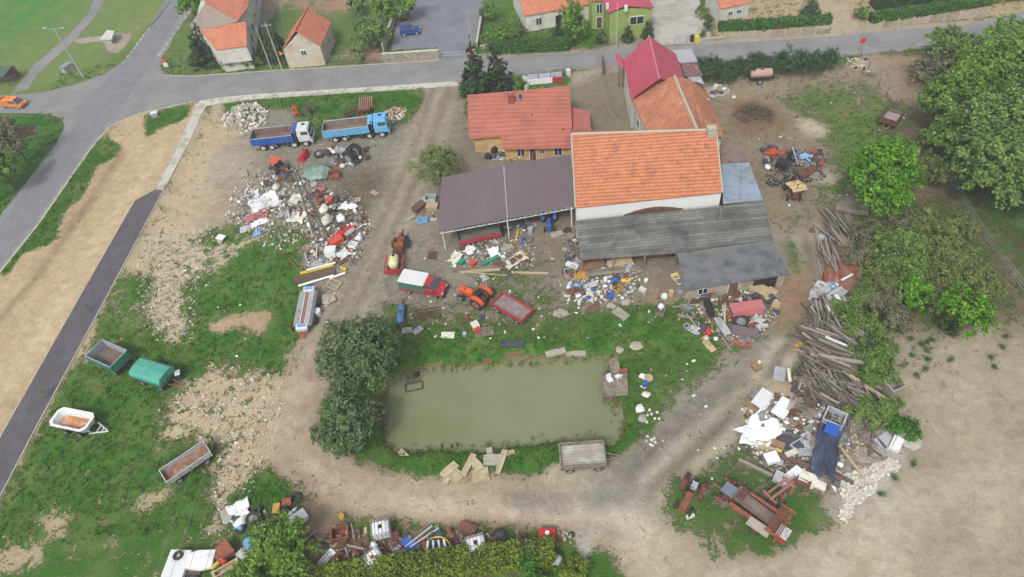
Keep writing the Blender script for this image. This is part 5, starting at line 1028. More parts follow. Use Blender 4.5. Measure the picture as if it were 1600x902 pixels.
def van():
    c, hd, L_ = at_side((629, 452), (697, 463), .0); c = P(662, 447, .9); c.z = 0; hd = head((636, 456), (690, 466)); t = thing('pickup_van', 'red pickup van with a white roofed green sided load box', 'van', c, hd)
    mb = MB(); mb.box((0, 0, .55), (5.2, 1.5, .3)); part('chassis', mb, chas, t)
    for x in (-1.65, 1.75):
        for y in (-1, 1): wheel(t, x, y*.9, .34, .22, rimg)
    mb = MB(); mb.box((-1.1, 0, .78), (3.2, 2.05, .3)); part('load_bed', mb, redp, t)
    mb = MB(); mb.box((-1.1, 0, 1.5), (3.2, 2.0, 1.2)); bx = part('canvas_side', mb, mat('green_canvas', rgb(70, 128, 112), .12, 1.6, .8, c2=rgb(110, 120, 84), s2=1.2, thr=.62), t)
    mb = MB(); mb.rbox((-1.1, 0, 2.14), (3.3, 2.08, .22), .08); part('canvas_roof', mb, mat('white_canvas', rgb(238, 240, 238), .03, 1.2, .8), bx)
    mb = MB(); mb.rbox((1.15, 0, 1.05), (1.5, 1.95, .95), .08); mb.add([(.5, -.9, 1.5), (1.95, -.9, 1.5), (1.95, .9, 1.5), (.5, .9, 1.5), (.55, -.78, 2.08), (1.22, -.78, 2.08), (1.22, .78, 2.08), (.55, .78, 2.08)], [(3, 2, 1, 0), (4, 5, 6, 7), (0, 1, 5, 4), (1, 2, 6, 5), (2, 3, 7, 6), (3, 0, 4, 7)])
    mb.add([(1.85, -.92, .6), (2.7, -.85, .6), (2.7, .85, .6), (1.85, .92, .6), (1.85, -.92, 1.5), (2.68, -.8, 1.12), (2.68, .8, 1.12), (1.85, .92, 1.5)], [(3, 2, 1, 0), (4, 5, 6, 7), (0, 1, 5, 4), (1, 2, 6, 5), (2, 3, 7, 6), (3, 0, 4, 7)]); cb = part('cab', mb, redp, t)
    mb = MB(); mb.add([(1.26, -.74, 2.06), (1.26, .74, 2.06), (1.92, .84, 1.54), (1.92, -.84, 1.54), (1.29, -.74, 2.08), (1.29, .74, 2.08), (1.96, .84, 1.56), (1.96, -.84, 1.56)], [(3, 2, 1, 0), (4, 5, 6, 7), (0, 1, 5, 4), (1, 2, 6, 5), (2, 3, 7, 6), (3, 0, 4, 7)]); part('windscreen', mb, gls, cb)
    for s in (-1, 1):
        mb = MB(); mb.add([(.62, s*.9, 1.55), (1.75, s*.9, 1.55), (1.22, s*.8, 2.0), (.66, s*.8, 2.0), (.62, s*.93, 1.55), (1.75, s*.93, 1.55), (1.22, s*.83, 2.0), (.66, s*.83, 2.0)], [(3, 2, 1, 0), (4, 5, 6, 7), (0, 1, 5, 4), (1, 2, 6, 5), (2, 3, 7, 6), (3, 0, 4, 7)]); part('side_window', mb, gls, cb)
        mb = MB(); mb.rbox((2.6, s*.62, .98), (.25, .42, .26), .05); part('headlight', mb, lampm, cb)
        mb = MB(); mb.box((1.7, s*1.08, 1.45), (.1, .22, .22)); part('mirror', mb, chas, cb)
    mb = MB(); mb.rbox((2.68, 0, .55), (.2, 1.9, .28), .05); part('bumper', mb, chas, cb)
van()
def small_car(label, px, hd, m, L_=3.6, cat='car', bed=False, name='parked_car'):
    c = P(*px, .6); c.z = .03; t = thing(name, label, cat, c, hd); W2 = .82
    for x in (-L_*.32, L_*.32):
        for y in (-1, 1): wheel(t, x, y*(W2-.08), .3, .2, rimw)
    pr = [(-.5, .3), (-.5, .85), (-.47, .98), (.18, .98), (.47, .82), (.5, .6), (.5, .3)]
    def ext(pr, w0, w1, z1):
        mb = MB(); n = len(pr); vs = [(x*L_, -W2*(w0 if z < z1 else w1), z) for x, z in pr]+[(x*L_, W2*(w0 if z < z1 else w1), z) for x, z in pr]
        return mb.add(vs, [tuple(range(n)), tuple(range(2*n-1, n-1, -1))]+[(i, n+i, n+(i+1) % n, (i+1) % n) for i in range(n)])
    b = part('body', ext(pr, 1, .95, .8), m, t)
    cabp = [(-.46, .97), (-.4, 1.42), (.02, 1.45), (.24, .97)] if not bed else [(-.02, .97), (.0, 1.5), (.22, 1.5), (.4, .95)]
    part('roof', ext(cabp, .93, .78, 1.2), m, b)
    mb = MB(); 
    def quad(a, b_, c_, d, e=.02): mb.add([a, b_, c_, d]+[(p[0]+(e if a[0] > 0 else -e), p[1]*1.01, p[2]+e) for p in (a, b_, c_, d)], [(3, 2, 1, 0), (4, 5, 6, 7), (0, 1, 5, 4), (1, 2, 6, 5), (2, 3, 7, 6), (3, 0, 4, 7)])
    p2, p3 = cabp[2], cabp[3]; quad((p3[0]*L_, -W2*.85, p3[1]+.02), (p3[0]*L_, W2*.85, p3[1]+.02), (p2[0]*L_, W2*.72, p2[1]-.03), (p2[0]*L_, -W2*.72, p2[1]-.03)); part('windscreen', mb, gls, b)
    for s in (-1, 1):
        mb = MB(); a0, a1 = cabp[0], cabp[1]; q = [((a0[0]+.03)*L_, s*W2*.925, 1.0), ((p3[0]-.05)*L_, s*W2*.925, 1.0), ((p2[0]-.0)*L_, s*W2*.8, 1.38), ((a1[0]+.02)*L_, s*W2*.8, 1.38)]; mb.add(q+[(x, y+s*.03, z) for x, y, z in q], [(3, 2, 1, 0), (4, 5, 6, 7), (0, 1, 5, 4), (1, 2, 6, 5), (2, 3, 7, 6), (3, 0, 4, 7)]); part('side_window', mb, gls, b)
        mb = MB(); mb.rbox((L_*.485, s*W2*.68, .68), (.14, .32, .18), .03); part('headlight', mb, lampm, b)
    if bed: mb = MB(); mb.box((-L_*.25, 0, .9), (L_*.46, W2*1.5, .2)); openbox(mb, -L_*.5, -.05*L_, -W2, W2, .85, 1.25, .06); part('load_bed', mb, m, t)
    return t
small_car('small dark blue car parked alone on the asphalt yard', (641, 48), head((628, 52), (655, 49)), paintm('car_blue', 40, 74, 140, .04, .3, thr=.9), 3.5)
small_car('orange service pickup entering from the left edge of the road', (20, 161), head((0, 160), (40, 164)), orangel, 4.6, 'pickup', True, 'service_pickup')
small_car('white car almost hidden behind the ridge of the orange barn roof', (962, 216), head((952, 218), (972, 216)), whitep, 3.6)

def tractor(label, px, hd, bodym, s=1.0, cab=None, group=None, seat=None, rr=.72, fend=None, z=0, tilt=None, name='tractor'):
    c = G(*px); c.z += z; t = thing(name, label, 'tractor', c, hd, group, tilt)
    for y in (-1, 1): wheel(t, -.75*s, y*.75*s, rr*s, .36*s, rust2 if bodym is orangep else rimg, 'rear_wheel'); wheel(t, 1.15*s, y*.62*s, .4*s, .2*s, rimg, 'front_wheel')
    mb = MB(); mb.rbox((.75*s, 0, 1.0*s), (1.5*s, .55*s, .62*s), .08); mb.box((1.45*s, 0, .75*s), (.25*s, .5*s, .5*s)); part('bonnet', mb, bodym, t)
    mb = MB(); mb.box((-.1*s, 0, .7*s), (2.4*s, .4*s, .35*s)); mb.cyl((1.15*s, -.6*s, .4*s), (1.15*s, .6*s, .4*s), .07*s); mb.cyl((-.75*s, -.7*s, rr*s), (-.75*s, .7*s, rr*s), .14*s); part('gearbox', mb, rustd, t)
    for y in (-1, 1):
        mb = MB()
        for i in range(6):
            a = math.pi*(.12+.76*i/6); b = math.pi*(.12+.76*(i+1)/6); R_ = rr*s*1.12
            mb.box((-.75*s+R_*math.cos((a+b)/2), y*.75*s, rr*s+R_*math.sin((a+b)/2)), (R_*.46, .42*s, .04), ry=-((a+b)/2)+math.pi/2+math.pi)
        part('mudguard', mb, fend or bodym, t)
    mb = MB(); mb.box((-.55*s, 0, 1.15*s), (.45*s, .45*s, .12*s)); mb.box((-.78*s, 0, 1.4*s), (.08*s, .45*s, .4*s)); part('seat', mb, seat or chas, t)
    mb = MB(); mb.cyl((.05*s, 0, 1.1*s), (-.12*s, 0, 1.42*s), .03*s); mb.torus((-.12*s, 0, 1.45*s), .2*s, .02*s, 'Z', n=12, k=4); part('steering_wheel', mb, chas, t)
    mb = MB(); mb.cyl((.8*s, .2*s, 1.3*s), (.8*s, .2*s, 1.85*s), .04*s); part('exhaust', mb, rustm, t)
    if cab:
        mb = MB(); mb.rbox((-.5*s, 0, 2.3*s), (1.5*s, 1.4*s, .16*s), .05); part('cab_roof', mb, cab, t)
        mb = MB()
        for x in (-1.1, .1):
            for y in (-.6, .6): mb.cyl((x*s, y*s, 1.1*s), (x*s, y*s, 2.25*s), .04*s, n=5)
        part('cab_frame', mb, chas, t)
    return t
tractor('orange tractor without cab pulling the red trailer', (742, 470), head((765, 478), (722, 460)), orangep, 1.25, fend=orangep)
tractor('small rust red tractor standing at the edge of the scrap corner', (1077, 780), head((1085, 764), (1070, 792)), rust2, 1.15, fend=rustd, seat=greyp)
tractor('dismantled tractor with a red orange cab roof on the rubble', (441, 270), head((430, 272), (452, 278)), rustd, .95, cab=orangep)
tractor('blue tractor with rust red bonnet parked nose out under the carport', (858, 352), head((856, 335), (858, 362)), bluep, 1.0, cab=None, fend=bluep, seat=rustd)
tractor('wrecked tractor with big grey wheels lying among parts below the trucks', (545, 248), head((560, 252), (530, 244)), greyp, 1.25, fend=chas, rr=.78)
tractor('old grey brown tractor loaded with yellow planks in the east yard', (1237, 302), head((1238, 292), (1242, 316)), rustd, 1.2, cab=None, fend=chas)
mbt = thing('plank_stack', 'yellow timber planks stacked on the old tractor in the east yard', 'planks', G(1240, 305)+Vector((0, 0, 1.5)), head((1232, 310), (1248, 306)))
mb = MB(); [mb.box((U(-.1, .1), -.9+.4*i, .05+.06*(i % 2)), (1.9, .34, .08), rz=U(-.05, .05)) for i in range(5)]; part('plank', mb, mat('yellow_wood', rgb(206, 180, 130), .12, 3, .8), mbt)

def frame_machine(label, name, cat, c, hd, parts):
    t = thing(name, label, cat, c, hd)
    for nm, mm, fn in parts:
        mb = MB(); fn(mb); part(nm, mb, mm, t)
    return t
# the long potato-harvester like machine at the lower right
def harvester():
    c = G(1166, 797); hd = head((1215, 832), (1120, 768)); L_ = (P(1215, 832)-P(1120, 768)).length
    t = thing('harvester', 'large rust red harvesting machine with long conveyor and sorting frame on the grass', 'farm machine', c, hd); s = L_/7.5
    mb = MB(); mb.box((-1.2, .75, .8), (5.6, .16, .2)); mb.box((-1.2, -.75, .8), (5.6, .16, .2)); mb.box((1.9, .3, .8), (1.6, .14, .18), rz=-.25); mb.box((1.9, -.3, .8), (1.6, .14, .18), rz=.25); mb.box((-3.6, 0, .8), (.16, 2.8, .2)); mb.box((-.6, 0, .8), (.16, 2.2, .2)); mb.box((3.2, 0, .7), (1.4, .14, .14)); part('frame', mb, rust2, t)
    for y in (-1.15, 1.3): wheel(t, -1.7, y, .6, .4, rustm)
    mb = MB(); mb.box((-.8, .15, 1.45), (4.6, .85, .12), ry=-.12); mb.box((-.8, .6, 1.6), (4.6, .06, .3), ry=-.12); mb.box((-.8, -.3, 1.6), (4.6, .06, .3), ry=-.12); part('conveyor', mb, loadm, t)
    mb = MB(); mb.box((-.8, 1.0, 1.3), (4.4, .3, .3)); mb.box((-.9, -.75, 1.35), (4.2, .25, .25)); part('side_beam', mb, rust2, t)
    mb = MB(); mb.cyl((2.2, -.9, 1.05), (2.2, .9, 1.05), .34, n=14); mb.cyl((2.2, -.95, 1.05), (2.2, -.9, 1.05), .42, n=14); part('drum', mb, rustd, t)
    mb = MB(); mb.box((2.1, .1, 1.6), (1.3, 1.0, .14)); part('hood', mb, mat('slate_cover', rgb(112, 122, 136), .1), t)
    mb = MB(); mb.box((.9, -.2, 1.5), (.9, 1.3, .7), top=.8); part('hopper', mb, rustd, t)
    mb = MB(); mb.box((-1.9, 1.35, 1.5), (2.2, .75, .18), rz=.0); part('mudguard', mb, mat('beige_plate', rgb(170, 160, 142), .1), t)
    mb = MB()
    for i in range(7): mb.box((-2.6-.2*i, .0, 1.7+.02*i), (.08, 2.6, .08), rz=.0)
    mb.box((-3.2, 1.3, 1.75), (1.6, .1, .2)); mb.box((-3.2, -1.3, 1.75), (1.6, .1, .2)); part('sorting_grid', mb, rust2, t)
    mb = MB(); mb.box((-3.9, .6, 1.25), (1.0, 1.1, .7), top=.9); part('bunker', mb, redp, t); mb = MB(); mb.box((-3.95, .6, 1.66), (1.05, 1.0, .1)); part('bunker_lid', mb, silver, t)
    t.scale = (.9, 1.1, 1.05)
    for (x, y) in ((2.9, 1.0), (3.1, -.9)): mb = MB(); mb.cyl((x-.2, y, .9), (x+.3, y*1.1, .6), .06); mb.box((x-.3, y, .85), (.8, .2, .12)); part('digging_arm', mb, rust2, t)
harvester()
def plough(px, hd, label, mm=rustd, s=1.0, name='plough'):
    t = thing(name, label, 'farm machine', G(*px), hd)
    mb = MB(); mb.box((0, 0, .9*s), (2.6*s, .18*s, .2*s)); mb.box((0, .5*s, .8*s), (2.4*s, .14*s, .16*s)); mb.box((-1.1*s, .2*s, .8*s), (.16*s, 1.3*s, .2*s)); mb.box((1.0*s, .2*s, .8*s), (.16*s, 1.2*s, .2*s)); part('frame', mb, mm, t)
    mb = MB()
    for i in range(3): x = -.9+.8*i; mb.box((x*s, -.25*s, .45*s), (.5*s, .08*s, .55*s), rz=.5, rx=.4); mb.cyl((x*s, 0, .9*s), (x*s, -.15*s, .4*s), .06*s)
    part('share', mb, mm, t); wheel(t, -1.2*s, -.75*s, .38*s, .14*s, rimg); mb = MB(); mb.tube([(1.1*s, .2*s, .9*s), (1.6*s, .2*s, 1.2*s), (1.7*s, .2*s, .6*s)], .06*s); part('hitch', mb, mm, t)
    return t
plough((1218, 775), head((1205, 785), (1235, 762)), 'rusty plough with a narrow wheel beside the large harvesting machine', mat('pinkish_rust', rgb(158, 112, 96), .2, 2, .8), 1.15)
def rake_harrow(px, hd, w, d, label):
    t = thing('harrow', label, 'harrow', G(*px), hd); mb = MB()
    for i in range(4): mb.box((0, -d/2+d*i/3, .22), (w, .06, .06))
    for i in range(9): x = -w/2+w*i/8; mb.cyl((x, -d/2, .25), (x+.15, d/2, .25), .03, n=5)
    part('frame', mb, rustm, t); mb = MB()
    for i in range(9):
        for j in range(4): x = -w/2+w*i/8; mb.cyl((x, -d/2+d*j/3, .22), (x, -d/2+d*j/3, -.02), .025, n=4)
    part('tine', mb, rustm, t)
rake_harrow((668, 492), head((655, 494), (684, 490)), 2.9, 1.4, 'rusty spike harrow lying on bare soil right of the blue tank')
rake_harrow((676, 401), 1.4, 1.2, 1.0, 'small rusty harrow lying on the drive left of the long planks')
def combine():     # rusty orange machine north of the sprayer
    t = thing('beet_lifter', 'rusty orange machine with square hopper mouth beside the dirt drive', 'farm machine', G(627, 388), head((624, 398), (632, 362)))
    mb = MB(); mb.box((0, 0, .7), (3.0, .9, .3)); mb.box((.9, .0, 1.2), (1.6, .5, .6), top=.6); part('body', mb, rust2, t)
    mb = MB(); openbox(mb, -.7, .4, -.65, .65, 1.0, 1.7, .07); mb.box((-.15, 0, .98), (1.1, 1.2, .06)); part('hopper', mb, rust2, t)
    mb = MB(); mb.cyl((1.3, -.2, 1.1), (1.9, -.25, 1.5), .12); part('spout', mb, rustd, t); mb = MB(); mb.cyl((-1.2, 0, .7), (-2.0, 0, .5), .08); mb.box((-1.3, .0, .9), (.8, 1.2, .5)); part('gearbox', mb, rustd, t)
    wheel(t, .3, -.95, .55, .35, rimg); wheel(t, .3, .95, .55, .35, rimg); wheel(t, 1.5, -.6, .35, .2, rimg)
combine()
def sprayer():
    t = thing('field_sprayer', 'red framed field sprayer with a cream tank beside the dirt drive', 'farm machine', G(619, 420), head((616, 436), (622, 400)))
    mb = MB(); mb.box((0, -.85, .8), (2.9, .14, .18)); mb.box((0, .85, .8), (2.9, .14, .18)); mb.box((-1.35, 0, .8), (.16, 2.6, .2)); mb.box((1.3, 0, .8), (.14, 1.8, .2)); mb.box((0, 0, .7), (2.8, .9, .14)); mb.cyl((1.3, 0, .8), (2.3, 0, .6), .07); part('frame', mb, rust2, t)
    for y in (-1, 1): wheel(t, -.3, y*.8, .5, .24, rimg)
    mb = MB(); mb.rbox((-.1, 0, 1.45), (1.9, 1.1, 1.15), .25); tk = part('tank', mb, creamp, t, True); mb = MB(); mb.cyl((.35, 0, 2.0), (.35, 0, 2.1), .2); part('lid', mb, chas, tk)
    for y in (-1, 1):
        mb = MB(); mb.box((-.1, y*1.1, 1.3), (2.4, .06, .08)); mb.box((-.1, y*1.1, .9), (2.4, .06, .08))
        for i in range(6): mb.cyl((-1.2+.45*i, y*1.1, .9), (-1.0+.45*i, y*1.1, 1.3), .025, n=4)
        part('boom', mb, redp, t)
    mb = MB(); mb.box((-1.5, 0, 1.1), (.15, 1.8, .7)); part('rear_frame', mb, redp, t)
sprayer()
def tanker(label, px, hd, L_, r, m, wheelr=.5, z=1.2, name='tanker_trailer', cat='tank trailer'):
    t = thing(name, label, cat, G(*px), hd); mb = MB()
    pr = [(-L_/2, 0), (-L_/2+.02, r*.55), (-L_/2+.15, r*.88), (-L_/2+.4, r), (L_/2-.4, r), (L_/2-.15, r*.88), (L_/2-.02, r*.55), (L_/2, 0)]; n = 16
    vs = []; 
    for x, q in pr:
        for i in range(n): a = 6.2832*i/n; vs.append((x, q*math.cos(a), z+q*math.sin(a)))
    fs = [(k*n+i, (k+1)*n+i, (k+1)*n+(i+1) % n, k*n+(i+1) % n) for k in range(len(pr)-1) for i in range(n)]
    mb.add(vs, fs); tk = part('tank', mb, m, t, True); mb = MB(); mb.cyl((0, 0, z+r-.05), (0, 0, z+r+.12), .22); part('hatch', mb, rustd, tk)
    mb = MB(); mb.box((0, .4, z-r*.95), (L_+.5, .12, .16)); mb.box((0, -.4, z-r*.95), (L_+.5, .12, .16)); mb.cyl((L_/2, 0, z-r*.9), (L_/2+1.1, 0, .55), .07); part('chassis', mb, chas, t)
    if wheelr:
        for y in (-1, 1): wheel(t, -.2, y*(r+.12), wheelr, .26, rimg)
    return t
tanker('rosy beige slurry tanker standing before the juniper bushes', (1187, 128), head((1160, 128), (1200, 126)), 3.3, .68, mat('rosy_tank', rgb(182, 152, 140), .12, 1.2, .7, c2=rgb(150, 120, 104), s2=1.2, thr=.6), .48, 1.55)
tb = tanker('blue cylindrical tank lying along the meadow edge left of the harrow', (628, 496), head((626, 506), (630, 470)), 2.7, .42, paintm('tank_blue', 70, 130, 186, .1, .5, thr=.66), None, .62, 'water_tank', 'tank')
def long_spreader():
    a, b = P(475, 530), P(488, 455); c = (a+b)/2; hd = head((487, 452), (473, 528)); t = thing('seed_drill', 'long white and silver machine with brown belt and blue ends parked on the meadow edge', 'farm machine', c, hd)
    mb = MB(); mb.box((0, .0, .8), (6.2, 1.1, .5), top=1.0); mb.box((0, .75, 1.15), (5.0, .55, .5), rx=.5); mb.box((0, -.75, 1.15), (5.0, .55, .5), rx=-.5); part('trough', mb, silver, t)
    mb = MB(); mb.box((-.1, 0, 1.12), (4.6, .42, .1)); part('belt', mb, mat('brown_belt', rgb(158, 116, 104), .1), t)
    mb = MB(); mb.box((0, .3, 1.2), (5.6, .1, .16)); mb.box((0, -.3, 1.2), (5.6, .1, .16)); part('rail', mb, whitepl, t)
    for x in (-2.95, 2.75): mb = MB(); mb.rbox((x, 0, 1.1), (.75, 1.35, .5), .08); e = part('end_box', mb, whitepl, t); mb = MB(); mb.box((x, 0, 1.37), (.45, .9, .06)); part('lid', mb, mat('light_blue_lid', rgb(120, 170, 226), .08), e)
    for x in (-1.4, 1.4): wheel(t, x, 1.25, .5, .3, rustm)
    mb = MB(); mb.torus((2.2, -1.4, .55), .5, .04, 'Y', n=16, k=5)
    for i in range(6): a_ = math.pi*i/6; mb.cyl((2.2-.5*math.cos(a_), -1.4, .55-.5*math.sin(a_)), (2.2+.5*math.cos(a_), -1.4, .55+.5*math.sin(a_)), .025, n=4)
    part('rake_wheel', mb, rustm, t)
    mb = MB(); mb.cyl((3.0, .3, .7), (4.0, 0, .5), .07); mb.cyl((3.0, -.3, .7), (4.0, 0, .5), .07); part('drawbar', mb, orangep, t)
long_spreader()
def hay_machine():
    t = thing('rotary_tedder', 'dark red machine with long pale bars standing on the grass behind the light blue truck', 'farm machine', G(572, 172), head((571, 178), (573, 148)))
    mb = MB(); mb.box((0, 0, .9), (3.0, .9, .25)); mb.box((-1.4, 0, .9), (.3, 1.9, .3)); part('body', mb, rustd, t)
    mb = MB(); [mb.box((.2, -.8+.32*i, 1.15), (3.4, .12, .12)) for i in range(6)]; part('slat', mb, mat('pale_red_bar', rgb(178, 130, 118), .12), t)
    for y in (-1, 1): wheel(t, -.8, y*1.0, .4, .22, rimg)
    mb = MB(); mb.box((.3, -1.15, 1.1), (2.6, .1, .3)); part('side_guard', mb, mat('mustard_paint', rgb(200, 150, 86), .12), t)
hay_machine()
plough((549, 182), .7, 'rusty plough lying in the grass left of the dark red machine', rustd, .9)
plough((464, 178), 1.9, 'orange implement on the grass behind the white cab truck', orangep, .85, 'cultivator')
def bucket(px, hd, w, label, mm, s=1.0):
    t = thing('loader_bucket', label, 'bucket', G(*px), hd); mb = MB(); pts = [(0, 0), (.9, .0), (.95, .08), (.2, .12), (.12, .8), (0, .85)]
    n = len(pts); vs = [(x*s, -w/2, z*s) for x, z in pts]+[(x*s, w/2, z*s) for x, z in pts]; mb.add(vs, [tuple(range(n)), tuple(range(2*n-1, n-1, -1))]+[(i, n+i, n+(i+1) % n, (i+1) % n) for i in range(n)])
    mb.box((.4*s, -w/2, .35*s), (.8*s, .05, .7*s), top=.6); mb.box((.4*s, w/2, .35*s), (.8*s, .05, .7*s), top=.6); part('shell', mb, mm, t); mb = MB(); mb.box((-.12, -.3, .5*s), (.2, .08, .4)); mb.box((-.12, .3, .5*s), (.2, .08, .4)); part('bracket', mb, mm, t)
bucket((560, 190), .2, 2.6, 'reddish loader bucket on the gravel behind the light blue truck', rust2, 1.3)
bucket((519, 196), 2.2, 2.0, 'brown loader bucket leaning by the tail of the light blue truck', rustd, 1.1)
bucket((1232, 246), -.6, 1.6, 'dark open loader bucket in the middle of the east yard scrap', chas)
bucket((480, 247), 2.9, 1.9, 'bright red machine hood beside the big wheels below the trucks', paintm('bright_red', 214, 44, 52, .06, thr=.8), 1.3)
# small tipping box and green heap
t = thing('tipping_skip', 'rust red open skip beside the green tarpaulin heap', 'skip', G(524, 278), .1); mb = MB(); openbox(mb, -.75, .75, -.6, .6, .3, .95, .07); mb.box((0, 0, .33), (1.4, 1.1, .06)); part('box', mb, rust2, t); mb = MB(); mb.box((-.4, 0, .15), (.12, 1.2, .3)); mb.box((.4, 0, .15), (.12, 1.2, .3)); part('skid', mb, rustd, t)
tp = mat('pale_green_tarp', rgb(146, 172, 158), .1, 1.4, .5, c2=rgb(112, 142, 126), s2=.9, thr=.52, soft=.15, rnd=0, bump=.5)
mb = MB(); c = G(497, 273); mb.blob((0, 0, .3), (4.0, 3.6, 1.7), 5, .22, nu=20, nv=12, flat=.3, freq=2.6); o = mb.build('tarpaulin_heap', tp, smooth=True); o.location = c; tag(o, 'pale green tarpaulin draped over a rounded heap in the yard', 'tarpaulin')

# ------------------------------------------------------------------ poles, wires, walls, fences
conc_p = mat('concrete_pole', rgb(176, 172, 162), .1, 2, .9); polew = mat('grey_pole', rgb(122, 116, 108), .15, 2, .9)
def pole(px, h, label, r=.13, m=conc_p, arms=0, name='utility_pole', lean=(0, 0)):
    c = G(*px); t = thing(name, label, 'pole', c); mb = MB(); mb.cyl((0, 0, -.1), (lean[0], lean[1], h), r, r*.6, n=8); part('shaft', mb, m, t)
    if arms:
        mb = MB(); mb.box((0, 0, h-.5), (arms, .09, .1)); a = part('cross_arm', mb, steel, t); mb = MB()
        for i in range(4): mb.cyl((-arms/2+.08+(arms-.16)*i/3, 0, h-.45), (-arms/2+.08+(arms-.16)*i/3, 0, h-.25), .045)
        part('insulator', mb, whitepl, a)
    return t, c+Vector((0, 0, h-.3))
dp = thing('utility_pole', 'twin wooden utility pole standing at the edge of the rubble and meadow', 'pole', G(500, 366))
top = None
for s in (-1, 1):
    mb = MB(); mb.cyl((s*.8, 0, -.1), (s*.1, .1, 11), .15, .1, n=8); part('shaft', mb, polew, dp)
mb = MB(); mb.box((0, .1, 4.5), (1.4, .1, .12)); mb.box((0, .1, 8.0), (.9, .1, .12)); mb.box((0, .1, 10.6), (1.9, .12, .12)); ca = part('cross_arm', mb, polew, dp)
mb = MB(); [mb.cyl((x, .1, 10.65), (x, .1, 10.9), .05) for x in (-.85, -.3, .3, .85)]; part('insulator', mb, whitepl, ca)
dtop = dp.location+Vector((0, .1, 10.9))
_, ptop = pole((441, 109), 8.5, 'tall round concrete utility pole between farmhouse and gabled shed, nearer the shed', .16, arms=1.6)
pole((424, 108), 7.5, 'thin concrete pole between farmhouse and gabled shed, nearer the farmhouse', .13)
pole((738, 73), 6.5, 'concrete pole beside the gate of the asphalt yard', .14)
_, gt = pole((963, 73), 7.5, 'grey pole in front of the green house', .12)
pole((1248, 28), 6, 'thin leaning timber pole beside the silvery spruce', .1, polew, lean=(.7, 0))
pole((1327, 92), 3.4, 'slim steel post beside the red round road sign', .05, steel)
def wire(a, b, sag, label, group):
    n = 14; pts = [a.lerp(b, i/n)-Vector((0, 0, 4*sag*(i/n)*(1-i/n))) for i in range(n+1)]; c = a.copy(); mb = MB(); mb.tube([p-c for p in pts], .015, n=4); o = mb.build('power_line', mat('wire_grey', rgb(140, 146, 136), .05)); o.location = c; tag(o, label, 'wire', group)
for i, x in enumerate((-.85, -.3, .3, .85)):
    wire(dtop+Vector((x, 0, 0)), P(236+ i*26, 915, 9.0)+Vector((0, 0, 0)), .8, 'thin power line running from the twin pole over the meadow to the bottom edge', 'power lines over the meadow')
    wire(dtop+Vector((x, 0, 0)), ptop+Vector((x*.8, 0, .1)), .8, 'thin power line between the twin pole and the farmhouse pole', 'power lines over the yard')
def lamp(px, h, label):
    c = G(*px); t = thing('street_lamp', label, 'street lamp', c); mb = MB(); mb.cyl((0, 0, 0), (0, 0, h), .15, .1, n=8); part('shaft', mb, greyp, t)
    for s in (-1, 1):
        mb = MB(); mb.cyl((0, 0, h-.1), (s*1.3, -.3*s, h+.15), .04); part('arm', mb, steel, t); mb = MB(); mb.rbox((s*1.6, -.37*s, h+.15), (.7, .3, .14), .05); part('lamp_head', mb, greyp, t)
lamp((131, 122), 9.2, 'double armed steel street lamp leaning over the lawn at the junction')
c = G(165, 20); t = thing('street_lamp', 'thin steel lamp post at the lawn path near the top edge', 'street lamp', c); mb = MB(); mb.cyl((0, 0, 0), (0, 0, 6), .06, .04); part('shaft', mb, steel, t); mb = MB(); mb.box((0, .3, 6), (.2, .6, .1)); part('lamp_head', mb, greyp, t)
t = thing('utility_cabinet', 'pale sloping utility cabinet on the lawn beside the double armed lamp', 'cabinet', G(107, 110), -.5); mb = MB(); mb.box((0, 0, .5), (1.1, 2.0, 1.0), top=.85); part('body', mb, greyp, t); mb = MB(); mb.box((0, 0, 1.03), (1.2, 2.1, .08)); part('lid', mb, mat('grey_lid', rgb(150, 152, 156), .1), t)
t = thing('concrete_well', 'small white topped utility box on the grass beside the junction', 'utility box', G(243, 182), .2); mb = MB(); mb.box((0, 0, .35), (1.0, .7, .7)); part('body', mb, greyp, t); mb = MB(); mb.box((0, 0, .74), (1.1, .8, .08)); part('lid', mb, whitepl, t)
# signs
def sign(px, h, shape, label, face, w=.6, back=None, name='road_sign', faceang=0):
    c = G(*px); t = thing(name, label, 'sign', c, faceang); mb = MB(); mb.cyl((0, 0, 0), (0, 0, h), .035, n=6); part('post', mb, steel, t); mb = MB()
    if shape == 'round': mb.cyl((0, -.05, h), (0, -.08, h), w/2, n=20)
    elif shape == 'tri': mb.cyl((0, -.05, h), (0, -.08, h), w/2, n=3)
    elif shape == 'dia': mb.cyl((0, -.05, h), (0, -.08, h), w/2, n=4)
    else: mb.box((0, -.06, h), (w, .03, w*1.0))
    f = part('plate', mb, face, t)
    return t, f
t, f = sign((263, 110), 1.9, 'round', 'red round road sign above a white panel at the road corner', mat('sign_red', rgb(214, 90, 60), .05), .8); mb = MB(); mb.box((.02, -.06, 1.1), (.75, .03, .75)); part('panel', mb, whitepl, t)
t, f = sign((446, 105), 2.6, 'tri', 'yellow red edged triangular road sign by the gabled shed', mat('sign_orange', rgb(230, 130, 40), .05), 1.1); mb = MB(); mb.cyl((0, -.085, 2.6), (0, -.1, 2.6), .36, n=3); part('yellow_face', mb, mat('sign_yellow', rgb(240, 205, 50), .05), f)
t, f = sign((1342, 84), 2.2, 'round', 'red round road sign at the head of the wire fence', mat('sign_red2', rgb(222, 60, 52), .05), .9)
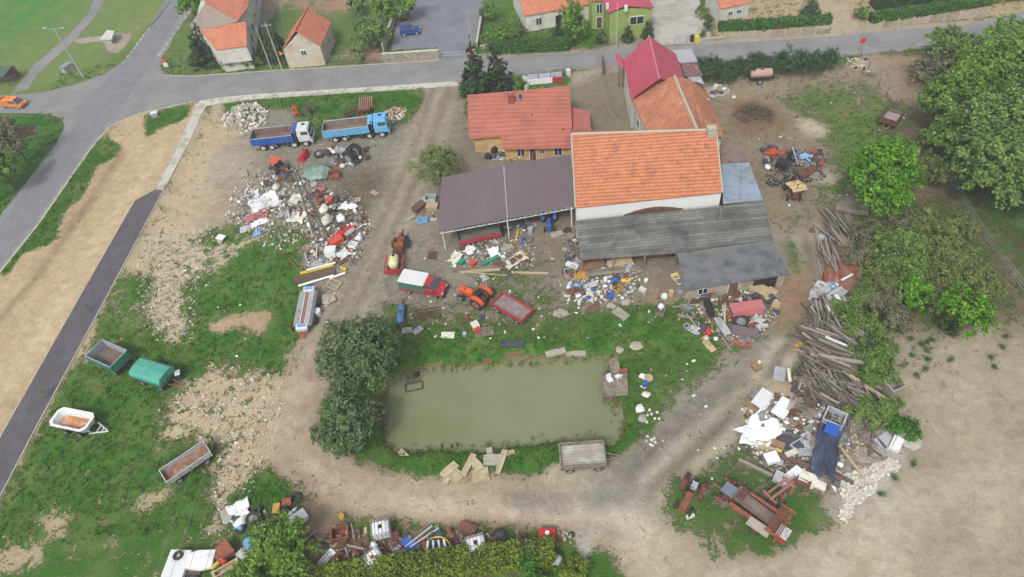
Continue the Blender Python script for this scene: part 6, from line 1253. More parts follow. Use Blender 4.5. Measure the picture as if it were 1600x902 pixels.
# walls
stonew = mat('stone_wall', rgb(176, 168, 150), .12, 2, .95, c2=rgb(140, 130, 112), s2=1.6, brick=(.6, .35, .04, .8, .1)); capm = mat('wall_cap', rgb(200, 196, 182), .08, 2, .9)
def wall(name, line, h, t_, label, m, cap=capm, cat='wall'):
    pts = [P(*p) for p in line]; c = pts[0]; r = thing(name, label, cat, c); mb = MB(); mc = MB()
    for a, b in zip(pts[:-1], pts[1:]):
        mid = (a+b)/2-c; ang = math.atan2((b-a).y, (b-a).x); mb.box((mid.x, mid.y, h/2-.1), ((b-a).length, t_, h+.2), rz=ang); mc.box((mid.x, mid.y, h+.045), ((b-a).length+.1, t_+.12, .08), rz=ang)
    part('body', mb, m, r); part('coping', mc, cap, r); return r
wall('stone_wall', [(600, 97), (687, 91)], 1.5, .35, 'thick stone wall with pale coping between the road and the asphalt yard', stonew)
wall('concrete_wall', [(600, 84), (622, 22)], 1.6, .25, 'tall pale panel wall along the west side of the asphalt yard', mat('mossy_panels', rgb(178, 184, 168), .1, 1, .9, brick=(2, .5, .04, .8, .06)))
wall('gate_wall', [(731, 90), (745, 89)], 1.2, .5, 'short stone gate pier right of the asphalt yard entrance', stonew)
wall('yard_wall', [(746, 76), (754, 26)], 1.1, .2, 'low concrete wall along the east side of the asphalt yard', plaster_g)
wall('garden_wall', [(751, 78), (763, 76)], .7, .15, 'low concrete garden wall beside the yard entrance', plaster_g)
wall('garden_wall', [(1098, 66), (1128, 63)], .5, .15, 'low garden wall right of the concrete yard gate', plaster_g)
wall('block_wall', [(941, 96), (943, 118)], 1.0, .2, 'short brown wall at the west side of the crimson roof yard', woodb, cap=woodb)
wall('road_parapet', [(1433, 76), (1500, 72)], .5, .2, 'low white parapet beside the road bend', capm)
wall('planter_wall', [(942, 118), (958, 170), (966, 182)], .2, .12, 'low concrete edging wall in the yard beside the crimson roof building', polew, cap=polew)
t = thing('flower_bed', 'stone ringed round bed next to the blue car', 'bed', G(631, 33)); mb = MB(); mb.torus((0, 0, .12), 1.0, .16, 'Z', n=18, k=6); part('stone_ring', mb, stonew, t); mb = MB(); mb.cyl((0, 0, .02), (0, 0, .1), .95, n=16); part('soil', mb, mat('dark_soil', rgb(88, 74, 60), .2), t)
def scallop(line, seg, label):
    a, b = P(*line[0]), P(*line[1]); c = a; L_ = (b-a).length; n = int(L_/seg); ang = math.atan2((b-a).y, (b-a).x); r = thing('scalloped_wall', label, 'fence', c, ang)
    for i in range(n):
        x0 = i*L_/n; w_ = L_/n; mb = MB(); pts = [(0, 0), (w_-.14, 0)]+[((w_-.14)*(1-k/8), 1.25-.42*math.sin(math.pi*k/8)) for k in range(9)]
        m_ = len(pts); vs = [(x0+.07+x, -.03, z) for x, z in pts]+[(x0+.07+x, .03, z) for x, z in pts]; mb.add(vs, [tuple(range(m_)), tuple(range(2*m_-1, m_-1, -1))]+[(k, m_+k, m_+(k+1) % m_, (k+1) % m_) for k in range(m_)]); part('panel', mb, plaster_g, r)
        mb = MB(); mb.box((x0, 0, .68), (.14, .14, 1.36)); part('post', mb, capm, r)
scallop([(1130, 62), (1297, 53)], 2.2, 'precast concrete fence of scalloped panels along the road, left of the lane')
scallop([(1353, 47), (1545, 25)], 2.2, 'precast concrete fence of scalloped panels along the road, right of the lane')
def wirefence(line, h, label, step=2.4, name='wire_fence', wires=3, m=polew, rail=.02):
    pts = [P(*p) for p in line]; c = pts[0]; r = thing(name, label, 'fence', c); mw = MB()
    for a, b in zip(pts[:-1], pts[1:]):
        n = max(1, int((b-a).length/step))
        for i in range(n+1):
            p = a.lerp(b, i/n)-c
            if i < n or b is pts[-1]: mb = MB(); mb.box((p.x, p.y, h/2), (.08, .08, h)); part('post', mb, m, r)
        for k in range(wires): z = h*(k+1)/wires-.05; mw.cyl(a-c+Vector((0, 0, z)), b-c+Vector((0, 0, z)), rail, n=4)
    part('wire' if wires > 2 else 'rail', mw, steel, r)
wirefence([(1344, 90), (1356, 110), (1372, 135), (1396, 168)], 1.4, 'overgrown wire fence between the east yard and the brown plot')
wirefence([(1485, 285), (1515, 340), (1555, 400), (1600, 460)], 1.2, 'wire fence along the earth path on the right')
wirefence([(1026, 72), (1054, 70), (1074, 67)], 1.3, 'metal gate across the concrete yard entrance', 3, 'yard_gate', 2, steel, .03)
wirefence([(688, 91), (731, 89)], 1.0, 'low sliding gate across the asphalt yard entrance', 5, 'yard_gate', 2, steel, .03)
wirefence([(448, 100), (600, 93)], 1.1, 'thin wire fence along the garden beside the gabled shed', 3)
# bins, containers near houses
def bin_(px, m, label, s=1.0):
    t = thing('wheelie_bin', label, 'bin', G(*px), U(0, 3)); mb = MB(); mb.box((0, 0, .5*s), (.5*s, .55*s, 1.0*s), top=1.15); part('body', mb, m, t); mb = MB(); mb.box((0, 0, 1.04*s), (.62*s, .68*s, .08)); part('lid', mb, m, t)
    for y in (-.2, .2): mb = MB(); mb.cyl((-.27*s, y, .1), (-.27*s, y+.05, .1), .1); part('wheel', mb, rubber, t)
yel = mat('yellow_plastic', rgb(232, 216, 60), .05, 1, .5); bluepl = mat('blue_plastic', rgb(48, 100, 190), .08, 1, .5); gplas = mat('green_plastic', rgb(60, 150, 120), .08, 1, .5); redpl = mat('red_plastic', rgb(206, 52, 52), .08, 1, .5)
bin_((1088, 67), yel, 'yellow waste bin beside the concrete yard gate', 1.1); bin_((385, 91), yel, 'yellow waste bin in front of the old farmhouse'); bin_((897, 72), chas, 'black waste bin at the end of the clipped hedge'); bin_((1081, 65), chas, 'dark waste bin left of the yellow one at the gate')
bin_((888, 118), whitepl, 'white waste bin behind the red roofed house')
t = thing('advert_board', 'low white and red board standing beside the road behind the red roofed house', 'board', P(852, 131), head((827, 133), (880, 128))); L_ = (P(880, 128)-P(827, 133)).length
mb = MB(); mb.box((-L_*.14, 0, .5), (L_*.7, .1, .9)); part('white_panel', mb, whitepl, t); mb = MB(); mb.box((L_*.36, 0, .5), (L_*.3, .1, .9)); part('red_panel', mb, redp, t)
for i in range(3): mb = MB(); x = -L_*.35+i*L_*.35; mb.box((x, 1.1, .6), (L_*.33, .08, 1.1), rx=-.3); part('grey_panel', mb, greyp, t)
t = thing('curved_fence', 'curved white fence piece beside the conifer pair', 'fence', G(814, 134)); mb = MB(); pts = [(.8*math.cos(a)*1.6, 1.6*math.sin(a), 0) for a in np.linspace(-1.2, 1.2, 8)]; [mb.box(((p[0]+q[0])/2, (p[1]+q[1])/2, .45), (.06, .5, .9), rz=math.atan2(q[1]-p[1], q[0]-p[0])-math.pi/2) for p, q in zip(pts[:-1], pts[1:])]; part('panel', mb, whitepl, t)
# ladder on the lean-to roof
t = thing('ladder', 'wooden ladder lying on the lean-to roof below the barn eave', 'ladder', P(1123, 335, 3.25), head((1124, 346), (1121, 322)), tilt=(0, -.12)); mb = MB(); mb.box((0, .25, 0.05), (2.6, .07, .08)); mb.box((0, -.25, 0.05), (2.6, .07, .08)); part('rail', mb, woodm, t); mb = MB(); [mb.box((-1.1+.3*i, 0, .05), (.05, .5, .05)) for i in range(8)]; part('rung', mb, woodm, t)
# ---- pond jetties
def jetty():
    c = P(963, 600, 0); t = thing('fishing_jetty', 'wooden fishing platform at the east end of the pond', 'jetty', c); dk = mat('jetty_boards', rgb(158, 148, 130), .16, 2, .9, c2=rgb(128, 116, 98), s2=1.5, brick=(3, .22, .03, .65, .12))
    q = [P(942, 620, .45)-c, P(982, 617, .45)-c, P(980, 582, .45)-c, P(941, 585, .45)-c]; mb = MB(); mb.slab(q, .1); part('deck', mb, dk, t)
    q = [P(951, 560, .4)-c, P(966, 558, .4)-c, P(970, 582, .4)-c, P(955, 584, .4)-c]; mb = MB(); mb.slab(q, .08); part('walkway', mb, dk, t)
    for x, y in ((943, 619), (981, 616), (942, 586), (978, 584), (962, 618)): p = P(x, y, .4)-c; mb = MB(); mb.cyl((p.x, p.y, -1.4), (p.x, p.y, .75), .07, n=6); part('pile', mb, polew, t)
    mb = MB(); a = P(942, 586, 1.2)-c; b = P(978, 583, 1.2)-c; mb.cyl(a, b, .04); mb.cyl(a, P(943, 619, 1.2)-c, .03); part('handrail', mb, polew, t)
jetty()
def chair_(px, z, hd, m, label, name='garden_chair', group=None):
    t = thing(name, label, 'chair', P(*px, z), hd, group); mb = MB(); mb.box((0, 0, .42), (.55, .55, .06)); part('seat', mb, m, t); mb = MB(); mb.box((-.3, 0, .72), (.06, .55, .6), ry=-.2); part('backrest', mb, m, t)
    for x in (-.22, .22):
        for y in (-.22, .22): mb = MB(); mb.cyl((x, y, 0), (x, y, .42), .03, n=5); part('leg', mb, m, t)
chair_((953, 597), .45, -1.2, whitepl, 'white garden chair on the pond platform, nearer the water'); chair_((966, 592), .45, 1.9, whitepl, 'white garden chair on the pond platform, nearer the bank')
def raft(px, L_, Wd, hd, label, m=woodm):
    t = thing('wooden_raft', label, 'raft', P(*px, -.6), hd); mb = MB(); n = 5; [mb.box((0, -Wd/2+Wd*(i+.5)/n, .12), (L_, Wd/n*.86, .08)) for i in range(n)]; part('deck', mb, m, t); mb = MB(); mb.box((-L_*.4, 0, .02), (.12, Wd, .14)); mb.box((L_*.4, 0, .02), (.12, Wd, .14)); part('beam', mb, woodm, t)
raft((646, 590), 1.6, 1.0, .1, 'floating wooden pontoon at the north west corner of the pond', mat('wet_wood', rgb(120, 116, 96), .15)); raft((657, 584), 1.3, .9, .3, 'smaller wooden pontoon against the north west bank of the pond')
t = thing('net_cage', 'dark rectangular net frame floating near the north west pontoons', 'frame', P(647, 605, -.6), .1); mb = MB(); mb.tube([(-.9, -.45, .1), (.9, -.45, .1), (.95, .5, .1), (-.9, .5, .1), (-.9, -.45, .1)], .07); part('rim', mb, mat('dark_frame', rgb(74, 76, 62), .1), t)
raft((640, 571), 1.6, .6, 0, 'wooden plank step at the water edge under the willow')
for i, (x, y) in enumerate(((690, 697), (705, 698), (714, 696))): 
    o = MB().cyl((0, 0, -.9), (.05, 0, .5), .07, n=6).build('mooring_stake', chas); o.location = P(x, y, -.3); tag(o, 'short dark stake in the water at the south bank', 'stake', 'stakes along the south bank')

# ------------------------------------------------------------------ scrap, timber, rubble: every piece an object
J = {'white': ('white', whitepl), 'offwhite': ('off-white', mat('offwhite_cloth', rgb(224, 220, 206), .1, 2, .85, c2=rgb(184, 176, 158), s2=1.8, thr=.6, bump=.4)),
     'grey': ('grey', mat('scrap_grey', rgb(142, 142, 142), .18, 2, .75, c2=rgb(110, 106, 100), s2=2)), 'dgrey': ('dark grey', mat('scrap_dark', rgb(84, 86, 94), .2, 2, .7, c2=rgb(60, 60, 66), s2=2)),
     'navy': ('dark blue grey', mat('navy_tarp', rgb(84, 94, 122), .2, 1.5, .5, c2=rgb(60, 66, 84), s2=1)), 'pgrey': ('pale grey', mat('scrap_pale', rgb(184, 188, 192), .1, 2, .7, c2=rgb(156, 156, 152), s2=1.5)), 'black': ('black', mat('scrap_black', rgb(48, 48, 50), .25, 3, .7)),
     'blue': ('blue', bluepl), 'lblue': ('light blue', mat('light_blue_plastic', rgb(128, 178, 222), .08, 2, .5)), 'red': ('red', redpl), 'orange': ('orange red', mat('orange_red_sheet', rgb(208, 84, 56), .1, 2, .6)),
     'green': ('sea green', gplas), 'yellow': ('yellow', mat('dull_yellow', rgb(226, 200, 66), .1, 2, .6)), 'ochre': ('ochre', mat('ochre', rgb(190, 150, 76), .18, 2, .85)), 'brown': ('brown', mat('scrap_brown', rgb(118, 92, 74), .2, 2, .85, c2=rgb(88, 70, 60), s2=2)),
     'rust': ('rusty', rustm), 'orust': ('rust red', rust2), 'wood': ('weathered grey', woodm), 'bwood': ('brown wooden', mat('brown_timber', rgb(150, 118, 88), .2, 3, .9)), 'lwood': ('pale wooden', mat('pale_timber', rgb(192, 172, 136), .15, 3, .9)),
     'beam': ('grey brown', mat('old_beam', rgb(106, 98, 90), .22, 3, .95, c2=rgb(136, 128, 118), s2=2, rnd=.3)), 'beam2': ('pale grey', mat('bleached_beam', rgb(156, 148, 136), .18, 3, .95, rnd=.15)), 'conc': ('concrete grey', mat('scrap_concrete', rgb(176, 170, 156), .12, 3, .95)),
     'stone': ('sandstone', mat('sandstone', rgb(192, 180, 150), .12, 2, .95, c2=rgb(168, 150, 116), s2=1.5)), 'mauve': ('mauve', mat('mauve_sheet', rgb(124, 110, 116), .1, 2, .7)), 'pink': ('dusty pink', mat('dusty_pink', rgb(186, 112, 112), .12, 2, .8))}
CACHE = {}
def unit(kind, v, mk):
    key = (kind, v, mk)
    if key in CACHE: return CACHE[key]
    mb = MB(); rr = random.Random(hash(kind) % 1 + v*7+len(kind)); m = J[mk][1] if mk in J else mk; sm = False; mats = [m]
    if kind in ('sack', 'bag'): mb.blob((0, 0, .42), (1, 1, 1), v+3, .28, nu=13, nv=9, flat=.75, freq=2.2); mb.blob((.1, .05, .85), (.3, .3, .25), v+5, .3, nu=7, nv=5); sm = True
    elif kind == 'film':
        n = 9; g = {}
        for i in range(n):
            for j in range(n):
                x = i/(n-1)-.5; y = j/(n-1)-.5; k = 1-.25*mnoise.noise(Vector((x*2.2+v*5, y*2.2, 3)))*2; g[i, j] = Vector((x*k*1.05, y*k*1.05, .5+.55*mnoise.noise(Vector((x*2.2+v, y*2.2, v*3.3)))+.15*mnoise.noise(Vector((x*7+v, y*7, v*3.3)))))
        vs = [g[i, j] for i in range(n) for j in range(n)]+[g[i, j]-Vector((0, 0, .12)) for i in range(n) for j in range(n)]; N2 = n*n
        fs = [(i*n+j, (i+1)*n+j, (i+1)*n+j+1, i*n+j+1) for i in range(n-1) for j in range(n-1)]; fs += [tuple(N2+q for q in f[::-1]) for f in fs]
        e = [i*n for i in range(n)]+[(n-1)*n+j for j in range(1, n)]+[i*n+n-1 for i in range(n-2, -1, -1)]+[j for j in range(n-2, 0, -1)]
        fs += [(e[k], N2+e[k], N2+e[(k+1) % len(e)], e[(k+1) % len(e)])[::-1] for k in range(len(e))]; mb.add(vs, fs)
    elif kind in ('panel', 'slab', 'sheet'):
        pts = [(-.5, -.5), (.5, -.5), (.5, .5), (-.5, .5)] if v % 3 else [(-.5, -.45), (.1, -.5), (.5, -.35), (.47, .5), (-.2, .46), (-.5, .3)]
        mb.prism(pts, 0, 1)
        if v % 2: mb.prism([(x*.98, y*.06+.2) for x, y in pts], .95, 1.35)
    elif kind in ('plank', 'board'): mb.box((0, 0, .5), (1, 1, 1)); 
    elif kind in ('beam', 'pole'):
        a = rr.uniform(-.3, .3)
        if kind == 'beam': mb.box((-.25, a*.5, .5), (.51, 1, 1), rz=.0); mb.box((.25, a*.5, .5), (.5, .92, .95))
        else:
            mb.add([(x, .5*math.cos(t)*s, .5+.5*math.sin(t)*s) for x, s in ((-.5, 1), (0, .92), (.5, .7)) for t in [i*math.pi/3 for i in range(6)]], [(k*6+i, (k+1)*6+i, (k+1)*6+(i+1) % 6, k*6+(i+1) % 6)[::-1] for k in range(2) for i in range(6)]+[tuple(range(6)), tuple(range(17, 11, -1))])
    elif kind == 'crate': openbox(mb, -.5, .5, -.5, .5, 0, 1, .08); mb.box((0, 0, .06), (.9, .9, .1))
    elif kind == 'box': mb.box((0, 0, .5), (1, 1, 1)); mb.box((0, 0, 1.02), (1.06, 1.06, .08))
    elif kind == 'pallet':
        for i in range(5): mb.box((0, -.42+.21*i, .9), (1, .13, .2))
        for i in range(3): mb.box((-.42+.42*i, 0, .4), (.12, .98, .8))
    elif kind == 'tyre': mb.torus((0, 0, .5), .36, .15, 'Z', n=18, k=8, sq=3.2); sm = True
    elif kind == 'wheel': mb.torus((0, 0, .5), .38, .13, 'Z', n=18, k=8, sq=3.4); mb.cyl((0, 0, .25), (0, 0, .7), .27, n=12, m=1); mats = [rubber, m]
    elif kind == 'barrel':
        mb.cyl((0, 0, 0), (0, 0, 1), .47, n=14)
        for z in (.05, .35, .65, .95): mb.cyl((0, 0, z-.03), (0, 0, z+.03), .5, n=14)
    elif kind == 'drum': mb.cyl((-.5, 0, .5), (.5, 0, .5), .47, n=14); [mb.cyl((x-.03, 0, .5), (x+.03, 0, .5), .5, n=14) for x in (-.45, -.15, .15, .45)]
    elif kind == 'bucket': mb.cyl((0, 0, 0), (0, 0, 1), .38, .5, n=12, cap=False); mb.cyl((0, 0, 0), (0, 0, .1), .38, n=12); mb.cyl((0, 0, .6), (0, 0, .62), .44, n=12)
    elif kind == 'canister': mb.rbox((0, 0, .42), (1, .6, .84), .1); mb.cyl((.3, 0, .8), (.3, 0, .98), .1, n=8); mb.tube([(-.3, 0, .8), (-.25, 0, .97), (.1, 0, .97), (.15, 0, .8)], .05)
    elif kind == 'tub': openbox(mb, -.5, .5, -.5, .5, .15, 1, .1, .0); mb.box((0, 0, .2), (.9, .9, .15)); mb.box((0, 0, .08), (.6, .6, .16)); mb.rbox((0, 0, .97), (1.1, .1, .1), .02); 
    elif kind in ('rock', 'lump'): mb.blob((0, 0, .4), (1, 1, 1), v+11, .3, nu=7, nv=5, flat=.7, freq=1.8)
    elif kind == 'pipe': mb.cyl((-.5, 0, .5), (.5, 0, .5), .5, n=10)
    elif kind == 'frame': mb.tube([(-.5, -.5, .3), (.5, -.5, .6), (.5, .5, .5), (-.5, .5, .3), (-.5, -.5, .3)], .05); mb.cyl((-.1, -.5, .4), (0, .5, .5), .04)
    elif kind == 'machine part': mb.cyl((-.4, 0, .4), (.4, .05, .5), .22, n=9); mb.box((.1, .0, .5), (.4, .8, .5), top=.7); mb.cyl((.2, -.45, .4), (.2, .45, .4), .15, n=8); mb.box((-.3, .1, .5), (.2, .6, .3), rz=.5)
    elif kind == 'chair': mb.box((0, 0, .45), (.9, .9, .15)); mb.box((-.42, 0, .75), (.12, .9, .6)); [mb.cyl((x, y, 0), (x, y, .45), .06, n=5) for x in (-.35, .35) for y in (-.35, .35)]
    CACHE[key] = (mb, mats, sm); return CACHE[key]
MC = {}
CATK = {'beam': 'beam', 'wheel': 'wheel', 'slab': 'concrete slab', 'frame': 'metal frame'}
NAMEK = {'film': 'plastic_sheet', 'sack': 'bulk_sack', 'bag': 'plastic_bag', 'slab': 'concrete_plate', 'sheet': 'metal_sheet', 'rock': 'rock', 'lump': 'rubble_lump', 'drum': 'oil_drum', 'tub': 'bathtub', 'frame': 'metal_rack', 'wheel': 'wheelset', 'beam': 'old_timber'}
def piece(kind, p, dim, mk, label, hd=None, group=None, v=None, tilt=None, cat=None, name=None):
    v = rng.randrange(4) if v is None else v; key = (kind, v, mk)
    if key not in MC:
        mb, mats, sm = unit(kind, v, mk); o = mb.build(name or NAMEK.get(kind, kind.replace(' ', '_')), mats, smooth=sm); MC[key] = o.data
    else: o = bpy.data.objects.new(name or NAMEK.get(kind, kind.replace(' ', '_')), MC[key]); link(o)
    o.location = p; o.scale = dim; o.rotation_euler = (tilt[0] if tilt else 0, tilt[1] if tilt else 0, U(0, 6.28) if hd is None else hd)
    return tag(o, label, cat or CATK.get(kind, NAMEK.get(kind, kind).replace('_', ' ')), group, 'thing')
def pt_in(poly):
    q = W(poly); x0, y0 = q.min(0); x1, y1 = q.max(0)
    while True:
        x, y = U(x0, x1), U(y0, y1); c = False
        for i in range(len(q)):
            a, b = q[i], q[i-1]
            if (a[1] > y) != (b[1] > y) and x < (b[0]-a[0])*(y-a[1])/(b[1]-a[1])+a[0]: c = not c
        if c: return x, y
DIM = {'sack': (1.0, .85, .7), 'bag': (.6, .42, .24), 'film': (1.3, 1.0, .35), 'panel': (1.3, .8, .06), 'sheet': (1.6, .8, .04), 'slab': (1.1, .8, .12), 'plank': (2.4, .2, .05), 'board': (1.6, .3, .04), 'beam': (3.0, .2, .18), 'pole': (3.2, .18, .18), 'crate': (.7, .5, .4), 'box': (.6, .5, .5),
       'pallet': (1.2, .9, .14), 'tyre': (.8, .8, .24), 'wheel': (.9, .9, .3), 'barrel': (.6, .6, .9), 'drum': (.9, .6, .6), 'bucket': (.34, .34, .34), 'canister': (.5, .4, .5), 'tub': (1.5, .7, .5), 'rock': (.5, .4, .35), 'lump': (.35, .3, .22), 'pipe': (2.2, .12, .12), 'frame': (1.4, .9, .5), 'machine part': (1.2, .9, .7), 'chair': (.5, .5, .8)}
def fill(poly, spec, where, h=.4, hd=None, hs=3.1, s=(.7, 1.25), seed=1, tl=.22):
    """scatter countable pieces; spec: (kind, colour key, count)"""
    rng.seed(seed); sp = []
    for kind, mk, n in spec:
        if kind == 'bag' and mk == 'white' and n > 3: sp += [('bag', 'white', n//3), ('bag', 'offwhite', n//4), ('panel', 'pgrey', n//6+1), ('board', 'brown', n//5), ('board', 'wood', n//4)]
        else: sp.append((kind, mk, n))
    tot = {}
    for kind, mk, n in sp: tot[kind, mk] = tot.get((kind, mk), 0)+n
    for (kind, mk), n in tot.items():
        for k in range(n):
            x, y = pt_in(poly); z = gz(x, y)+U(-.03, h); f = U(*s); d = DIM[kind]
            g = 'loose %s %ss %s' % (J[mk][0], kind, where)
            one = '%s %s lying loose %s' % (J[mk][0], {'film': 'plastic sheet', 'tub': 'bathtub', 'lump': 'rubble lump'}.get(kind, kind), where)
            piece(kind, (x, y, z), (d[0]*f*U(.8, 1.15), d[1]*f*U(.85, 1.15), d[2]*f*U(.85, 1.15)), mk, one, None if hd is None else hd+U(-hs, hs), g if n > 1 else None, tilt=(U(-tl, tl), U(-tl, tl)))
def items(rows):
    """kind, px, py, (L,W,H), colour, label [, other end pixel for heading] [, z]"""
    for r in rows:
        kind, px, py, d, mk, lb = r[:6]; to = r[6] if len(r) > 6 else None; z = r[7] if len(r) > 7 else 0
        c = G(px, py); c.z += z; piece(kind, c, d, mk, lb, head((px, py), to) if to else None, tilt=(U(-.06, .06), U(-.06, .06)))

# A: white sacks and foil on the rubble mound
A_ = [(378, 300), (400, 268), (440, 280), (470, 300), (478, 335), (462, 350), (420, 345), (385, 352), (368, 340)]
wA = 'on the rubble mound west of the twin pole'
items([('film', 415, 320, (3.6, 2.8, .9), 'white', 'largest white foil spread over the middle of the rubble mound'), ('film', 405, 342, (2.8, 1.6, .8), 'pink', 'dusty pink foil beside the large white foil on the rubble mound'),
       ('sack', 417, 288, (1.5, 1.1, .9), 'white', 'white peaked sack at the top end of the rubble mound'), ('sack', 433, 296, (1.2, 1.0, .8), 'offwhite', 'off-white sack right of the peaked white one'), ('sack', 404, 334, (1.3, 1.0, .7), 'white', 'white sack at the left foot of the pink foil'),
       ('film', 400, 305, (2.0, .9, .6), 'white', 'narrow crumpled white foil above the largest foil on the mound'), ('slab', 380, 272, (1.9, 1.3, .2), 'conc', 'flat pale slab left of the rubble mound top'), ('film', 408, 352, (2.2, 1.0, .5), 'white', 'white foil below the pink one on the rubble mound'),
       ('film', 405, 364, (1.6, .9, .3), 'lblue', 'pale blue foil scrap lying on the grass below the mound'), ('sheet', 388, 358, (2.2, 1.3, .1), 'pgrey', 'pale grey sheet at the lower left of the rubble mound')])
fill(A_, [('bag', 'white', 22), ('lump', 'white', 26), ('film', 'pgrey', 6), ('board', 'wood', 12), ('lump', 'conc', 50), ('box', 'brown', 3), ('lump', 'brown', 5), ('plank', 'wood', 6), ('rock', 'conc', 12)], wA, .35, seed=11)
# B: scrap between twin pole and the drive
B1 = [(478, 300), (520, 300), (552, 318), (568, 335), (582, 352), (568, 372), (545, 360), (505, 362), (480, 345)]; wB = 'in the scrap heap right of the twin pole'
B2 = [(480, 360), (545, 360), (578, 360), (565, 385), (545, 412), (500, 412), (478, 425)]; wB2 = 'in the lower scrap strip beside the dirt drive'
items([('sack', 508, 332, (1.8, 1.4, 1.0), 'offwhite', 'big off-white bulk sack pile, upper one right of the twin pole'), ('sack', 512, 348, (2.0, 1.6, 1.1), 'offwhite', 'big off-white bulk sack pile, lower one right of the twin pole'), ('sack', 534, 345, (1.5, 1.2, 1.0), 'white', 'bright white sack right of the two bulk sacks'),
       ('film', 532, 326, (2.4, 1.0, .7), 'white', 'long white foil below the orange box'), ('sack', 552, 325, (1.4, 1.1, .7), 'white', 'white round sack at the drive side of the scrap heap'), ('box', 518, 318, (.8, .7, .8), 'orange', 'orange red box between foil and bulk sacks'),
       ('film', 465, 316, (1.6, 1.8, .7), 'offwhite', 'cream foil left of the twin pole shafts'), ('film', 466, 345, (2.2, 2.0, .5), 'offwhite', 'cream rubble foil at the pole foot'), ('panel', 495, 338, (1.8, 1.2, .1), 'mauve', 'mauve panel beside the lower bulk sack'), ('sheet', 500, 302, (2.2, 1.6, .1), 'dgrey', 'dark grey sheet at the upper end of the scrap heap'),
       ('drum', 538, 356, (1.2, .8, .8), 'brown', 'brown drum right below the bright white sack'), ('sack', 462, 268, (.8, .7, .5), 'white', 'small white bag left of the green tarpaulin heap'), ('sack', 473, 289, (.9, .8, .6), 'white', 'small white bag below the green tarpaulin heap, left one'), ('sack', 492, 291, (1.1, 1.0, .6), 'pgrey', 'pale grey bag at the lower end of the green tarpaulin heap'),
       ('sheet', 500, 295, (2.0, .8, .1), 'pink', 'pink striped sheet below the green tarpaulin heap', (515, 305)), ('box', 502, 320, (.9, .8, .6), 'orust', 'rust red box leaning in the upper scrap heap'),
       ('sheet', 541, 363, (2.4, 1.0, .15), 'red', 'bright red sheet lying beside the drive', (522, 376), .3), ('panel', 548, 366, (1.6, .7, .12), 'pgrey', 'pale grey ribbed cover beside the bright red sheet', (538, 374), .4), ('box', 527, 380, (1.7, 1.1, .7), 'orange', 'orange red hood with folded edge beside the drive', (512, 388)),
       ('sack', 561, 374, (1.0, .9, .6), 'white', 'white sack at the drive edge beside the sink'), ('tub', 553, 386, (1.1, .9, .6), 'white', 'white sink with a dark bowl beside the drive', (560, 388)), ('box', 518, 398, (1.2, 1.3, .9), 'white', 'white freezer box beside the drive', (519, 390)),
       ('film', 538, 400, (1.5, 1.4, .5), 'white', 'white curved plastic cover on a brown board', (545, 395), .2), ('panel', 536, 404, (2.0, 1.7, .15), 'brown', 'brown board under the curved white cover', (545, 398)), ('pallet', 553, 408, (1.5, 1.0, .12), 'wood', 'grey green pallet frame on the drive verge', (556, 400)),
       ('sheet', 502, 411, (2.6, 1.0, .12), 'pgrey', 'pale grey corrugated sheet below the white freezer box', (520, 405)), ('sack', 486, 356, (.8, .7, .9), 'white', 'upright white bag in front of the grey tarpaulin by the pole'), ('film', 487, 366, (1.0, 1.4, .5), 'pgrey', 'grey tarpaulin scrap by the pole foot'),
       ('plank', 495, 372, (1.9, .22, .1), 'lwood', 'pale plank propped beside the grey tarpaulin scrap', (499, 362)), ('pallet', 517+40, 313, (1.2, .9, .14), 'lwood', 'wooden pallet lying alone on the dark dirt, upper right one', (566, 312)), ('pallet', 585, 302, (1.2, .7, .14), 'lwood', 'wooden pallet lying alone beside the dirt drive', (592, 306)),
       ('plank', 492, 432, (5.2, 1.0, .12), 'brown', 'wide brown plank board below the scrap strip', (540, 421), .1), ('plank', 496, 423, (4.2, .4, .1), 'yellow', 'pale yellow plank above the wide brown board', (530, 415), .2), ('pipe', 503, 420, (3.6, .24, .24), 'white', 'white pipe above the yellow plank', (516, 416), .3), ('pipe', 495, 441, (4.4, .3, .25), 'white', 'long white pipe below the wide brown board', (510, 437), .15),
       ('pipe', 528, 433, (2.0, .3, .3), 'white', 'short white pipe at the drive end of the brown board', (534, 431), .15), ('canister', 538, 422, (.9, .5, .6), 'yellow', 'pale yellow canister at the end of the brown board'), ('pipe', 479, 404, (1.8, .3, .25), 'pgrey', 'short pale pipe pair at the meadow side of the strip', (477, 396)),
       ('rock', 513, 468, (2.2, 2.0, .5), 'conc', 'rounded pale concrete lump beside the long white machine'), ('frame', 522, 446, (1.2, 1.6, .6), 'lwood', 'wooden cable reel frame beside the brown board'), ('barrel', 497, 492, (.9, .9, .8), 'white', 'white reel standing by the long white machine'), ('pole', 450, 404, (5.0, .16, .16), 'orust', 'thin reddish pole lying in the meadow', (438, 392)),
       ('rock', 345, 377, (1.3, 1.0, .5), 'conc', 'pale lump with white sheet lying alone on the meadow top'), ('panel', 347, 375, (1.1, .9, .1), 'white', 'white sheet on the lone lump at the meadow top', (352, 376), .5)])
fill(B1, [('bag', 'white', 16), ('board', 'wood', 14), ('plank', 'wood', 10), ('lump', 'conc', 24), ('machine part', 'rust', 4), ('sheet', 'dgrey', 4), ('bag', 'offwhite', 6), ('crate', 'brown', 4), ('lump', 'orust', 4), ('film', 'dgrey', 4), ('canister', 'white', 4), ('tyre', rubber, 0)], wB, .4, seed=12)
fill(B2, [('bag', 'white', 12), ('board', 'wood', 16), ('plank', 'bwood', 6), ('lump', 'conc', 26), ('pipe', 'white', 5), ('panel', 'grey', 5), ('crate', 'wood', 3), ('lump', 'white', 12), ('machine part', 'rust', 3)], wB2, .2, seed=13)
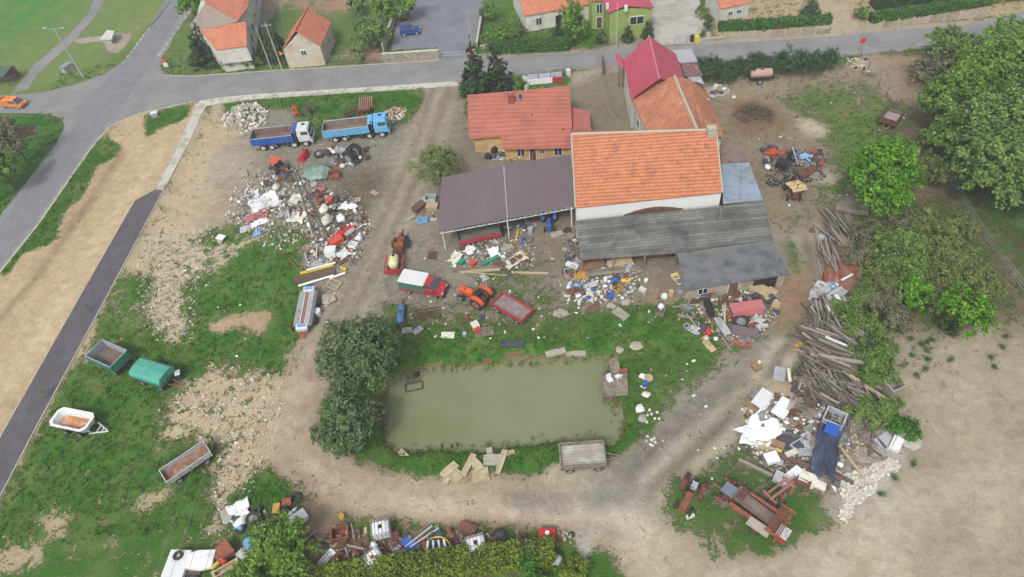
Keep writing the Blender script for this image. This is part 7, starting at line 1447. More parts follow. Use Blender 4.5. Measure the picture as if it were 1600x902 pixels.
# C: parts below the trucks
J['rubber'] = ('black rubber', rubber)
items([('wheel', 500, 243, (1.7, 1.7, .55), 'pgrey', 'big tractor wheel lying below the light blue truck, left one'), ('wheel', 535, 250, (1.6, 1.6, .5), 'pgrey', 'big tractor wheel lying below the light blue truck, right one'), ('box', 553, 240, (1.6, 1.2, .9), 'dgrey', 'dark engine block among parts below the light blue truck', (560, 246)), ('film', 520, 238, (1.9, 1.2, .6), 'white', 'white crumpled sheet between the big wheels'),
       ('tyre', 560, 253, (1.0, 1.0, .3), 'rubber', 'small tyre at the right end of the parts below the trucks'), ('machine part', 572, 235, (1.3, 1.0, .5), 'brown', 'dark bent metal part lying right of the engine block'), ('sack', 549, 258, (.8, .7, .5), 'white', 'white bag below the right big wheel'), ('sack', 536, 262, (.9, .8, .6), 'offwhite', 'off-white bag above the rust red skip')])
fill([(505, 236), (545, 230), (575, 240), (582, 250), (560, 262), (530, 262), (508, 250)], [('machine part', 'dgrey', 7), ('bag', 'white', 12), ('pipe', 'grey', 6), ('lump', 'white', 9), ('crate', 'grey', 3), ('machine part', 'pgrey', 4), ('machine part', 'rust', 3)], 'among the tractor parts below the trucks', .35, seed=14)
fill([(425, 275), (450, 265), (470, 280), (455, 292), (430, 292)], [('machine part', 'rust', 4), ('pipe', 'grey', 4), ('machine part', 'dgrey', 3), ('lump', 'conc', 8)], 'around the dismantled tractor', .2, seed=15)
# E: in front of the carport
items([('film', 712, 406, (1.9, 1.2, .9), 'offwhite', 'grey white bulging sack left of the green bin in front of the carport'), ('box', 722, 413, (.7, .6, .6), 'green', 'green box beside the bulging sack in front of the carport'), ('box', 711, 417, (.6, .4, .3), 'white', 'small white box below the bulging sack'), ('film', 734, 393, (1.4, 1.2, .6), 'white', 'white foil near the carport corner, left of the two'), ('film', 772, 398, (1.7, 1.3, .7), 'white', 'white foil in the middle of the carport scrap'),
       ('panel', 766, 410, (2.6, .5, .12), 'green', 'long sea green board in front of the carport', (782, 402), .3), ('sack', 787, 405, (.7, .6, .6), 'white', 'white drum shaped bag right of the sea green board'), ('film', 806, 409, (2.6, 1.5, .6), 'offwhite', 'wide pale foil heap in front of the middle post'), ('canister', 820, 403, (.6, .5, .6), 'yellow', 'yellow canister in front of the carport'), ('box', 793, 392, (1.5, .7, .5), 'conc', 'grey trough at the foot of the middle carport post', (800, 389)),
       ('plank', 745, 421, (5.8, .5, .22), 'wood', 'thick grey plank lying below the carport scrap, upper one', (790, 418)), ('plank', 750, 425, (5.0, .35, .15), 'lwood', 'pale grey plank crossing the thick one', (780, 424), .1), ('pole', 755, 429, (6.0, .16, .14), 'lwood', 'thin pale pole lying below the thick plank', (790, 432), .1), ('plank', 828, 427, (4.4, .3, .14), 'lwood', 'long pale plank lying alone right of the carport scrap', (850, 427)),
       ('panel', 757, 434, (1.1, .7, .08), 'pgrey', 'pale grey scrap below the planks'), ('barrel', 829, 365, (.7, .7, .9), 'pgrey', 'grey barrel with dark foot under the carport front'), ('slab', 870, 368, (1.6, .9, .3), 'conc', 'pale stone slab in front of the blue tractor', (878, 366)), ('tyre', 887, 361, (.9, .9, .25), 'rubber', 'tyre lying by the barn corner under the carport'), ('canister', 818, 378, (.8, .6, .5), 'blue', 'blue canister at the front of the carport'),
       ('box', 740, 415, (.8, .6, .4), 'orange', 'rusty orange tray on the thick plank', None, .2), ('crate', 675, 318, (1.5, 1.2, 1.1), 'pgrey', 'grey roofed kennel box beside the carport corner', (684, 318)), ('box', 676, 326, (1.5, 1.0, .6), 'lwood', 'wooden box in front of the grey kennel', (684, 326)), ('box', 656, 327, (1.8, 1.0, .7), 'brown', 'dark brown cupboard lying on the drive verge', (664, 321)), ('tub', 660, 347, (1.4, .8, .4), 'lblue', 'light blue plastic tub on the drive verge', (668, 345)),
       ('panel', 643, 342, (1.2, .5, .25), 'conc', 'pale concrete trough on the drive verge', (650, 338)), ('panel', 678, 343, (.9, .7, .1), 'pgrey', 'pale panel beside the light blue tub')])
fill([(708, 395), (740, 378), (790, 372), (830, 380), (828, 410), (790, 418), (735, 418)], [('board', 'wood', 12), ('film', 'brown', 3), ('bag', 'white', 12), ('machine part', 'rust', 3), ('lump', 'conc', 14), ('board', 'bwood', 5), ('panel', 'grey', 4), ('crate', 'wood', 3), ('bag', 'green', 3)], 'in front of the carport', .2, seed=16)
fill([(795, 352), (832, 345), (828, 380), (800, 385)], [('machine part', 'dgrey', 4), ('bag', 'white', 6), ('plank', 'lwood', 3), ('crate', 'grey', 3)], 'under the front of the carport', .3, seed=17)
fill([(642, 318), (690, 305), (690, 345), (645, 350)], [('board', 'wood', 6), ('bag', 'white', 5), ('board', 'bwood', 3), ('lump', 'conc', 6)], 'beside the left carport corner', .15, seed=18)
fill([(755, 240), (790, 237), (815, 248), (800, 253), (760, 250)], [('sack', 'black', 5), ('bag', 'white', 9), ('sack', 'dgrey', 3), ('barrel', 'grey', 2)], 'against the sand coloured house wall', .3, seed=19)
# F: in front of the lean-to
items([('panel', 925, 420, (3.2, 1.2, .2), 'bwood', 'brown board stack at the left front of the lean-to', (960, 414), .5), ('panel', 968, 415, (3.0, 1.3, .2), 'lwood', 'yellow brown board leaning under the lean-to eave', (990, 412), .6), ('plank', 955, 428, (6.0, .9, .2), 'wood', 'long grey planks in front of the lean-to', (990, 424), .4), ('sheet', 908, 433, (2.0, 1.2, .1), 'ochre', 'ochre sheet at the left front of the lean-to', (918, 430), .3), ('crate', 890, 430, (1.1, 1.3, .7), 'conc', 'grey square ring at the barn corner path'),
       ('tub', 894, 419, (1.5, .6, .4), 'white', 'white bathtub at the corner of the lean-to', (902, 422), .2), ('panel', 888, 372, (.9, 1.4, .3), 'wood', 'grey boards beside the barn wall corner'), ('film', 921, 463, (1.5, 1.3, .4), 'offwhite', 'pale square foil in front of the lean-to scrap'), ('sack', 902, 449, (1.0, .8, .6), 'lblue', 'pale blue foil bag at the left of the lean-to scrap'), ('sack', 889, 449, (.7, .6, .4), 'white', 'white bag at the left edge of the lean-to scrap'),
       ('canister', 978, 441, (1.1, .7, .6), 'yellow', 'yellow canister in front of the lean-to'), ('bag', 961, 440, (1.3, .7, .6), 'blue', 'blue bundle in front of the lean-to'), ('barrel', 954, 466, (.6, .6, .5), 'blue', 'dark blue barrel at the meadow side of the lean-to scrap'), ('crate', 965, 456, (1.1, .9, .7), 'ochre', 'brown wicker crate in the lean-to scrap'), ('barrel', 946, 440, (.5, .5, .6), 'white', 'white barrel behind the blue bundle'),
       ('slab', 970, 491, (1.9, 1.1, .12), 'conc', 'flat grey slab tilted on the grass before the lean-to', (978, 497)), ('slab', 978, 473, (1.1, .8, .12), 'conc', 'small grey slab behind the tilted one', (986, 472)), ('slab', 955, 479, (1.0, .7, .15), 'conc', 'broken pale slab left of the small grey one'), ('slab', 928, 482, (1.5, 1.1, .12), 'brown', 'brown broken slab at the grass edge'), ('canister', 906, 473, (.9, .5, .5), 'offwhite', 'cream canister lying at the grass edge'),
       ('bucket', 1009, 441, (.6, .5, .4), 'white', 'white tipped bucket in the bare passage, upper one'), ('box', 1004, 455, (.8, .5, .4), 'offwhite', 'cream box in the bare passage, lower one'), ('barrel', 1038, 465, (.7, .7, .35), 'white', 'white round tub beside the tree stump'), ('barrel', 1048, 462, (.6, .6, .7), 'lwood', 'tree stump table beside the white round tub'), ('crate', 1032, 491, (1.0, .9, .6), 'wood', 'grey kennel like crate carrying a white box on the grass'), ('box', 1032, 487, (.5, .5, .35), 'white', 'white box on top of the grey crate', None, .65),
       ('panel', 1056, 430, (1.2, .6, .1), 'yellow', 'pale yellow panel at the shed corner'), ('frame', 1058, 438, (1.6, .7, .3), 'white', 'white frame leaning at the grey shed corner', (1064, 446)), ('crate', 1064, 458, (.6, .6, .6), 'pgrey', 'pale grey box in front of the shed corner'), ('rock', 877, 490, (2.0, 1.3, .15), 'conc', 'flat pale concrete patch in the grass left of the slabs')])
fill([(885, 425), (940, 418), (1000, 412), (995, 450), (965, 470), (930, 472), (890, 468)], [('board', 'wood', 16), ('bag', 'white', 22), ('bucket', 'white', 8), ('plank', 'wood', 9), ('bag', 'offwhite', 8), ('canister', 'white', 6), ('bag', 'blue', 4), ('bag', 'green', 4), ('lump', 'conc', 16), ('crate', 'brown', 4), ('machine part', 'rust', 3), ('barrel', 'pgrey', 3)], 'in front of the black lean-to', .3, seed=20)
fill([(883, 375), (903, 372), (912, 425), (884, 430)], [('board', 'wood', 9), ('bag', 'white', 7), ('machine part', 'dgrey', 3), ('plank', 'wood', 5), ('crate', 'grey', 3)], 'against the barn corner', .4, seed=21)
# G: in front of the grey shed
items([('box', 1165, 490, (3.4, 1.3, .9), 'pink', 'dusty red ribbed cover over machinery in front of the grey shed', (1190, 487), .3), ('wheel', 1157, 506, (1.9, 1.9, .6), 'grey', 'very large black wheel in front of the grey shed'), ('panel', 1163, 522, (2.7, 1.1, .35), 'mauve', 'mauve grey car hood in front of the large wheel', (1180, 525), .2), ('panel', 1128, 514, (2.6, .9, .12), 'pgrey', 'pale grey bent sheet left of the mauve hood', (1136, 528), .4), ('film', 1183, 507, (1.6, 1.2, .4), 'pgrey', 'pale turquoise foil right of the large wheel', (1188, 500), .3),
       ('drum', 1107, 487, (2.2, .8, .8), 'black', 'black curved bumper standing left of the yellow post', (1111, 500), .2), ('film', 1098, 462, (2.2, 1.2, .5), 'dgrey', 'dark foil heap below the shed window'), ('beam', 1131, 490, (3.4, .22, .2), 'lwood', 'pale yellow beam pointing at the shed door', (1131, 478), .5), ('beam', 1128, 487, (2.6, .16, .16), 'pgrey', 'pale grey bar beside the yellow beam', (1127, 477), .5), ('box', 1186, 458, (2.0, 1.3, .8), 'lwood', 'big wooden crate in front of the shed doorway', (1196, 463)), ('panel', 1200, 464, (1.9, 1.3, .2), 'lwood', 'grey boards leaning on the big wooden crate', (1210, 458), .5),
       ('box', 1211, 480, (.8, 1.0, .5), 'lwood', 'cardboard coloured box right of the big crate'), ('plank', 1069, 486, (3.4, .16, .1), 'beam2', 'grey bar lying left of the shed scrap', (1076, 474), .1), ('plank', 1083, 506, (2.8, .16, .1), 'beam2', 'second grey bar lying below the first', (1090, 515), .1), ('tyre', 1073, 511, (.9, .9, .25), 'grey', 'grey tyre at the left foot of the shed scrap'), ('bag', 1105, 518, (1.4, .7, .5), 'red', 'red bag in the shed scrap'), ('slab', 1106, 539, (2.2, .8, .1), 'lwood', 'pale wooden board lying on the grass before the shed scrap', (1113, 548)),
       ('panel', 1158, 538, (2.0, .8, .3), 'orust', 'brownish red seat frame at the meadow side of the shed scrap', (1166, 540)), ('rock', 1195, 510, (.9, .7, .3), 'offwhite', 'cream boulder at the right foot of the shed scrap'), ('sack', 1118, 531, (.5, .5, .4), 'white', 'white ball like bag at the shed scrap foot'), ('pole', 1185, 488, (4.2, .16, .14), 'beam2', 'long thin bar slanting right of the dusty red cover', (1195, 500), .5), ('pole', 1196, 482, (2.8, .18, .14), 'beam', 'short bar leaning against the big crate', (1201, 492), .6),
       ('box', 1181, 576, (.9, .8, .5), 'bwood', 'orange brown crate standing alone on the track', (1185, 580)), ('barrel', 1184, 573, (.35, .35, .2), 'offwhite', 'cream lid on the orange brown crate on the track', None, .6)])
fill([(1066, 460), (1120, 458), (1210, 455), (1215, 490), (1195, 520), (1160, 540), (1110, 530), (1072, 515)], [('board', 'wood', 14), ('bag', 'white', 10), ('bag', 'green', 6), ('machine part', 'dgrey', 7), ('pole', 'beam2', 7), ('lump', 'conc', 18), ('crate', 'brown', 5), ('machine part', 'rust', 6), ('film', 'grey', 4), ('canister', 'white', 4), ('board', 'bwood', 6)], 'in front of the grey shed', .3, seed=22)
# H: east yard machine scrap
items([('machine part', 1206, 241, (2.0, 1.5, .9), 'orange', 'orange gearbox at the upper left of the east yard scrap'), ('machine part', 1222, 241, (1.8, 1.2, .8), 'orust', 'rust red gearbox right of the orange one'), ('beam', 1241, 249, (3.6, .2, .2), 'pgrey', 'pale grey bar across the east yard scrap', (1245, 262), .5), ('film', 1254, 246, (2.2, 1.4, .5), 'lblue', 'blue grey foil in the east yard scrap'), ('box', 1257, 255, (1.1, .6, .4), 'offwhite', 'cream box below the blue grey foil'), ('box', 1221, 262, (1.4, 1.3, 1.0), 'black', 'black engine block in the east yard'),
       ('box', 1229, 262, (.8, .8, .9), 'dgrey', 'grey gearbox next to the black engine block'), ('sack', 1199, 262, (1.0, .8, .5), 'white', 'white bag at the left of the east yard scrap'), ('panel', 1257, 272, (2.2, 1.6, .5), 'rust', 'dark rust red plate heap in the east yard', (1266, 268)), ('machine part', 1275, 275, (2.2, 1.4, .6), 'grey', 'grey axle right of the dark red plates'), ('tyre', 1277, 240, (1.3, 1.3, .4), 'rubber', 'black tyre at the right end of the east yard scrap'), ('machine part', 1283, 250, (1.8, 1.3, .5), 'dgrey', 'dark chassis piece below the black tyre')])
fill([(1190, 235), (1240, 232), (1285, 240), (1285, 275), (1265, 285), (1225, 270), (1200, 285), (1195, 260)], [('machine part', 'dgrey', 12), ('machine part', 'grey', 7), ('machine part', 'rust', 6), ('bag', 'white', 5), ('pipe', 'dgrey', 6), ('lump', 'conc', 8), ('pipe', 'pgrey', 4), ('machine part', 'orust', 3)], 'in the east yard scrap', .3, seed=23)
for i, (x, y) in enumerate(((1200, 287), (1211, 283), (1205, 290), (1213, 290))): piece('wheel', G(x, y), (.6, .6, .4), 'grey', 'small grey wheel hub standing left of the old tractor', group='small wheel hubs left of the old tractor')
# small fenced concrete plate behind the tiled outbuilding
items([('slab', 1122, 142, (3.6, 2.6, .1), 'conc', 'concrete plate with pots right of the weathered roof outbuilding', (1132, 140)), ('box', 1118, 139, (.8, .6, .5), 'offwhite', 'cream box on the concrete plate', None, .1), ('tyre', 1113, 146, (.7, .7, .2), 'rubber', 'dark ring on the concrete plate, left one', None, .1), ('tyre', 1127, 146, (.7, .7, .2), 'rubber', 'dark ring on the concrete plate, right one', None, .1), ('rock', 1147, 153, (.7, .6, .3), 'offwhite', 'pale boulder right of the concrete plate')])
fill([(1108, 134), (1128, 130), (1140, 146), (1115, 152)], [('bag', 'white', 6), ('bucket', 'grey', 4), ('board', 'lwood', 4)], 'on the concrete plate behind the outbuilding', .15, seed=24)
fill([(1322, 92), (1350, 92), (1362, 118), (1335, 112)], [('lump', 'offwhite', 14), ('bucket', 'black', 5), ('board', 'lwood', 5), ('lump', 'stone', 8)], 'at the head of the wire fence', .1, seed=25)
# I: weathered poles
def lay(n, poly, hd, hs, dim, keys, kind, label, group, h, seed, nm):
    rng.seed(seed)
    for i in range(n):
        x, y = pt_in(poly); k = U(.6, 1.25); mk = rng.choice(keys); piece(kind, (x, y, gz(x, y)+h*i/n+U(0, .12)), (dim[0]*k, dim[1]*U(.7, 1.4), dim[2]*U(.8, 1.3)), mk, label % J[mk][0], hd+U(-hs, hs), group % J[mk][0], tilt=(0, U(-.07, .07)), name=nm, cat='pole' if kind == 'pole' else 'beam')
lay(34, [(1288, 345), (1310, 332), (1338, 350), (1330, 375), (1300, 378)], head((1305, 335), (1325, 365)), .16, (3.6, .2, .2), ('beam2', 'beam', 'beam'), 'pole', '%s pole in the upper stack behind the lone bright tree', '%s poles in the upper stack', .6, 31, 'timber_pole')
lay(30, [(1272, 385), (1300, 380), (1312, 400), (1305, 425), (1278, 420)], head((1285, 380), (1298, 420)), .22, (3.4, .2, .2), ('beam2', 'beam', 'beam'), 'pole', '%s pole in the lower stack above the rusty heap', '%s poles in the lower stack', .5, 32, 'timber_pole')
items([('pole', 1292, 372, (5.0, .22, .22), 'beam2', 'long pale pole between the two pole stacks', (1306, 384), .4), ('pole', 1301, 403, (5.2, .26, .22), 'beam2', 'longest pale pole at the right of the lower pole stack', (1305, 420), .4), ('panel', 1330, 330, (3.8, 1.9, .3), 'wood', 'grey board roof plate above the upper pole stack', (1345, 333), .3), ('barrel', 1280, 376, (.9, .9, .7), 'pgrey', 'grey lidded barrel left of the long pale pole'), ('machine part', 1268, 362, (1.0, .8, .5), 'brown', 'brown wheelbarrow like part at the track edge'),
       ('panel', 1323, 382, (2.8, 1.0, .15), 'wood', 'board stack below the upper poles', (1332, 388), .3), ('box', 1342, 388, (1.4, 1.0, .5), 'green', 'dark green box under the scrub', (1350, 386)), ('film', 1299, 432, (2.0, 1.6, 1.0), 'orust', 'rust orange heap below the lower pole stack'), ('machine part', 1290, 440, (1.4, 1.0, .6), 'rust', 'dark red part beside the rust orange heap'), ('plank', 1322, 437, (1.6, .25, .12), 'white', 'bright white bar right of the rust orange heap', (1330, 433), .3)])
# J: sheets
items([('panel', 1302, 485, (2.4, 1.7, .12), 'white', 'blank white sheet on top of the upper beam pile', (1312, 478), .9), ('sheet', 1302, 468, (3.0, 1.2, .08), 'pgrey', 'long grey blue sheet above the blank white sheet', (1316, 460), .7), ('sheet', 1285, 460, (1.6, .9, .3), 'pgrey', 'pale mattress like sheet left of the grey blue one', (1296, 456), .4), ('film', 1300, 448, (1.2, 1.0, .5), 'lblue', 'blue grey foil below the rust orange heap'), ('sheet', 1272, 464, (1.8, .9, .08), 'pgrey', 'greenish pane sheet at the track edge', (1276, 456), .2), ('panel', 1322, 496, (2.2, .5, .15), 'pink', 'dusty pink board leaning at the right of the beam pile', (1330, 508), .9)])
fill([(1268, 445), (1318, 440), (1318, 475), (1272, 485)], [('panel', 'pgrey', 7), ('bag', 'white', 8), ('board', 'wood', 7), ('bag', 'orange', 3), ('lump', 'conc', 8)], 'between the pole stacks and the beam pile', .4, seed=26)
# K: the long beam pile
K1 = [(1268, 490), (1318, 480), (1328, 500), (1335, 520), (1270, 535), (1262, 510)]; K2 = [(1258, 535), (1335, 520), (1340, 560), (1345, 590), (1260, 585)]; K3 = [(1245, 585), (1345, 585), (1370, 620), (1360, 640), (1290, 645), (1250, 620)]
lay(72, K1, head((1280, 480), (1300, 525)), .5, (2.9, .17, .15), ('beam', 'beam', 'beam2'), 'beam', '%s beam in the upper part of the long timber pile', '%s beams in the upper timber pile', 1.2, 33, 'timber_baulk')
lay(105, K2, head((1270, 530), (1330, 560)), .34, (3.2, .18, .15), ('beam', 'beam', 'beam2'), 'beam', '%s beam in the middle part of the long timber pile', '%s beams in the middle timber pile', 1.3, 34, 'timber_baulk')
lay(95, K3, head((1270, 590), (1350, 640)), .7, (2.6, .16, .14), ('beam', 'beam', 'beam', 'beam2'), 'beam', '%s beam in the lower part of the long timber pile', '%s beams in the lower timber pile', 1.0, 35, 'timber_baulk')
items([('beam', 1300, 578, (5.0, .34, .26), 'beam2', 'thick pale beam with squared end across the middle timber pile', (1330, 584), 1.3), ('beam', 1305, 562, (4.4, .2, .2), 'beam2', 'pale beam crossing above the thick squared one', (1325, 570), 1.3), ('beam', 1300, 553, (2.4, .2, .14), 'white', 'white painted lath on the middle timber pile', (1312, 558), 1.4), ('beam', 1352, 617, (4.2, .3, .24), 'lwood', 'pale tan beam at the right end of the lower timber pile', (1368, 627), .8), ('pole', 1328, 630, (7.5, .16, .14), 'beam', 'very long thin pole slanting over the lower timber pile', (1316, 605), .8),
       ('crate', 1391, 610, (1.6, 1.5, 1.4), 'conc', 'small block hut at the field edge right of the timber pile', (1400, 606)), ('crate', 1362, 636, (1.2, .9, .3), 'pgrey', 'pale ring like scrap near the small block hut'), ('film', 1253, 551, (1.6, .9, .4), 'ochre', 'yellow bag row at the left of the timber pile')])
lay(40, [(1243, 590), (1290, 580), (1300, 610), (1270, 625), (1245, 615)], 1.0, 1.5, (1.1, .2, .18), ('beam', 'brown', 'beam2'), 'beam', 'short %s firewood stick at the lower left of the timber pile', 'short %s firewood sticks', .5, 36, 'firewood_stick')
# L: scrap heap at the lower right
wL = 'in the scrap heap below the timber pile'
items([('panel', 1216, 589, (1.7, 1.1, .1), 'pgrey', 'pale grey rectangular sheet standing apart on the track edge', (1214, 600), .2), ('panel', 1231, 592, (1.5, .3, .2), 'offwhite', 'cream curved strip right of the pale grey sheet', (1232, 600), .2), ('panel', 1191, 629, (2.2, 1.5, .18), 'white', 'white curved hood sheet at the upper left of the scrap heap', (1198, 620), .4), ('panel', 1180, 622, (1.1, 1.2, .2), 'grey', 'grey side piece left of the white curved hood', (1184, 616), .35), ('panel', 1221, 644, (2.3, 1.4, .12), 'white', 'clean white door sheet below the timber pile', (1230, 632), .5),
       ('film', 1187, 674, (3.4, 2.8, .9), 'white', 'largest bright white foil at the left of the scrap heap'), ('film', 1176, 686, (2.0, 1.8, .7), 'white', 'torn white foil below the largest one'), ('film', 1197, 695, (2.0, 1.4, .6), 'stone', 'orange tinted foam below the white foil'), ('film', 1206, 702, (1.4, 1.0, .5), 'yellow', 'pale yellow foam piece in the scrap heap'), ('box', 1204, 720, (1.2, 1.0, .5), 'white', 'white small box with a mark in the scrap heap', (1212, 718), .2),
       ('pallet', 1248, 648, (2.4, 1.2, .3), 'wood', 'grey slatted pallet right of the clean white sheet', (1262, 654), .3), ('crate', 1299, 664, (1.9, 1.7, 1.1), 'pgrey', 'grey open topped slatted crate in the scrap heap', (1308, 668), .2), ('film', 1290, 708, (5.6, 2.0, 1.1), 'navy', 'long dark blue grey tarpaulin in the scrap heap', (1296, 680), .3), ('sheet', 1293, 684, (1.3, 1.2, .12), 'blue', 'bright blue sheet at the upper end of the dark tarpaulin', (1296, 676), 1.35), ('film', 1270, 700, (2.0, 2.2, .6), 'pgrey', 'pale dusty foil left of the dark tarpaulin'),
       ('film', 1282, 734, (2.0, 1.6, .4), 'black', 'black foil at the lower end of the dark tarpaulin'), ('beam', 1262, 733, (5.6, .5, .4), 'brown', 'thick brown trunk below the black foil', (1280, 740), .2), ('beam', 1303, 742, (3.4, .45, .3), 'beam', 'grey trunk right of the black foil', (1315, 748), .1), ('panel', 1233, 747, (2.6, .8, .3), 'white', 'white fridge panel at the lower left of the scrap heap', (1241, 741), .3), ('box', 1219, 753, (1.3, 1.0, .6), 'pgrey', 'pale grey box in front of the white fridge panel', (1226, 757), .2),
       ('panel', 1250, 755, (1.8, .9, .3), 'rust', 'dark red plate beside the cream panel', (1258, 759), .2), ('panel', 1268, 753, (2.4, 1.1, .35), 'offwhite', 'cream panel with squared corner at the heap foot', (1278, 757), .2), ('pallet', 1294, 752, (1.9, 1.2, .5), 'wood', 'grey slatted pallet at the heap foot', (1304, 756), .1), ('rock', 1304, 762, (.8, .6, .5), 'white', 'white block beside the heap foot pallet'), ('crate', 1253, 700, (2.2, 1.4, .3), 'pgrey', 'white edged green bed frame in the scrap heap', (1262, 694), .2),
       ('panel', 1232, 690, (2.0, 2.2, .15), 'dgrey', 'dark grey sheet left of the bed frame', (1236, 702), .3), ('box', 1235, 712, (1.2, .5, .3), 'offwhite', 'cream block below the dark grey sheet', (1242, 709), .3), ('box', 1214, 699, (1.1, .6, .4), 'bwood', 'brown carton right of the yellow foam', (1222, 702), .3), ('beam', 1180, 732, (3.2, .3, .3), 'beam2', 'pale trunk at the lower left foot of the scrap heap', (1196, 740), .05),
       ('sheet', 1384, 693, (1.7, 1.6, .15), 'pgrey', 'blue grey crumpled sheet at the field edge', (1392, 688), .1), ('panel', 1398, 697, (1.5, .9, .5), 'white', 'bright white box sheet standing at the field edge', (1402, 688), .1), ('rock', 1420, 690, (2.4, 2.0, .5), 'conc', 'pale ash heap right of the bright white sheet at the field edge'), ('beam', 1322, 716, (4.4, .24, .2), 'lwood', 'pale plank slanting right of the dark tarpaulin', (1312, 703), .2), ('beam', 1333, 706, (4.0, .2, .16), 'beam2', 'grey thin plank right of the pale slanting plank', (1322, 700), .1)])
fill([(1165, 640), (1200, 620), (1250, 635), (1300, 650), (1320, 680), (1310, 740), (1270, 755), (1215, 735), (1180, 710), (1165, 680)], [('board', 'wood', 28), ('bag', 'white', 22), ('film', 'grey', 6), ('beam', 'beam', 14), ('lump', 'conc', 36), ('panel', 'grey', 7), ('board', 'bwood', 12), ('lump', 'brown', 10), ('machine part', 'rust', 5), ('bag', 'offwhite', 10), ('crate', 'brown', 4)], wL, .35, seed=27)
fill([(1320, 660), (1360, 650), (1395, 670), (1370, 720), (1330, 740)], [('board', 'wood', 14), ('beam', 'beam', 10), ('lump', 'conc', 14), ('board', 'lwood', 5)], 'right of the scrap heap toward the field', .1, seed=28)
# N: bottom strip
items([('wheel', 397, 812, (1.5, 1.5, .5), 'grey', 'large tyre lying left of the biggest one at the bottom'), ('tyre', 438, 806, (2.0, 2.0, .6), 'rubber', 'biggest tyre standing in the bottom tyre pile'), ('tyre', 404, 815, (1.1, 1.1, .4), 'rubber', 'tyre below the two large ones at the bottom'), ('box', 436, 800, (.9, .6, .3), 'ochre', 'tan box lying in the biggest tyre', None, .6), ('tyre', 462, 780, (1.3, 1.3, .3), 'rubber', 'tyre at the top of the bottom tyre pile'), ('box', 450, 788, (.8, .7, .6), 'orust', 'dull red box at the top of the tyre pile'),
       ('film', 374, 799, (1.9, 1.7, .7), 'white', 'white foil at the upper left of the tyre pile'), ('rock', 358, 806, (2.2, 1.6, .4), 'conc', 'grey ash heap left of the white foil'), ('sack', 378, 818, (1.3, 1.0, .8), 'white', 'white and blue bag left of the tyres'), ('sack', 376, 824, (1.0, .9, .6), 'lblue', 'light blue bag below the white and blue one'), ('film', 453, 820, (1.5, 1.6, .8), 'white', 'white folded board right of the biggest tyre'), ('box', 470, 812, (1.3, 1.0, .7), 'white', 'white rounded lid box at the right of the tyre pile'),
       ('film', 412, 838, (1.9, 1.2, .8), 'white', 'white torn foil above the light green tree'), ('wheel', 420, 840, (1.0, 1.0, .4), 'grey', 'grey wheel half under the white torn foil'), ('barrel', 394, 853, (1.0, 1.0, .9), 'lblue', 'light blue barrel left of the light green tree'), ('sack', 384, 866, (1.5, 1.2, .8), 'pgrey', 'pale green grey bag below the light blue barrel'),
       ('barrel', 535, 809, (.6, .6, .4), 'ochre', 'ochre orange lid drum on the bare patch beside the drive'), ('crate', 533, 838, (1.6, 1.2, .9), 'orust', 'rust brown cabinet in the bottom scrap strip', (541, 836)), ('pipe', 552, 833, (1.8, .2, .2), 'pgrey', 'grey tube right of the rust brown cabinet', (550, 824)), ('beam', 532, 851, (4.8, .2, .2), 'beam2', 'long grey bar below the rust brown cabinet', (550, 855)), ('tub', 508, 880, (2.4, .7, .5), 'white', 'narrow white trough at the bottom left of the strip', (515, 872)), ('sheet', 520, 888, (2.4, .9, .2), 'pgrey', 'pale blue grey sheet below the narrow trough', (534, 890)),
       ('panel', 640, 851, (1.3, 1.0, .3), 'blue', 'blue covered box beside the pale pipes'), ('pipe', 655, 840, (3.0, .18, .18), 'pgrey', 'pale green pipe above the blue box, left one', (668, 830), .2), ('pipe', 664, 842, (3.0, .18, .18), 'pgrey', 'pale green pipe above the blue box, right one', (680, 831), .2), ('beam', 635, 860, (2.6, .3, .2), 'grey', 'grey bar below the blue box', (648, 857)), ('barrel', 720, 861, (.7, .7, .5), 'blue', 'blue lid barrel right of the round frame'), ('canister', 705, 835, (1.0, .7, .6), 'orust', 'rusty red part left of the white tank with bars'),
       ('box', 732, 830, (1.5, .9, .6), 'rust', 'red machine box in the grass of the bottom strip', (740, 833)), ('wheel', 780, 842, (1.5, 1.5, .6), 'dgrey', 'dark drum with rim in the bottom strip'), ('pole', 800, 855, (6.4, .22, .2), 'beam2', 'long pale pole, lower of two, in the bottom strip', (830, 842), .1), ('pole', 812, 852, (5.6, .24, .22), 'beam', 'long grey pole, upper of two, in the bottom strip', (838, 840), .3), ('box', 856, 843, (1.4, 1.1, .9), 'red', 'red cabin box with white disc at the right end of the strip', (866, 843)), ('barrel', 856, 840, (.4, .4, .1), 'white', 'white disc on the red cabin box', None, .98),
       ('tyre', 893, 837, (.6, .6, .25), 'rubber', 'small dark tyre right of the red cabin box'), ('sack', 870, 881, (1.0, .9, .8), 'pgrey', 'pale grey blue bundle on a post right of the hedge', None, .6)])
fill([(480, 840), (560, 828), (590, 845), (590, 875), (500, 885)], [('pipe', 'rust', 6), ('board', 'brown', 10), ('machine part', 'rust', 4), ('pipe', 'pgrey', 6), ('board', 'lwood', 8), ('lump', 'brown', 8), ('bag', 'white', 3)], 'in the rusty end of the bottom strip', .2, seed=29)
fill([(600, 840), (760, 835), (870, 845), (870, 860), (620, 872)], [('board', 'brown', 10), ('pipe', 'rust', 8), ('machine part', 'rust', 6), ('board', 'wood', 10), ('bag', 'white', 7), ('lump', 'conc', 14), ('lump', 'grey', 10), ('machine part', 'dgrey', 6)], 'along the bottom strip behind the hedge', .15, seed=30)
fill([(345, 800), (400, 790), (470, 800), (470, 830), (410, 845), (370, 830)], [('tyre', 'rubber', 7), ('bag', 'white', 5), ('lump', 'conc', 12), ('machine part', 'dgrey', 4), ('board', 'wood', 5)], 'in the tyre pile above the light green tree', .3, seed=37)
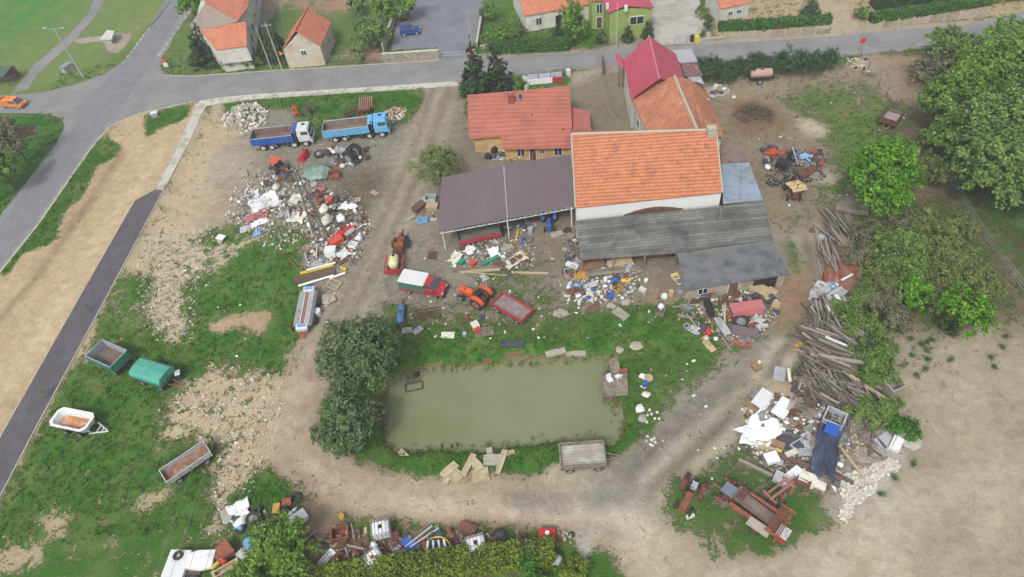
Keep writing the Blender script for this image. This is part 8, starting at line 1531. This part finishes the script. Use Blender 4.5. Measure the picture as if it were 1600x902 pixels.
fill([(870, 820), (900, 830), (895, 850), (875, 850)], [('lump', 'conc', 7), ('lump', 'stone', 5)], 'right of the red cabin box', .1, seed=38)
def ibc(px, hd, label, open_=False):
    t = thing('liquid_container', label, 'tank', G(*px), hd); mb = MB(); mb.rbox((0, 0, .66), (1.14, .94, 1.0), .12); tk = part('tank', mb, whitepl, t); mb = MB(); mb.cyl((0, 0, 1.14), (0, 0, 1.22), .14); part('lid', mb, J['orust'][1] if open_ else chas, tk)
    mb = MB()
    for z in (.3, .6, .9, 1.18): mb.tube([(-.6, -.5, z), (.6, -.5, z), (.6, .5, z), (-.6, .5, z), (-.6, -.5, z)], .02, n=4)
    for x in (-.6, -.3, 0, .3, .6): [mb.cyl((x, y, .12), (x, y, 1.18), .018, n=4) for y in (-.5, .5)]
    for y in (-.25, 0, .25): [mb.cyl((x, y, .12), (x, y, 1.18), .018, n=4) for x in (-.6, .6)]
    for x in (-.36, -.12, .12, .36): mb.cyl((x, -.5, 1.2), (x, .5, 1.2), .018, n=4)
    part('cage', mb, steel, t); mb = MB(); [mb.box((0, -.42+.21*i, .1), (1.2, .12, .03)) for i in range(5)]; [mb.box((-.5+.5*i, 0, .04), (.12, 1.0, .08)) for i in range(3)]; part('pallet', mb, woodm, t); t.scale = (1.35, 1.35, 1.25)
ibc((599, 833), .1, 'white caged liquid tank on the grass strip beside the drive'); ibc((587, 880), .6, 'white tank with a rusty square lid just above the hedge', True); ibc((746, 858), .15, 'white tank with bars across the top behind the hedge')
t = thing('basket_rack', 'round metal basket frame holding white pipes in the bottom strip', 'frame', G(684, 864)); mb = MB(); mb.torus((0, 0, .5), 1.25, .07, 'Z', n=26, k=6); mb.torus((0, 0, .1), 1.25, .05, 'Z', n=26, k=5); [mb.cyl((1.25*math.cos(a), 1.25*math.sin(a), .05), (1.25*math.cos(a), 1.25*math.sin(a), .5), .03, n=4) for a in np.linspace(0, 6.28, 13)]; part('ring', mb, J['yellow'][1], t)
mb = MB(); mb.box((0, 0, .2), (1.8, 1.5, .25)); part('base_plate', mb, J['mauve'][1], t)
for i in range(4): piece('pipe', G(670+9*i, 858-i)+Vector((0, 0, .55)), (.9, .2, .2), 'white', 'short white pipe lying on the round basket frame', 1.5+.1*i, 'white pipes on the round basket frame')
# O: bottom left corner
items([('panel', 285, 888, (2.4, 2.0, .4), 'white', 'white box trailer cover in the bottom left corner, left one', (291, 872), .8), ('panel', 322, 882, (2.3, 1.8, .4), 'white', 'square white cover in the bottom left corner, right one', (330, 882), .8), ('tyre', 288, 877, (.9, .9, .2), 'rubber', 'black ring on the left white cover', None, 1.25), ('panel', 303, 890, (1.4, 2.2, .3), 'brown', 'brown board between the two white covers', (306, 880), .5), ('rock', 275, 876, (1.6, 1.3, .3), 'brown', 'brown lump beside the left white cover'),
       ('box', 355, 868, (1.5, 1.5, .8), 'orust', 'dull red cabinet beside the square white cover', (362, 862), .2), ('canister', 346, 886, (1.3, .5, .4), 'yellow', 'orange yellow canister between red cabinet and cover', (353, 880), .7), ('bag', 356, 882, (.7, .6, .5), 'red', 'bright red bag beside the orange yellow canister', None, .7), ('tub', 358, 896, (2.4, 1.2, .7), 'lwood', 'pale tan trough at the bottom edge', (368, 890)), ('sack', 304, 872, (1.2, .6, .5), 'white', 'narrow white bundle above the brown board')])
fill([(260, 890), (300, 880), (360, 870), (370, 902), (260, 915)], [('machine part', 'dgrey', 5), ('board', 'brown', 5), ('bag', 'white', 4)], 'in the bottom left corner scrap', .3, seed=39)
# Q: sandstone slabs, loose items around the pond
items([('slab', 703, 737, (1.9, .9, .2), 'stone', 'upper left sandstone slab south of the pond', (716, 727), .2), ('slab', 701, 747, (1.6, .7, .2), 'stone', 'lower left sandstone slab south of the pond', (706, 738), .1), ('slab', 712, 745, (1.5, 1.3, .3), 'stone', 'brownish round sandstone slab beside the drive'), ('slab', 733, 731, (2.4, .6, .25), 'stone', 'tall sandstone slab leaning in the middle of the group', (741, 716), .3), ('slab', 745, 730, (1.6, .9, .3), 'stone', 'broken sandstone slab right of the tall one', (752, 738), .2), ('slab', 752, 746, (1.6, 1.4, .25), 'stone', 'large sandstone slab touching the drive edge'),
       ('slab', 769, 722, (1.6, 1.2, .3), 'conc', 'grey broken slab right of the sandstone group'), ('slab', 784, 725, (2.6, .6, .2), 'stone', 'long sandstone slab at the right end of the group', (790, 708), .1), ('slab', 793, 711, (1.5, .5, .2), 'stone', 'pale narrow slab at the upper right of the group', (801, 709)), ('slab', 630, 709, (1.2, .6, .12), 'stone', 'pale board lying between willow and south bank', (636, 715)), ('slab', 765, 706, (.8, .6, .3), 'conc', 'small grey slab at the south bank'),
       ('slab', 868, 550, (2.2, .7, .3), 'conc', 'pale concrete plank on the north bank, left one', (884, 546)), ('slab', 900, 549, (2.2, .7, .3), 'conc', 'pale concrete plank on the north bank, right one', (916, 550)), ('panel', 801, 539, (2.6, .9, .12), 'dgrey', 'blue grey sheet lying in the grass north of the pond', (822, 539), .1), ('rock', 993, 542, (1.3, 1.1, .4), 'conc', 'large grey boulder at the north east pond corner, right one'), ('rock', 968, 548, (1.0, .9, .4), 'conc', 'grey boulder at the north east pond corner, left one'), ('panel', 974, 583, (.8, .4, .2), 'orust', 'reddish board at the head of the pond platform', (980, 583), .45),
       ('barrel', 1013, 592, (.9, .9, .3), 'lwood', 'straw hat like round table east of the pond'), ('panel', 1006, 590, (.9, .6, .2), 'white', 'white bag beside the round table'), ('barrel', 1007, 603, (.5, .5, .6), 'blue', 'blue barrel below the round table'), ('rock', 1009, 617, (1.1, .7, .3), 'offwhite', 'cream boulder below the blue barrel'), ('rock', 1000, 640, (1.0, 1.0, .5), 'white', 'big pale boulder in the stone group east of the pond'), ('rock', 1004, 655, (1.0, .9, .4), 'conc', 'second pale boulder in the stone group east of the pond'),
       ('panel', 700, 525, (1.5, .8, .15), 'offwhite', 'cream board in the meadow north of the pond', (710, 525)), ('panel', 636, 503+14, (1.1, .8, .1), 'pgrey', 'greenish grey panel below the blue tank', (660, 515)), ('panel', 653, 517, (1.2, .8, .12), 'pgrey', 'pale green panel in the grass below the harrow', (660, 513)), ('pallet', 757, 520, (2.2, 1.2, .2), 'wood', 'two grey boards beside the red block north of the pond', (768, 519)), ('box', 746, 518, (.6, .5, .3), 'red', 'red block beside the two grey boards'), ('box', 743, 510, (.8, .9, .4), 'offwhite', 'cream block above the red block'),
       ('machine part', 729, 500, (1.2, .9, .5), 'rust', 'rusty hub in the grass left of the cream block'), ('barrel', 753, 497, (.7, .7, .3), 'dgrey', 'dark blue round lid in the grass'), ('bucket', 726, 525, (.6, .6, .5), 'pgrey', 'pale bucket in the grass north of the pond'), ('box', 631, 507, (1.0, .5, .4), 'rust', 'dark red box at the lower end of the blue tank'), ('rock', 1116, 860-318, (.1, .1, .1), 'conc', 'tiny stone beside the wooden board')][:-1])
for i, (x, y) in enumerate(((1015, 641), (1018, 648), (1023, 655), (1012, 650), (1027, 645), (1010, 660), (1030, 655), (1018, 688), (1010, 690), (1022, 686), (1012, 683), (1024, 692), (1020, 697))):
    piece('rock', G(x, y), (.35, .3, .22), 'offwhite', 'small pale stone scattered east of the pond', group='small pale stones east of the pond')
items([('canister', 1078, 808, (.8, .6, .5), 'offwhite', 'cream canister in front of the small rust red tractor', (1086, 805)), ('rock', 1160, 766, (.7, .5, .3), 'offwhite', 'cream stone beside the large harvesting machine')])
# litter over the yard
rng.seed(50)
for poly, n in (([(620, 380), (870, 380), (1050, 480), (1040, 560), (640, 520)], 60), ([(660, 470), (880, 470), (880, 540), (660, 530)], 20), ([(1180, 210), (1330, 200), (1330, 320), (1230, 330)], 14), ([(490, 430), (560, 380), (560, 480), (500, 520)], 8), ([(990, 560), (1110, 560), (1110, 680), (1000, 700)], 14), ([(330, 480), (440, 470), (440, 560), (330, 560)], 6), ([(1050, 700), (1200, 680), (1230, 760), (1100, 770)], 12), ([(1180, 110), (1420, 120), (1400, 330), (1300, 330)], 10)):
    for k in range(n):
        x, y = pt_in(poly); mk = rng.choice(['white', 'white', 'offwhite', 'conc']); s_ = U(.1, .26); piece(rng.choice(['lump', 'panel', 'bag']), (x, y, gz(x, y)), (s_*1.5, s_, s_*.4), mk, 'small %s litter scrap scattered over the yard ground' % J[mk][0], group='%s litter scraps over the yard' % J[mk][0], cat='litter', name='litter_scrap')
# uncountable rubble
def rubble(name, poly, n, smin, smax, m, label, seed, h=.5, cat='rubble'):
    rng.seed(seed); mb = MB(); c = cen([P(*p) for p in poly])
    q = W(poly); cx, cy = q.mean(0); rad = max(np.linalg.norm(v-(cx, cy)) for v in q)
    for k in range(n):
        x, y = pt_in(poly); s_ = smin+(smax-smin)*rng.random()**2; e = max(0, 1-math.hypot(x-cx, y-cy)/rad)
        mb.T = Matrix.Translation((x-c.x, y-c.y, gz(x, y)+h*e*U(.2, 1))) @ Matrix.Rotation(U(0, 6), 4, Vector((U(-1, 1), U(-1, 1), 1)).normalized())
        mb.box((0, 0, 0), (s_*U(.8, 2.2), s_*U(.6, 1.1), s_*U(.4, .9)), top=U(.6, 1), m=rng.randrange(len(m)))
    mb.T = Matrix(); o = mb.build(name, m); o.location = (c.x, c.y, 0); tag(o, label, cat, kind='stuff')
c1, c2_, c3 = J['conc'][1], J['offwhite'][1], J['stone'][1]
rubble('stone_rubble', [(345, 192), (362, 168), (400, 162), (420, 178), (418, 195), (385, 210), (355, 205)], 520, .15, .5, [c1, c1, c2_], 'pale rubble heap beside the royal blue tipper truck', 61, .8)
rubble('brick_rubble', [(598, 178), (618, 168), (636, 170), (632, 184), (612, 192)], 200, .15, .4, [c1, c2_, c3, J['orust'][1]], 'pale brick rubble in front of the light blue truck', 62, .5)
rubble('ground_rubble', [(362, 300), (400, 262), (478, 280), (482, 370), (440, 392), (405, 385), (380, 352), (350, 350)], 700, .1, .36, [c1, c2_, J['grey'][1], c1], 'fine pale rubble spread under the white foils', 63, .3)
rubble('mortar_rubble', [(470, 300), (560, 310), (585, 350), (560, 410), (485, 425)], 900, .08, .35, [c1, J['brown'][1], J['grey'][1], J['orust'][1], c2_], 'mixed broken bits between the scrap pieces beside the drive', 64, .3)
rubble('white_rubble', [(1310, 745), (1345, 735), (1375, 722), (1392, 715), (1408, 728), (1400, 738), (1375, 745), (1360, 775), (1335, 790), (1322, 815), (1310, 812), (1318, 780), (1305, 765)], 1300, .08, .4, [mat('pale_ash', rgb(206, 200, 188), .1, 2, .95)], 'pale ashy rubble tongue running out onto the field', 65, .3)
rubble('scrap_bits', [(1160, 640), (1200, 615), (1300, 640), (1330, 690), (1310, 750), (1270, 765), (1210, 745), (1165, 700)], 1500, .08, .4, [c1, J['brown'][1], J['grey'][1], J['beam'][1], c2_, J['orust'][1]], 'small broken bits filling the scrap heap below the timber pile', 66, .3)
rubble('timber_splinters', [(1262, 500), (1325, 495), (1345, 590), (1260, 590)], 900, .1, .55, [J['beam'][1], J['brown'][1], J['beam2'][1]], 'splintered wood bits between the beams of the timber pile', 76, .8)
rubble('wood_chips', [(1240, 580), (1300, 570), (1370, 630), (1340, 660), (1260, 650), (1235, 610)], 900, .1, .45, [J['beam'][1], J['brown'][1], J['dgrey'][1]], 'splintered wood bits under the lower timber pile', 67, .4)
rubble('shed_bits', [(1065, 460), (1215, 455), (1215, 500), (1180, 535), (1100, 530)], 800, .08, .35, [c1, J['brown'][1], J['grey'][1], J['rust'][1], c2_], 'small broken bits in front of the grey shed', 68, .2)
rubble('lean_to_bits', [(882, 400), (1000, 412), (1000, 455), (950, 475), (885, 470)], 900, .08, .33, [c1, c2_, J['brown'][1], J['white'][1], J['grey'][1]], 'small broken bits in front of the black lean-to', 69, .2)
rubble('carport_bits', [(705, 395), (760, 372), (830, 375), (840, 415), (730, 425)], 500, .08, .3, [c1, c2_, J['brown'][1], J['grey'][1]], 'small broken bits in front of the carport', 70, .15)
rubble('engine_bits', [(1190, 232), (1285, 235), (1290, 280), (1200, 295)], 500, .08, .35, [J['dgrey'][1], J['rust'][1], J['grey'][1], J['black'][1]], 'small dark metal bits in the east yard scrap', 71, .15)
rubble('strip_bits', [(480, 835), (880, 838), (880, 862), (600, 878), (490, 888)], 900, .08, .33, [J['brown'][1], J['rust'][1], c1, J['grey'][1]], 'small rusty bits along the bottom strip', 72, .1)
rubble('meadow_stones', [(215, 380), (330, 350), (350, 420), (310, 460), (300, 540), (250, 540), (215, 500)], 900, .06, .26, [c3, c2_, c1], 'small pale stones on the bare patch of the west meadow', 73, .05)
rubble('lower_stones', [(240, 640), (330, 570), (450, 580), (430, 700), (350, 850), (320, 830), (340, 700)], 900, .06, .24, [c3, c2_, c1], 'small pale stones on the lower bare patch of the meadow', 74, .05)
rubble('manure', [(1140, 178), (1175, 165), (1210, 175), (1205, 192), (1160, 195)], 260, .1, .3, [mat('manure', rgb(92, 74, 56), .3), mat('ash_dark', rgb(98, 90, 84), .2)], 'dark manure heap in the east yard', 75, .5)

# ------------------------------------------------------------------ fine grit on the bare yard, reeds on the pond bank
rubble('yard_grit', [(560, 330), (700, 150), (640, 190), (400, 240), (480, 500), (620, 520), (1060, 480), (900, 420), (700, 380)], 1400, .04, .16, [c1, c2_, J['brown'][1]], 'fine grit and pebbles over the bare yard', 81, .0)
rubble('track_grit', [(450, 620), (425, 700), (520, 800), (900, 812), (1000, 900), (1060, 880), (1180, 620), (1100, 620), (960, 780), (620, 765), (500, 720)], 1200, .03, .14, [c1, c3, J['grey'][1]], 'fine pebbles on the dirt track', 82, .0)
def bank_reeds():
    r = np.random.RandomState(5); q = W(pond_px); out = []
    for i in range(len(q)):
        a, b = q[i], q[(i+1) % len(q)]; L_ = np.linalg.norm(b-a)
        for k in range(int(L_*9)):
            if r.rand() < .3+.5*math.sin(i*2.1+k*.2)**2: p = a+(b-a)*r.rand()+r.normal(0, .3, 2); out.append((p[0], p[1], max(gz(*p), -.6)+.08))
    c = np.array(out); pp = np.repeat(c, 6, 0); pp[:, :2] += r.normal(0, .14, (len(pp), 2)); pp[:, 2] += r.rand(len(pp))*.3
    nn = r.normal(0, 1, pp.shape); me = leafmesh('bank_weeds', pp, nn, .3, 6, .3); me.materials.append(LV['olive']); o = bpy.data.objects.new('bank_weeds', me); link(o); tag(o, 'green and olive weeds growing along the pond bank', 'weeds', kind='stuff')
bank_reeds()

def haze():
    mb = MB(); mb.box((0, 600, 38), (3000, 2400, 80)); o = mb.build('haze', []); tag(o, kind='stuff')
    m = bpy.data.materials.new('haze'); m.use_nodes = True; nt = m.node_tree; nt.nodes.clear(); out = nt.nodes.new('ShaderNodeOutputMaterial'); v = nt.nodes.new('ShaderNodeVolumePrincipled')
    v.inputs['Color'].default_value = (.86, .9, .95, 1); v.inputs['Density'].default_value = .0007; v.inputs['Anisotropy'].default_value = .2; nt.links.new(v.outputs[0], out.inputs['Volume']); o.data.materials.append(m)
haze()
